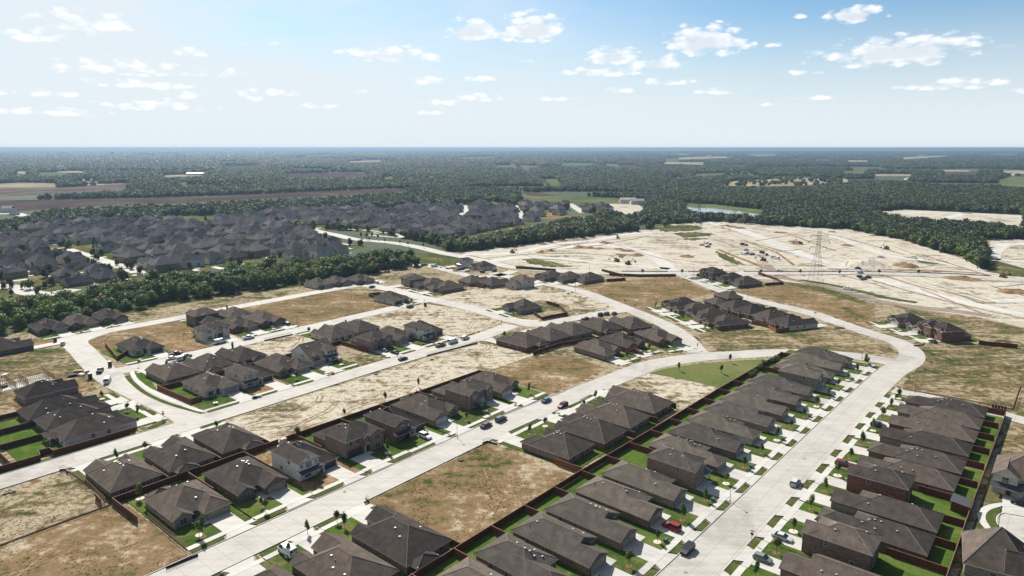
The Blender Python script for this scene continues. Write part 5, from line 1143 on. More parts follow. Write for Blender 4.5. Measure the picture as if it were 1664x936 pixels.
fence(X((171, 562), (191, 586), (212, 573)), 'orange fence around the small green corner yard', m='fence_new', group='fences of lone houses')
fence(X((867, 512), (881, 520.5), (922, 512.5), (909, 500), (888, 494)), 'fence around the lone walled green yard', group='fences of lone houses')
fence(X((618, 479.5), (599, 481.5), (626, 493)), 'L shaped fence by a lone hipped house', group='fences of lone houses')
fence(X((755, 462), (786, 468.5), (788, 464)), 'fence by the orange soil in the upper centre', m='fence_new', group='fences of lone houses')
fence(X((990, 448), (1040, 450), (1098, 449.5)), 'brown fence under the boulevard, centre', group='fences under the boulevard')
fence(X((838, 436.5), (870, 438.5), (903, 441)), 'brown fence under the boulevard, left of centre', group='fences under the boulevard')
fence(X((986, 458), (1015, 456), (1012, 450), (978, 441)), 'fence around green yard above the orange field', group='fences under the boulevard')
fence(X((1243, 464.5), (1273, 462.5), (1262, 456), (1232, 446)), 'rounded fence of bright green yard near the pylon', group='fences under the boulevard')
fence(X((1132, 449), (1152, 448.5)), 'short fence left of the boulevard houses', group='fences under the boulevard')
fence(X((1221, 526.5), (1248, 533), (1261, 541), (1283, 538)), 'new orange fence in the centre right row', m='fence_new', group='fences of lone houses')
fence(X((1590, 560), (1653, 566)), 'dark fence right of the right bend houses', group='fences of lone houses')
fence(G((148.6, -108.5), (148.6, -103), (148.9, -99.4)), 'corner fence touching the orange lot', m='fence_new', group='long back fences')
fence(G((228, -179), (247, -177.8), (262, -172.0), (276, -165), (291, -157)), 'curving fence between two central rows', group='long back fences')
for pts, lb in [(X((693.5, 579), (735, 568.5), (776, 558.7)), 'black silt fence along the long pale plot'), (X((429.5, 554.5), (475, 544.5)), 'black silt fence at the inner street plot'), (X((97, 766), (106, 765), (111, 771)), 'black silt fence at the bottom left street corner'), (X((784, 722), (792, 719), (808, 724)), 'black silt fence at the orange lot top corner'), (X((594, 812), (600, 818)), 'black silt fence at the orange lot left corner'), (X((270, 925), (300, 913), (322, 904)), 'black silt fence at the weedy lot bottom corner'), (X((1357, 534), (1372, 534)), 'black silt fence end by the sweeping street'), (X((1485, 563), (1502, 561)), 'black silt fence end by the right bend')]:
    fence(pts, lb, .55, 'silt', 'black silt fences', posts=False)
for pts, lb in [(X((0, 888), (60, 865), (120, 843), (178, 822)), 'low timber edge dividing the two weedy plots'), (X((240, 842), (304, 895)), 'low pale edge of the near corner lawn'), (X((1466, 633), (1560, 649), (1645, 666), (1658, 628)), 'low pale edge of the weedy right plot'), (X((110, 767), (140, 787), (172, 818)), 'low orange edge beside the corner house')]:
    o = fence(pts, lb, .28, 'timber_pale', 'low plot edges', posts=False); o.name = 'low_plot_edge'; o['category'] = 'plot edge'
x, y = P(461, 724)
b = MB(); b.box(-.9, -.6, 0, .9, .6, 2.3, M['stone_pale']); tag(b.build('block_pillar', None, (x, y, .1), R(50)), 'pale block stack in the gap of the dark fence', 'block stack')
# ------------------------------------------------------------ lamps and signs
for (px_, py_, lb, h) in [(1186, 816, 'street lamp beside the wide street near the two storey house', 5.0), (1622, 857, 'street lamp on the cul-de-sac verge', 5.0), (743, 712, 'street lamp above the middle street by the white garage', 5.0),
        (1400.5, 583, 'street lamp above the last narrow houses, right street mouth', 5.2), (1487, 638, 'street lamp at the corner of the weedy right plot', 5.2), (640, 471, 'street lamp by the lone house with L shaped fence', 5.2), (690, 503, 'street lamp at the far end of inner street', 5.2),
        (423, 489, 'street lamp on the upper left street', 5.2), (483, 531, 'street lamp on the inner street beside a parked suv', 5.2), (935, 476, 'street lamp on the curving street above pale plots', 5.2), (1214, 486, 'street lamp left of sweeping street start', 5.2), (746, 449, 'street lamp near the unfinished white houses', 5.2), (1127, 451, 'street lamp near the boulevard junction', 5.2), (958, 443, 'street lamp along the brown boulevard fence', 5.2), (646, 580, 'street lamp by the parked cars on the left street', 4.8)]:
    x, y = P(px_, py_); lamp(x, y, lb, h)
for (px_, py_, lb, rz) in [(266, 683, 'street sign and stop plate at left street corner', 50), (1133, 569, 'street sign and stop plate at the curve junction', 20), (815, 531, 'street sign and stop plate at the central T junction', -40), (225.5, 596, 'street sign at the small corner lawn', 50), (1221, 883, 'street sign by the last driveway of the wide street', -40), (865, 441, 'street sign near the boulevard end', 10)]:
    x, y = P(px_, py_); street_sign(x, y, lb, R(rz))
# ------------------------------------------------------------ vehicles
C = {'black': (.012, .012, .014), 'silver': (.45, .46, .48), 'white': (.75, .75, .74), 'red': (.22, .012, .014), 'darkred': (.10, .012, .015), 'grey': (.12, .13, .14), 'bluegrey': (.10, .15, .22), 'blue': (.06, .14, .28), 'teal': (.05, .10, .11), 'tan': (.25, .20, .13), 'green': (.14, .19, .17), 'navy': (.03, .035, .08), 'maroon': (.09, .012, .02)}
for px_, py_, lb in [(691, 700, 'black silt fence')][:0]: pass
for pts, lb in [(X((1208, 441.6), (1300, 442), (1390, 441.6)), 'black silt fence above the boulevard, centre right'), (X((1395, 441.8), (1480, 443), (1560, 446), (1610, 449)), 'black silt fence above the boulevard, far right'), (X((1010, 441.5), (1085, 442)), 'black silt fence above the boulevard, left part'), (X((1118, 442), (1150, 442)), 'black silt fence above the boulevard near the houses')]: fence(pts, lb, .5, 'silt', 'black silt fences', posts=False)
for (px_, py_, hd, k, c, lb) in [
    (1117, 897, 230, 'suv', 'black', 'black suv driving down the wide street, nearest the camera'), (1292, 788, 50, 'suv', 'silver', 'silver suv on the wide street beside a verge'), (1091, 860, 140, 'suv', 'red', 'red suv parked nose in on a driveway, left side'),
    (1271, 877, -40, 'sedan', 'silver', 'silver sedan on a driveway right of the wide street'), (1239, 912, -40, 'hatch', 'green', 'grey green hatchback on the lowest right driveway'), (467, 900, 140, 'van', 'white', 'white van at the bottom left driveway'),
    (691, 712, -40, 'suv', 'white', 'white suv on a driveway above the middle street'), (790, 694, 50, 'sedan', 'navy', 'dark purple sedan at the middle street kerb'), (814, 684, 50, 'suv', 'teal', 'dark teal suv ahead of the purple sedan'),
    (888, 653, 50, 'sedan', 'blue', 'blue sedan on the middle street'), (914.5, 662, 230, 'suv', 'darkred', 'dark red suv on the middle street'), (1035, 574.5, 140, 'pickup', 'red', 'bright red pickup on a driveway above the curve'),
    (655, 585, 50, 'sedan', 'black', 'black sedan driving on the left street'), (716, 563, 50, 'pickup', 'tan', 'tan pickup, last of three work vehicles'), (736, 557.5, 50, 'van', 'white', 'white van in the middle of three work vehicles'), (756, 551.5, 50, 'suv', 'white', 'white suv, first of three work vehicles'),
    (624, 571.5, 140, 'sedan', 'bluegrey', 'blue grey sedan on the shared driveway, left street'), (641, 575, 140, 'sedan', 'black', 'black sedan on the shared driveway, left street'), (358, 558, 50, 'van', 'white', 'white van parked on the inner street'), (404, 551, 50, 'pickup', 'white', 'white pickup parked on the inner street'),
    (466, 528.5, 140, 'suv', 'grey', 'grey suv on a driveway of the inner street'), (286, 577.5, 50, 'pickup', 'maroon', 'maroon pickup parked on the inner street'), (280, 584, 50, 'sedan', 'white', 'white sedan beside the maroon pickup'), (303, 581, 50, 'suv', 'green', 'grey green suv parked behind the dark roof'), (297, 586, 50, 'van', 'white', 'white van parked behind the dark roof'),
    (163, 605, 110, 'pickup', 'black', 'black pickup on the left curved street'), (175, 621.5, 110, 'van', 'white', 'white box van on the left curved street'), (102.5, 560, 120, 'suv', 'white', 'white suv at the far left curve'),
    (666.5, 500, 50, 'suv', 'grey', 'grey suv before the lone house with L shaped fence'), (605, 467.5, 50, 'sedan', 'black', 'black sedan below the belt end houses'), (611, 460.5, 140, 'suv', 'white', 'white suv on the driveway below the belt end'),
    (976, 513, 60, 'suv', 'black', 'left black suv parked behind the central roofs'), (986, 511.5, 60, 'suv', 'grey', 'dark grey suv parked behind the central roofs'), (998, 511, 60, 'sedan', 'darkred', 'dark red sedan parked behind the central roofs'), (953, 521, 20, 'pickup', 'maroon', 'maroon pickup behind the central roofs'),
    (1127, 453.5, 120, 'suv', 'white', 'white suv near the boulevard junction'), (1516, 557, 100, 'sedan', 'black', 'black sedan before the right bend garage'), (1371, 758, -40, 'suv', 'red', 'red suv half hidden by a house, right side'), (1427, 694, -40, 'suv', 'navy', 'dark blue suv on a right side driveway'),
    (1660, 822, 140, 'suv', 'black', 'black suv on the cul-de-sac driveway'), (1377, 471, 120, 'pickup', 'white', 'white pickup on the gravel track'), (1265.5, 441.5, 150, 'suv', 'white', 'white suv where the track meets the boulevard'), (689.5, 432, 10, 'pickup', 'black', 'black pickup beside the building yard'),
    (706, 434, 10, 'van', 'white', 'white van beside the building yard'), (1394, 437.5, 100, 'pickup', 'black', 'black pickup at the top of the dark group'), (1397, 451, 20, 'suv', 'black', 'left black suv of the dark group'), (1403, 454.5, 20, 'pickup', 'grey', 'grey pickup of the dark group'), (1411, 452, 20, 'suv', 'black', 'right black suv of the dark group'), (1397, 444, 20, 'van', 'white', 'white van among the dark group'),
    (1431, 419, 130, 'pickup', 'white', 'white pickup on the far haul track'), (1484, 420, 110, 'pickup', 'white', 'white pickup near the right woods'), (749, 439, 30, 'pickup', 'black', 'black pickup below the unfinished white house'), (803, 441, 60, 'pickup', 'grey', 'grey pickup right of the low white house'), (784, 443, 60, 'suv', 'black', 'black suv right of the low white house')]:
    carpx(px_, py_, hd, k, c, C[c], lb)
for i, (px_, py_) in enumerate([(1140, 399), (1147, 396), (1154, 398), (1150, 402), (1206, 398.5), (1213, 399.5), (1212, 407), (1208, 414), (1215, 413), (1222, 414.5), (1238, 412), (1246, 415), (1256, 419), (1262, 421)]):
    carpx(px_, py_, (20, 110, 60)[i % 3], ('pickup', 'van', 'suv')[i % 3], ('white', 'grey', 'black')[(i // 2) % 3], C[('white', 'grey', 'black')[(i // 2) % 3]], 'work vehicle in the cluster on the graded ground', 'work vehicles parked on the graded ground')
def excavator(px_, py_, hd, label):
    x, y = P(px_, py_); t = empty('excavator', (x, y, .12), R(hd)); ym = PAINT.setdefault('exc', mat('machine_ochre_paint', (.16, .07, .03), .5))
    if 'exc' not in _unit:
        a = MB()
        for s in (-1, 1):
            a.box(-1.9, s * 1.2 - .3, .25, 1.9, s * 1.2 + .3, .75, M['tyre']); a.cyl((-1.9, s * 1.2 - .3, .5), (-1.9, s * 1.2 + .3, .5), .42, .42, M['tyre'], 10); a.cyl((1.9, s * 1.2 - .3, .5), (1.9, s * 1.2 + .3, .5), .42, .42, M['tyre'], 10)
        b = MB(); b.box(-2.2, -1.3, 1.0, 1.2, 1.3, 1.9, ym); b.box(-2.3, -1.1, 1.9, -.6, 1.1, 2.3, ym); b.cyl((0, 0, .7), (0, 0, 1.0), .8, .8, M['tyre'], 12)
        c = MB(); c.box(-.3, .2, 1.9, 1.3, 1.25, 3.1, M['carglass']); c.box(-.35, .15, 3.1, 1.3, 1.3, 3.2, ym)
        d = MB(); d.cyl((1.0, -.3, 1.5), (3.8, -.3, 4.6), .32, .25, ym, 6); d.cyl((3.8, -.3, 4.6), (6.2, -.3, 2.2), .25, .18, ym, 6)
        e = MB(); e.box(5.7, -.8, 1.2, 6.6, .2, 2.2, M['tyre'], 'l')
        _unit['exc'] = [a.mesh('tracks'), b.mesh('body'), c.mesh('cab'), d.mesh('arm'), e.mesh('bucket')]
    for m_ in _unit['exc']: link_mesh(m_.name.split('.')[0], m_, t)
    tag(t, label, 'excavator', 'excavators on the graded ground')
for px_, py_, hd, lb in [(1021, 430, 20, 'excavator right of the dark machine, centre of graded ground'), (1002, 425, 170, 'dark excavator, left one of the centre pair'), (1004, 388, 90, 'far excavator with raised arm near the left woods'), (1240, 424, 150, 'excavator at the track bend'), (1300, 397, 160, 'excavator left of the pylon'), (1440, 405, 200, 'excavator on the far right haul track'), (1630, 451, 20, 'excavator by the right boulevard'), (833, 411, 60, 'excavator at the left end of graded ground')]:
    excavator(px_, py_, hd, lb)
# ------------------------------------------------------------ dirt piles
def pile(px_, py_, r, h, label, i, dark=False):
    x, y = P(px_, py_); bm = bmesh.new(); bmesh.ops.create_grid(bm, x_segments=14, y_segments=14, size=1)
    rr = random.Random(i)
    o1, o2 = rr.uniform(0, 9), rr.uniform(0, 9)
    for v in bm.verts:
        d = math.hypot(v.co.x, v.co.y); k = max(0, 1 - d) ** .8
        n = .7 + .35 * math.sin(v.co.x * 5 + o1) * math.cos(v.co.y * 4 + o2) + rr.uniform(-.08, .08)
        v.co = (v.co.x * r * 1.3, v.co.y * r, k * h * n - .05)
    me = bpy.data.meshes.new('dirt_pile'); bm.to_mesh(me); bm.free(); me.materials.append(M['mud' if dark else 'dirt_pale']); 
    o = link_mesh('dirt_pile', me, None, (x, y, .08), rr.uniform(0, 3)); tag(o, label, 'dirt pile', 'dirt piles on the graded ground')
pile(1405, 431, 17, 6, 'largest pale dirt pile behind the boulevard', 1); pile(1472, 432, 9, 3.5, 'dirt pile right of the largest one', 2, True); pile(1530, 462, 7, 2.6, 'pale dirt pile below the right boulevard', 3); pile(1563, 453, 9, 2.5, 'dark dirt pile left of the right excavator', 4, True)
pile(1647, 474, 8, 2.5, 'dirt pile at the right picture edge', 5, True); pile(1577, 475, 4, 1.5, 'small dirt pile above the new concrete road', 6)
for i, (px_, py_) in enumerate([(883, 397), (912, 392), (847, 400), (971, 383), (1005, 378), (941, 402), (957, 403), (973, 404), (1007, 405), (896, 408), (880, 410), (1116, 417), (1290, 393), (1295, 396), (1352, 377), (1420, 383), (1190, 369), (1203, 371), (1180, 367), (1268, 378), (1376, 399), (1020, 408), (985, 395), (1035, 415)]):
    pile(px_, py_, rnd.uniform(4, 7), rnd.uniform(1.2, 2.4), 'small brown dirt pile scattered on the graded ground', 20 + i, True)
# ------------------------------------------------------------ small things of the new streets
def portable_toilet(px_, py_, lb, c=(.10, .045, .03)):
    if 'ptoilet' not in _unit:
        m1 = mat('toilet_cabin_plastic', c, .6); b = MB(); b.box(-.6, -.6, .1, .6, .6, 2.15, m1); d = MB(); d.box(-.4, -.64, .2, .4, -.6, 2.0, M['door_front']); r_ = MB(); r_.box(-.66, -.66, 2.15, .66, .66, 2.3, M['frame']); r_.cyl((.4, .4, 2.3), (.4, .4, 2.6), .06, .06, M['pipe'], 6)
        _unit['ptoilet'] = (b.mesh('cabin'), d.mesh('door'), r_.mesh('roof'))
    x, y = P(px_, py_); t = empty('portable_toilet', (x, y, .15), R(50))
    for m_ in _unit['ptoilet']: link_mesh(m_.name.split('.')[0], m_, t)
    tag(t, lb, 'portable toilet', 'portable toilets on building plots')
portable_toilet(147, 616, 'brown portable toilet beside the left curved street'); portable_toilet(179, 596, 'dark portable toilet beside the corner sidewalk'); portable_toilet(90, 556, 'dark portable toilet by the far left curve'); portable_toilet(691, 498, 'brown portable toilet at the end of inner street')
for i in range(5):
    x, y = P(1613 + i * 5, 662.5 + i * .9); b = MB(); b.box(-.3, -.35, 0, .3, .35, 1.0, M['silt']); b.box(-.34, -.4, 1.0, .34, .38, 1.08, M['silt']); b.cyl((-.28, .4, .12), (.28, .4, .12), .12, .12, M['tyre'], 8)
    tag(b.build('wheeled_bin', None, (x, y, .15), R(-40)), 'black bin in the row along the alley', 'bin', 'black bins along the alley')
x, y = P(1561, 829); t = empty('garden_shed', (x, y, .2), R(50))
b = MB(); b.box(-2.3, -2.0, 0, 2.3, 2.0, 2.3, M['fence']); b.build('wall', t); b = MB(); b.face([(-2.6, -2.3, 2.2), (2.6, -2.3, 2.2), (2.6, 2.3, 2.8), (-2.6, 2.3, 2.8)], M['galv']); b.box(-2.6, -2.3, 2.05, 2.6, -2.25, 2.2, M['galv']); b.build('roof', t)
tag(t, 'grey roofed garden shed against the right back fence', 'shed')
if 1:
    b = MB(); b.cyl((-.9, 0, .12), (.9, 0, .12), .16, .16, M['silt'], 7); b.cyl((-.5, .3, .1), (.8, .5, .1), .14, .14, M['silt'], 7); b.box(-.5, -.45, 0, .5, -.1, .3, M['pipe']); ig = b.mesh('inlet_guard')
    for k, (px_, py_) in enumerate([(898, 470), (917, 472), (924, 477), (930, 476), (941, 483), (953, 484.5), (996, 483), (1016, 489), (1032, 496), (987, 499), (611, 609), (661, 508), (563, 513), (778, 540), (748, 749), (102, 583), (115, 594), (1392, 519), (1513, 589), (1516, 576), (1503, 601), (1265, 492), (1325, 509), (1358, 517), (493, 486), (453, 481), (524, 480), (702, 585), (247, 538), (19, 801), (10, 803)]):
        x, y = P(px_, py_); tag(link_mesh('inlet_guard', ig, None, (x, y, .12), k * 1.3), 'small black inlet guard lying on bare ground beside a street', 'inlet guard', 'black inlet guards beside streets')
# stacked lumber and a framed house at the left
def studs():
    t = empty('house_frame', (*A(72, -310), .1), R(140)); b = MB(); w, d = 13, 17
    for (x0, y0, x1, y1) in [(-w / 2, -d / 2, w / 2, -d / 2), (w / 2, -d / 2, w / 2, d / 2), (w / 2, d / 2, -w / 2, d / 2), (-w / 2, d / 2, -w / 2, -d / 2), (0, -d / 2, 0, d / 2), (-w / 2, 0, w / 2, 0), (-w / 2, 4, w / 2, 4), (-3, -8, -3, 0), (3, 0, 3, 8)]:
        L = math.hypot(x1 - x0, y1 - y0); n = int(L / .6); rz = math.atan2(y1 - y0, x1 - x0)
        for z in (.1, 2.65): b.obox(((x0 + x1) / 2, (y0 + y1) / 2, z), (L / 2, .06, .06), rz, M['wood_new'])
        for i in range(n + 1):
            x = x0 + (x1 - x0) * i / n; y = y0 + (y1 - y0) * i / n; b.box(x - .045, y - .045, .16, x + .045, y + .045, 2.59, M['wood_new'])
    b.build('wall_studs', t)
    b = MB(); b.box(-w / 2 - .3, -d / 2 - .3, -.05, w / 2 + .3, d / 2 + .3, .05, M['walk']); b.build('slab', t)
    tag(t, 'open timber frame of a house being built, left side', 'house frame')
studs()
for i, (px_, py_, s, k) in enumerate([(128, 605, 2.2, 'wood_new'), (133, 611, 1.6, 'siding_white'), (118, 612, 1.8, 'silt'), (140, 606, 1.2, 'siding_white'), (8, 612, 1.6, 'siding_white'), (4, 630, 1.8, 'silt'), (662, 470, 2, 'wood_new'), (672, 472, 1.5, 'brick_rose'), (728, 437, 2, 'wood_new'), (740, 441, 1.8, 'wood_new'), (716, 435, 1.4, 'siding_white'), (760, 441, 2.2, 'wood_new'), (420, 646, 1.2, 'siding_white'), (414, 648, .9, 'silt'), (540, 608, 1.3, 'wood_new')]):
    x, y = P(px_, py_); b = MB()
    for z in range(3): b.obox((rnd.uniform(-.1, .1), 0, .15 + z * .3), (s * (1 - z * .12), s * .45, .13), rnd.uniform(-.1, .1), M[k])
    tag(b.build('material_stack', None, (x, y, .12), rnd.uniform(0, 3)), 'stack of building material left on a muddy plot', 'material stack', 'material stacks on building plots')
# trees standing in the green field and beyond
for (px_, py_, lb) in [(1103, 603, 'left of three small trees in the green field'), (1186, 590, 'right small tree in the green field by the sidewalk'), (1172, 607, 'middle small tree in the green field')]:
    x, y = P(px_, py_); young_tree(x, y, lb, 3, 1.15, False, 'small trees in the green field')
for i, (px_, py_) in enumerate([(1241, 596), (1236, 603), (1228, 611), (1222, 616), (1256, 592), (1262, 588), (222, 800)]):
    x, y = P(px_, py_)
    if i < 6: shrub(x, y, 'tall dark shrub at the top end of the long fence', 1.7, 'leaf', 'shrubs at the long fence end')
for i, (px_, py_, lb) in enumerate([(228, 811, 'young tree in the yard of the near corner house'), (330, 874, 'young tree at the bottom left driveway'), (484, 713, 'thin young tree by the dark fence gap'), (560, 677, 'thin young tree by the dark fence, centre'), (626, 652, 'thin young tree near the fence right part'), (680, 630, 'thin young tree near the fence right end'), (432, 833, 'young tree on a lawn edge above the middle street'), (1456, 652, 'young tree at the alley corner'), (1410, 594, 'young tree at the green corner lawn'), (500, 869, 'young tree on the lower verge of the middle street'), (548, 850, 'second young tree on that lower verge, middle street'), (1340, 860, 'tree before the cut off lower houses')]):
    if i == 11: continue
    x, y = P(px_, py_); young_tree(x, y, lb, i, 1.15 if i < 3 else .9, i in (0, 1, 6))
for i in range(8):
    x, y = P(600 + i * 21 + (i % 3) * 4, 392.5 + i * 2.6); young_tree(x, y, 'small street tree along the boulevard', 2, 1.3, False, 'street trees along the boulevard')
for i in range(7):
    x, y = P(587 + i * 9, 388 + (i % 2) * 2 - (i > 3) * 3); young_tree(x, y, 'small tree on the boulevard island', 0, 1.7, False, 'trees on the boulevard island')
for i in range(8):
    x, y = P(1044 + i * 64, 447 + (i % 2)); young_tree(x, y, 'small tree beside the right boulevard', 2, 1.25, False, 'trees beside the right boulevard')
# ------------------------------------------------------------ transmission line
def pylon(x, y, h, rz, label):
    t = empty('transmission_pylon', (x, y, 0), rz); b = MB(); g = M['galv']; bw, tw = 4.0, .9
    def pt(s, tt, z): w = bw + (tw - bw) * min(1, z / (h * .72)); return (s * w, tt * w, z)
    lv = [0, .12, .24, .36, .46, .55, .63, .70, .77, .84, .91, 1.0]
    for (s, tt) in ((-1, -1), (1, -1), (1, 1), (-1, 1)):
        for z0, z1 in zip(lv, lv[1:]): b.cyl(pt(s, tt, z0 * h), pt(s, tt, z1 * h), .07, .07, g, 4, False)
    for (s, tt), (s2, t2) in (((-1, -1), (1, -1)), ((1, -1), (1, 1)), ((1, 1), (-1, 1)), ((-1, 1), (-1, -1))):
        for z0, z1 in zip(lv, lv[1:]):
            b.cyl(pt(s, tt, z0 * h), pt(s2, t2, z1 * h), .038, .038, g, 3, False); b.cyl(pt(s2, t2, z0 * h), pt(s, tt, z1 * h), .038, .038, g, 3, False); b.cyl(pt(s, tt, z1 * h), pt(s2, t2, z1 * h), .038, .038, g, 3, False)
    b.build('lattice_tower', t)
    ends = []
    for z in (.70, .81, .92):
        for s in (-1, 1):
            a = MB(); L = 5.6 if z != .81 else 7.0
            for q in (-.8, .8): a.cyl((s * .9, q, z * h), (s * L, 0, z * h + .5), .08, .06, g, 3, False); a.cyl((s * .9, q, z * h + 1.6), (s * L, 0, z * h + .5), .06, .05, g, 3, False)
            a.build('cross_arm', t)
            i_ = MB(); i_.cyl((s * L, 0, z * h + .4), (s * L, 0, z * h - 1.6), .14, .14, M['pipe'], 6); i_.build('insulator', t)
            c_, s_ = math.cos(rz), math.sin(rz); ends.append((x + s * L * c_, y + s * L * s_, z * h - 1.6))
    c_, s_ = math.cos(rz), math.sin(rz); ends.append((x, y, h))
    return tag(t, label, 'pylon', 'pylons of the power line'), ends
PY = [P(1324, 466), P(1134, 386), P(1052, 352), P(980, 322), P(915, 301)]
# next one stands beyond the right edge, toward the viewer
d = (PY[0][0] - PY[1][0], PY[0][1] - PY[1][1])
PY = [(PY[0][0] + d[0], PY[0][1] + d[1])] + PY
E_ = []
lbs = ['pylon beyond the right edge', 'tall lattice pylon beside the gravel track', 'second pylon on the graded ground', 'third pylon beyond the graded ground', 'fourth pylon at the green strip', 'fifth pylon at the wooded cutting']
for i, (x, y) in enumerate(PY):
    if i == 0:
        rz = math.atan2(PY[1][1] - y, PY[1][0] - x) + math.pi / 2; E_.append([(x + s * L * math.cos(rz), y + s * L * math.sin(rz), z * 37 - 1.6) for z, L in ((.70, 5.6), (.81, 7), (.92, 5.6)) for s in (-1, 1)] + [(x, y, 37)]); continue
    rz = math.atan2(PY[min(i + 1, 5)][1] - PY[i - 1][1], PY[min(i + 1, 5)][0] - PY[i - 1][0]) + math.pi / 2
    E_.append(pylon(x, y, 37, rz, lbs[i])[1])
for i in range(5):
    b = MB()
    for p, q in zip(E_[i], E_[i + 1]):
        pr = None
        for k in range(13):
            tt = k / 12; z = p[2] + (q[2] - p[2]) * tt - 7.5 * 4 * tt * (1 - tt); c = (p[0] + (q[0] - p[0]) * tt, p[1] + (q[1] - p[1]) * tt, z)
            if pr: b.cyl(pr, c, .035 + .02 * i, .035 + .02 * i, M['rim'], 3, False)
            pr = c
    tag(b.build('power_cables'), ['cables from the tall pylon to beyond the right edge', 'cables between the tall pylon and the second pylon', 'cables between second and third pylon', 'cables between third and fourth pylon', 'cables between fourth and fifth pylon'][i], 'cables', 'power line cables')
# ------------------------------------------------------------ the older neighbourhood beyond the tree belt
def inside(p, poly_):
    x, y = p; c = False; n = len(poly_)
    for i in range(n):
        x1, y1 = poly_[i]; x2, y2 = poly_[(i + 1) % n]
        if (y1 > y) != (y2 > y) and x < (x2 - x1) * (y - y1) / (y2 - y1) + x1: c = not c
    return c
def topx(x, y, z=0):
    dz = z - CAMH; w = y * math.cos(PITCH) - dz * math.sin(PITCH); up = y * math.sin(PITCH) + dz * math.cos(PITCH)
    return (832 + F * x / w, 468 - F * up / w)
FARH = []
def far_protos():
    wm = ['brick_tan', 'stone_pale', 'brick_tan', 'brick_grey', 'siding_white', 'brick_rose', 'stone_pale', 'stone_pale']
    for i in range(8):
        W, D = [15.5, 14.5, 16.5, 14.5, 16, 15, 17, 15][i], [16, 15, 16, 16, 14.5, 16, 17, 15][i]
        e = [5.4, 5.4, 2.9, 5.4, 5.4, 2.9, 5.4, 5.4][i]
        bl = [dict(r=(0, W, 2.5, D), e=e, ends='hh', p=.66, ax='x' if W > D - 2.5 else 'y'), dict(r=(W * .55, W - .4, 0, 8), e=e - (0 if i % 2 else .1), ends='gg', p=.85), dict(r=(.4, W * .42, .8, 8), e=2.9 if i % 3 else e, ends='gg' if i % 2 else 'hg', p=.8)]
        if i % 2: bl.append(dict(r=(1.5, W * .6, D - 3, D + 3.2), e=2.9, ends='hh', p=.5))
        t = empty('older_house'); Wb, Rb, Tb = MB(), MB(), MB()
        for k, b in enumerate(bl): add_block(b, k, Wb, Rb, Tb, M[wm[i]], M['roof_old' if i % 3 else 'roof_old2'], M['trim'])
        Wb.build('wall', t); Rb.build('roof', t); Tb.build('eave_trim', t)
        add_window(t, W * .77, 0, 1.6 if e < 4 else 4.2, 0, 2.0, 1.4, M['frame']); add_window(t, W, 8, 1.5 if e < 4 else 4.1, math.pi / 2, 1.2, 1.4, M['frame']); add_window(t, 0, 8, 1.5 if e < 4 else 4.1, -math.pi / 2, 1.2, 1.4, M['frame']); add_window(t, W * .3, D, 1.6, math.pi, 1.8, 1.4, M['frame'])
        panel_door(t, 'garage_door', W * .22, .78 + .07, 0, 4.8, 2.3, M['door_beige'])
        if i % 2 == 0: b = MB(); b.box(W * .5, D * .5, 3, W * .5 + 1.1, D * .5 + .8, e + 4.6, M[wm[i]]); b.build('chimney', t)
        FARH.append([t, W, D, wm[i], False])
far_protos()
NB = [(-90, 492), (0, 480), (45, 487), (100, 470), (150, 464), (220, 456), (277, 446), (377, 434), (450, 424), (560, 415), (575, 405), (600, 400), (560, 396), (545, 388), (522, 383), (500, 377), (420, 350), (330, 357), (240, 362), (180, 356), (110, 364), (60, 372), (0, 384), (-120, 392)]
NB2 = [(420, 352), (500, 373), (560, 372), (600, 378), (650, 384), (665, 388), (720, 392), (790, 388), (832, 378), (870, 362), (845, 350), (842, 338), (820, 329), (770, 328), (740, 333), (640, 338), (560, 341), (420, 345)]
NB3 = [(836, 330), (900, 325), (915, 331), (925, 350), (880, 358), (862, 350)]; NB4 = [(938, 331), (985, 336), (992, 344), (955, 346)]
STREETS = [[(92, 398), (145, 399), (250, 440), (225, 450), (190, 449), (100, 413)], [(-60, 455), (0, 455), (40, 462), (110, 462), (130, 478), (60, 490), (-60, 480)], [(500, 372), (600, 372), (660, 384), (720, 398), (760, 412), (640, 402), (560, 395), (520, 385)], [(744, 333), (766, 333), (762, 355), (741, 355)], [(826, 332), (842, 332), (862, 360), (846, 362)], [(300, 352), (262, 352), (258, 362), (350, 364), (360, 352)], [(915, 330), (938, 330), (955, 348), (938, 350)], [(870, 342), (905, 342), (905, 352), (875, 354)]]
rf = random.Random(11); nfar = 0
used_p = set(); rowk = 0
def put_far(x, y, rz, zone):
    global nfar
    i = rf.randrange(8); rec = FARH[i]; t = rec[0]
    if rec[4]: t = copy_tree(t)
    else: rec[4] = True
    s = rf.uniform(.86, 1.16)
    fx = Frame((0, 0), rz); ox, oy = fx(rec[1] / 2 * s, rec[2] / 2 * s); t.location = (x - ox, y - oy, .05); t.rotation_euler = (0, 0, rz); t.scale = (s, s, s)
    tag(t, f"dark roofed {BN[rec[3]]} house packed in the {zone}", 'house', f"{BN[rec[3]]} houses of the {zone}"); nfar += 1
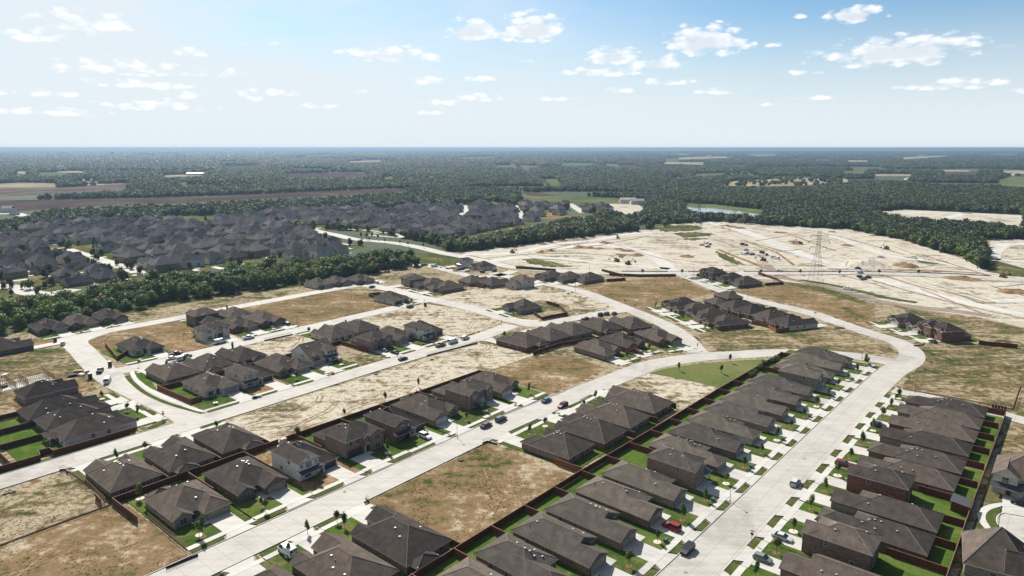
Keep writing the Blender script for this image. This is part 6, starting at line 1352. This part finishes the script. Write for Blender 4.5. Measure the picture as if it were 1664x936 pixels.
for zi, (reg, zone, rot0, pitch) in enumerate([(NB, 'older neighbourhood left of the boulevard', -6, 20.4), (NB2, 'older neighbourhood right of the boulevard', -14, 20.5), (NB3, 'far small estate before the woods', 12, 18.0), (NB4, 'far estate edge beside the woods', 12, 18.0)]):
    c, s = math.cos(R(50 - rot0)), math.sin(R(50 - rot0)); k = 0; v = -1600.0
    while v < 200:
        side = k % 2; step = 27 if side else 42.0; u = 0.0 + (k * 7.3) % 11
        while u < 1700:
            wob = 6 * math.sin(u / 90 + k); x = u * c + (v + wob) * s; y = u * s - (v + wob) * c; q = topx(x, y)
            if inside(q, reg) and not any(inside(q, st) for st in STREETS) and (y < 1150): put_far(x, y, R(50 - rot0 + (0 if side else 180) + (90 if math.sin(u / 47.0 + v / 60.0) > .45 else 0)) + rf.uniform(-.25, .25), zone)
            u += pitch + rf.uniform(-.4, 1.0)
        v += step; k += 1
print('far houses', nfar)
# drop prototypes never used
pxpoly(('rough_green', 'older_yards'), NB, .045); pxpoly(('rough_green', 'older_yards'), [(x, y) for x, y in NB2], .048); pxpoly(('rough_green', 'older_yards'), NB3, .05)
# yards, drives and streets glimpsed among the roofs
rg = random.Random(5)
for i in range(320):
    px_, py_ = rg.uniform(0, 840), rg.uniform(345, 470)
    if inside((px_, py_), NB) or inside((px_, py_), NB2):
        x, y = P(px_, py_); w, l = rg.uniform(3, 5), rg.uniform(7, 16); an = R(50 + rg.choice((0, 90))); fr = Frame((x, y), an)
        poly(('drive', 'older_drive'), [fr(-l / 2, -w / 2), fr(l / 2, -w / 2), fr(l / 2, w / 2), fr(-l / 2, w / 2)], .10 + .002 * (i % 5))
# water tower, far sheds
x, y = P(195, 262.0); y_ = 7000.0; x_ = (195 - 832) / F * y_
b = MB(); b.cyl((0, 0, 0), (0, 0, 34), 6, 5, M['walk'], 16); b.cyl((0, 0, 34), (0, 0, 40), 5, 14, M['walk'], 16); b.cyl((0, 0, 40), (0, 0, 50), 14, 14, M['walk'], 20); b.cyl((0, 0, 50), (0, 0, 55), 14, 4, M['walk'], 20)
tag(b.build('water_tower', None, (x_, y_, 0)), 'hazy water tower on the left skyline', 'water tower')
for i, (px_, py_, w) in enumerate([(1485, 293.5, 46), (1515, 291.8, 40), (1528, 293.5, 30), (1140, 253.5, 60), (1152, 254.5, 50), (1166, 253.2, 50), (1270, 251.5, 40), (968, 254.5, 70), (990, 253.5, 60), (104, 274.5, 50), (258, 264, 30), (725, 252.5, 50), (1660, 285, 50), (1372, 261, 50), (946, 252.8, 50), (320, 284.6, 60), (1035, 332, 22), (1020, 330, 26), (24, 349, 12), (14, 345, 16)]):
    x, y = P(px_, py_); b = MB(); h = 6 if py_ > 280 else 9; b.box(-w / 2, -w / 5, 0, w / 2, w / 5, h, M['siding_white'])
    r_ = MB(); r_.face([(-w / 2 - .5, -w / 5 - .5, h - .1), (w / 2 + .5, -w / 5 - .5, h - .1), (w / 2 + .5, 0, h + 3), (-w / 2 - .5, 0, h + 3)], M['frame']); r_.face([(w / 2 + .5, w / 5 + .5, h - .1), (-w / 2 - .5, w / 5 + .5, h - .1), (-w / 2 - .5, 0, h + 3), (w / 2 + .5, 0, h + 3)], M['frame'])
    t = empty('farm_building', (x, y, .1), rf.uniform(-.15, .15)); b.build('wall', t); r_.build('roof', t)
    tag(t, 'tiny pale farm building far off among woods', 'farm building', 'pale farm buildings far off')

# ------------------------------------------------------------ trees
rt = random.Random(21)
PROT = []
for i, (r, h, lm, lo, n, lf) in enumerate([(4.4, 10.0, 'leaf', 8, 620, .62), (3.8, 9.0, 'leaf_bright', 7, 560, .55), (4.8, 10.5, 'leaf_olive', 9, 660, .62), (3.4, 8.0, 'leaf', 6, 480, .5), (4.0, 9.5, 'leaf_rust', 7, 520, .55), (4.6, 11.0, 'leaf', 8, 620, .6), (3.6, 7.2, 'leaf_bright', 6, 480, .5)]):
    PROT.append((trunk_mesh('trunk', h * .7, .24, 5, i, r * .5), crown_mesh('crown', r, h, n, lf, 100 + i, M[lm], lo), r, lm))
B1 = [(-40, 552), (0, 545), (60, 536), (130, 525), (200, 507), (277, 491), (377, 475), (494, 462), (560, 446), (600, 441), (668, 429), (669, 424), (637, 420), (554, 430), (443, 438), (377, 450), (277, 465), (175, 478), (150, 488), (100, 496), (33, 506), (-40, 508)]
B2 = [(721.5, 406), (749, 409.5), (774, 405), (832, 399.5), (882, 392), (957, 381), (1037, 374), (1035, 369), (982, 357.5), (919, 366), (863, 380), (832, 386), (774, 398), (725, 402)]
B3 = [(1235, 365), (1323, 369), (1385, 372), (1456, 385.5), (1493, 397), (1531, 410), (1575, 420), (1600, 439), (1606, 425), (1592, 405), (1580, 390), (1656, 390), (1760, 392), (1760, 383), (1631, 378), (1581, 372), (1518, 367), (1456, 360), (1400, 353), (1330, 351), (1240, 351)]
B5 = [(1040, 365), (1095, 362.5), (1120, 359.5), (1160, 358.5), (1240, 364), (1240, 361.5), (1180, 357), (1130, 354), (1100, 350), (1060, 347), (1030, 355)]
def scatter(region, spacing, jit=.4, seed=1):
    r_ = random.Random(seed); w = [P(*p) for p in region]; xs = [p[0] for p in w]; ys = [p[1] for p in w]; out = []
    x = min(xs)
    k = 0
    while x < max(xs):
        y = min(ys) + (spacing / 2 if k % 2 else 0)
        while y < max(ys):
            q = (x + r_.uniform(-jit, jit) * spacing, y + r_.uniform(-jit, jit) * spacing)
            if inside(q, w): out.append(q)
            y += spacing
        x += spacing * .87; k += 1
    return out
pts = [(p, 1) for p in scatter(B1, 8.2, .42, 3)] + [(p, 2) for p in scatter(B2, 8.6, .42, 4)]
pts.sort(key=lambda t: math.hypot(*t[0])); big = pts[:300]; restpts = [p for p, z in pts[300:]]
print('belt trees', len(pts))
TONE = {'leaf': 'dark green', 'leaf_bright': 'bright green', 'leaf_olive': 'olive green', 'leaf_rust': 'rusty brown'}
for (x, y), z in big:
    i = rt.choices(range(7), [5, 4, 4, 3, 2, 5, 3])[0]; a, b, r, lm = PROT[i]; s = rt.uniform(.78, 1.15)
    t = empty('broadleaf_tree', (x, y, 0), rt.uniform(0, 6.28)); t.scale = (s * 1.05, s * 1.05, s)
    link_mesh('trunk', a, t); link_mesh('crown', b, t)
    zn = 'belt behind the left street lots' if z == 1 else 'belt beside the graded ground'
    tag(t, f"{TONE[lm]} tree in the {zn}", 'tree', f"{TONE[lm]} trees in the {zn}")
# woodland: one object of instances on points, all of it stuff nobody could count
pc = bpy.data.collections.new('woodland_parts')
wp = []
for i, (r, h, lm, lo, n, lf) in enumerate([(4.6, 9.5, 'leaf', 7, 150, 1.05), (4.2, 9.0, 'leaf_olive', 6, 130, 1.05), (4.8, 10.5, 'leaf_far', 8, 160, 1.1), (4.0, 8.5, 'leaf_far', 6, 130, 1.0), (4.6, 10, 'leaf_far', 7, 140, 1.1)]):
    o = bpy.data.objects.new('woodland_crown', crown_mesh('woodland_crown', r, h, n, lf, 300 + i, M[lm], lo, True, 1.05, -.6)); pc.objects.link(o); wp.append(o)
OPENF = [p for k, p in far_polys] + [[(744, 334), (766, 334), (762, 354), (741, 354)], [(828, 333), (842, 333), (862, 359), (848, 361)], [(915, 331), (938, 331), (955, 347), (938, 349)], [(862, 347), (905, 344), (928, 352), (905, 357), (868, 356)], [(1118, 337), (1150, 338), (1200, 343), (1234, 349), (1226, 352), (1180, 348), (1140, 345)], [(505, 372), (600, 376), (700, 396), (748, 412), (720, 414), (672, 408), (560, 396), (520, 386)], [(1430, 346), (1560, 346), (1664, 352), (1664, 368), (1600, 358), (1500, 354), (1440, 350)]]
OPEN = [[(-90, 530), (0, 508), (33, 508), (100, 498), (150, 490), (175, 480), (277, 467), (377, 455), (443, 442), (554, 434), (637, 424), (669, 428), (700, 414), (640, 398), (575, 398), (450, 420), (377, 428), (277, 440), (150, 458), (0, 474), (-90, 486)], [(725, 403), (774, 399), (832, 387), (863, 381), (919, 367), (982, 358), (960, 345), (900, 352), (832, 372), (790, 382), (720, 390)],
     [(1112, 330), (1245, 342), (1236, 354), (1226, 354), (1180, 350), (1112, 345)], NB, NB2, NB3, NB4, [(980, 328), (1050, 327), (1048, 352), (990, 350), (955, 345)], [(1412, 345), (1470, 340), (1560, 344), (1664, 349), (1664, 374), (1600, 363), (1500, 359), (1440, 353)],
     [(1590, 387), (1700, 389), (1700, 470), (1610, 445)], [(-50, 342), (0, 342), (40, 343), (58, 352), (50, 362), (20, 366), (-50, 366)], [(832, 310), (1030, 325), (1050, 345), (1035, 365), (985, 345), (930, 325), (900, 328), (850, 326)], [(1030, 362), (1095, 358), (1095, 366), (1030, 375)]]
wood = []
def noise2(x, y): return math.sin(x * .0031 + 1.3) * math.cos(y * .0027 + x * .0011) + .5 * math.sin(x * .011 + y * .007) + .35 * math.sin(y * .019 - x * .013)
near_lim = [p for p in [(-700, 1500), (-500, 640), (0, 549), (130, 525), (277, 492), (494, 463), (668, 437), (720, 411), (832, 401), (957, 384), (1037, 376), (1094, 366), (1152, 360), (1248, 366), (1373, 373), (1456, 388), (1566, 420), (1600, 441), (1664, 452), (2600, 600), (2600, 1500)]]
y = 380.0
while y < 14000:
    sp = max(8.0, y / 165.0)
    half = (y * 0.80 + 60); x = -half + rt.uniform(0, sp)
    while x < half:
        qx, qy = x + rt.uniform(-.45, .45) * sp, y + rt.uniform(-.45, .45) * sp
        p = topx(qx, qy)
        if -60 < p[0] < 1724 and not inside(p, near_lim) and not inside(p, B1):
            hp = 9.8 * (sp / 8.0) ** .45 * F / max(qy, 1)
            ok = not any(inside(p, o) or inside((p[0], p[1] - hp * .5), o) or inside((p[0], p[1] - hp * .95), o) for o in OPENF) and not any(inside(p, o) for o in OPEN)
            if ok and p[1] < 322 and noise2(qx, qy) < -.85 and qy > 1300: ok = False
            if ok and qy > 2500 and noise2(qx * .35 + 500, qy * .6) < -.88: ok = False
            if ok: wood.append((qx, qy, 0.0, sp / 8.0))
        x += sp
    y += sp * .9
for reg, sd in ((B3, 5), (B5, 6)):
    for q in scatter(reg, 7.6, .42, sd): wood.append((q[0], q[1], 0, 1.0))
for q in restpts: wood.append((q[0], q[1], 0, 1.0))
# garden trees among the older houses
for i in range(620):
    px_, py_ = rg.uniform(0, 860), rg.uniform(335, 485)
    if inside((px_, py_), NB) or inside((px_, py_), NB2):
        q = P(px_, py_); wood.append((q[0], q[1], 0, rg.uniform(.35, .6)))
# scattered bushes at the savanna patch
for i in range(160):
    px_, py_ = rg.uniform(1172, 1380), rg.uniform(289, 303); q = P(px_, py_); wood.append((q[0], q[1], 0, 1.1))
print('woodland', len(wood))
me = bpy.data.meshes.new('woodland'); me.from_pydata([w[:3] for w in wood], [], [])
at = me.attributes.new('sc', 'FLOAT', 'POINT'); at.data.foreach_set('value', [w[3] * rt.uniform(.75, 1.25) for w in wood])
ar = me.attributes.new('rz', 'FLOAT', 'POINT'); ar.data.foreach_set('value', [rt.uniform(0, 6.28) for w in wood])
wo = bpy.data.objects.new('woodland', me); col.objects.link(wo); wo['kind'] = 'stuff'; wo['label'] = 'dense dark green woodland reaching to the hazy skyline'; wo['category'] = 'woodland'
def scatter_nodes(ob, pc, zpow):
    ng = bpy.data.node_groups.new('woodland_nodes', 'GeometryNodeTree')
    ng.interface.new_socket('Geometry', in_out='INPUT', socket_type='NodeSocketGeometry'); ng.interface.new_socket('Geometry', in_out='OUTPUT', socket_type='NodeSocketGeometry')
    gi = ng.nodes.new('NodeGroupInput'); go = ng.nodes.new('NodeGroupOutput'); ip = ng.nodes.new('GeometryNodeInstanceOnPoints'); ci = ng.nodes.new('GeometryNodeCollectionInfo')
    ci.inputs['Collection'].default_value = pc; ci.inputs['Separate Children'].default_value = True; ci.inputs['Reset Children'].default_value = True
    a1 = ng.nodes.new('GeometryNodeInputNamedAttribute'); a1.data_type = 'FLOAT'; a1.inputs['Name'].default_value = 'sc'
    a2 = ng.nodes.new('GeometryNodeInputNamedAttribute'); a2.data_type = 'FLOAT'; a2.inputs['Name'].default_value = 'rz'
    cx = ng.nodes.new('ShaderNodeCombineXYZ'); ng.links.new(a2.outputs[0], cx.inputs[2])
    cs = ng.nodes.new('ShaderNodeCombineXYZ')
    mz = ng.nodes.new('ShaderNodeMath'); mz.operation = 'POWER'; ng.links.new(a1.outputs[0], mz.inputs[0]); mz.inputs[1].default_value = zpow
    mx = ng.nodes.new('ShaderNodeMath'); mx.operation = 'MULTIPLY'; ng.links.new(a1.outputs[0], mx.inputs[0]); mx.inputs[1].default_value = 1.0
    ng.links.new(mx.outputs[0], cs.inputs[0]); ng.links.new(mx.outputs[0], cs.inputs[1]); ng.links.new(mz.outputs[0], cs.inputs[2])
    ip.inputs['Pick Instance'].default_value = True
    ng.links.new(gi.outputs[0], ip.inputs['Points']); ng.links.new(ci.outputs[0], ip.inputs['Instance']); ng.links.new(cx.outputs[0], ip.inputs['Rotation']); ng.links.new(cs.outputs[0], ip.inputs['Scale']); ng.links.new(ip.outputs[0], go.inputs[0])
    md = ob.modifiers.new('scatter', 'NODES'); md.node_group = ng
scatter_nodes(wo, pc, .45)
# weeds on the vacant lots: uncountable, one object
tc_ = bpy.data.collections.new('weed_parts')
for i in range(3):
    rr = random.Random(60 + i); V = []; Fc = []
    for k in range(26):
        a = rr.uniform(0, 6.28); d = rr.uniform(0, .42); h = rr.uniform(.05, .2); w = .09; x, y = math.cos(a) * d, math.sin(a) * d; an = rr.uniform(0, 3.14); dx, dy = math.cos(an) * w, math.sin(an) * w; lx, ly = rr.uniform(-.2, .2), rr.uniform(-.2, .2)
        n = len(V); V += [(x - dx, y - dy, 0), (x + dx, y + dy, 0), (x + dx * .3 + lx, y + dy * .3 + ly, h), (x - dx * .3 + lx, y - dy * .3 + ly, h)]; Fc.append((n, n + 1, n + 2, n + 3))
    me_ = bpy.data.meshes.new('weed_tuft'); me_.from_pydata(V, [], Fc); me_.materials.append(M[['tuft', 'tuft', 'tuft'][i]]); tc_.objects.link(bpy.data.objects.new('weed_tuft', me_))
wd = []
def in_clump(x, y, sd): return math.sin(x * .21 + sd) * math.cos(y * .17 - sd) + .6 * math.sin(x * .53 + y * .41 + sd) + .4 * math.sin(y * 1.1 - x * .7)
for (a0, a1, b0, b1, n) in [(100.6, 144.5, -132.6, -99.6, 4500), (-10, 56, -212, -183, 3000), (-30, 59, -181.6, -145, 6000), (90, 228, -212, -184, 1500), (194, 234, -179, -146, 1500), (109, 150, -361, -334, 900), (190, 260, -361, -302, 2200), (200, 268, -290, -228, 800), (148, 181, -290, -260, 500), (228, 276, -11, 18, 700), (140, 250, -400, -374, 1800)]:
    for k in range(n):
        a, b = rg.uniform(a0, a1), rg.uniform(b0, b1)
        if in_clump(a, b, a0) > .45 + rg.uniform(-.9, .9): x, y = A(a, b); wd.append((x, y, .09, rg.uniform(.22, .6)))
for k in range(7000):
    px_, py_ = rg.uniform(1400, 1664), rg.uniform(545, 690)
    if inside((px_, py_), [(1493, 560), (1560, 557), (1664, 566), (1700, 600), (1700, 670), (1664, 677), (1605, 663), (1540, 649), (1465, 631), (1480, 610), (1500, 588)]):
        x, y = P(px_, py_)
        if in_clump(x, y, 2) > 0: wd.append((x, y, .09, rg.uniform(.25, .6)))
print('weeds', len(wd))
me_ = bpy.data.meshes.new('weeds'); me_.from_pydata([w[:3] for w in wd], [], [])
me_.attributes.new('sc', 'FLOAT', 'POINT').data.foreach_set('value', [w[3] for w in wd]); me_.attributes.new('rz', 'FLOAT', 'POINT').data.foreach_set('value', [rg.uniform(0, 6.28) for w in wd])
wo2 = bpy.data.objects.new('weeds', me_); col.objects.link(wo2); wo2['kind'] = 'stuff'; wo2['label'] = 'dry weed tufts growing over the vacant lots'; wo2['category'] = 'weeds'
scatter_nodes(wo2, tc_, 1.0)

# ------------------------------------------------------------ air
def haze():
    b = MB(); S = 61000.0; b.box(-S, -900, -3.0, S, S, 93.5, None or M['walk'])
    o = b.build('haze'); m = bpy.data.materials.new('haze_air'); m.use_nodes = True; N = m.node_tree.nodes
    for n in list(N): N.remove(n)
    out = N.new('ShaderNodeOutputMaterial'); pv = N.new('ShaderNodeVolumePrincipled'); pv.inputs['Color'].default_value = (.215, .315, .43, 1); pv.inputs['Density'].default_value = 0.0001; pv.inputs['Anisotropy'].default_value = 0.3
    m.node_tree.links.new(pv.outputs[0], out.inputs['Volume']); o.data.materials.clear(); o.data.materials.append(m); o['kind'] = 'stuff'
haze()
flush_ground()

# ------------------------------------------------------------ leave out small things that stand wholly outside the frame
def corners(o):
    r_ = []
    if o.type == 'MESH' and len(o.data.vertices): r_ += [o.matrix_world @ Vector(c) for c in o.bound_box]
    for c in KIDS.get(o.name, []): r_ += corners(c)
    return r_
def drop(o):
    for c in KIDS.get(o.name, []): drop(c)
    bpy.data.objects.remove(o)
bpy.context.view_layer.update()
late = []
for o in [o for o in sc.objects if o.parent is None and 'category' in o and o.get('kind') is None and o['category'] in ('house', 'fence', 'young tree', 'tree', 'shrub', 'air conditioner', 'transformer box')]:
    q = [topx(c.x, c.y, c.z) for c in corners(o)]
    if not q: late.append(o); continue
    if max(a for a, b in q) < 1 or min(a for a, b in q) > 1663 or min(b for a, b in q) > 935: late.append(o)
older = sorted([o for o in sc.objects if o.name.startswith('older_house') and o not in late], key=lambda o: o.location.length)
late += older[298:]
for o in late: drop(o)
print('left out', len(late))
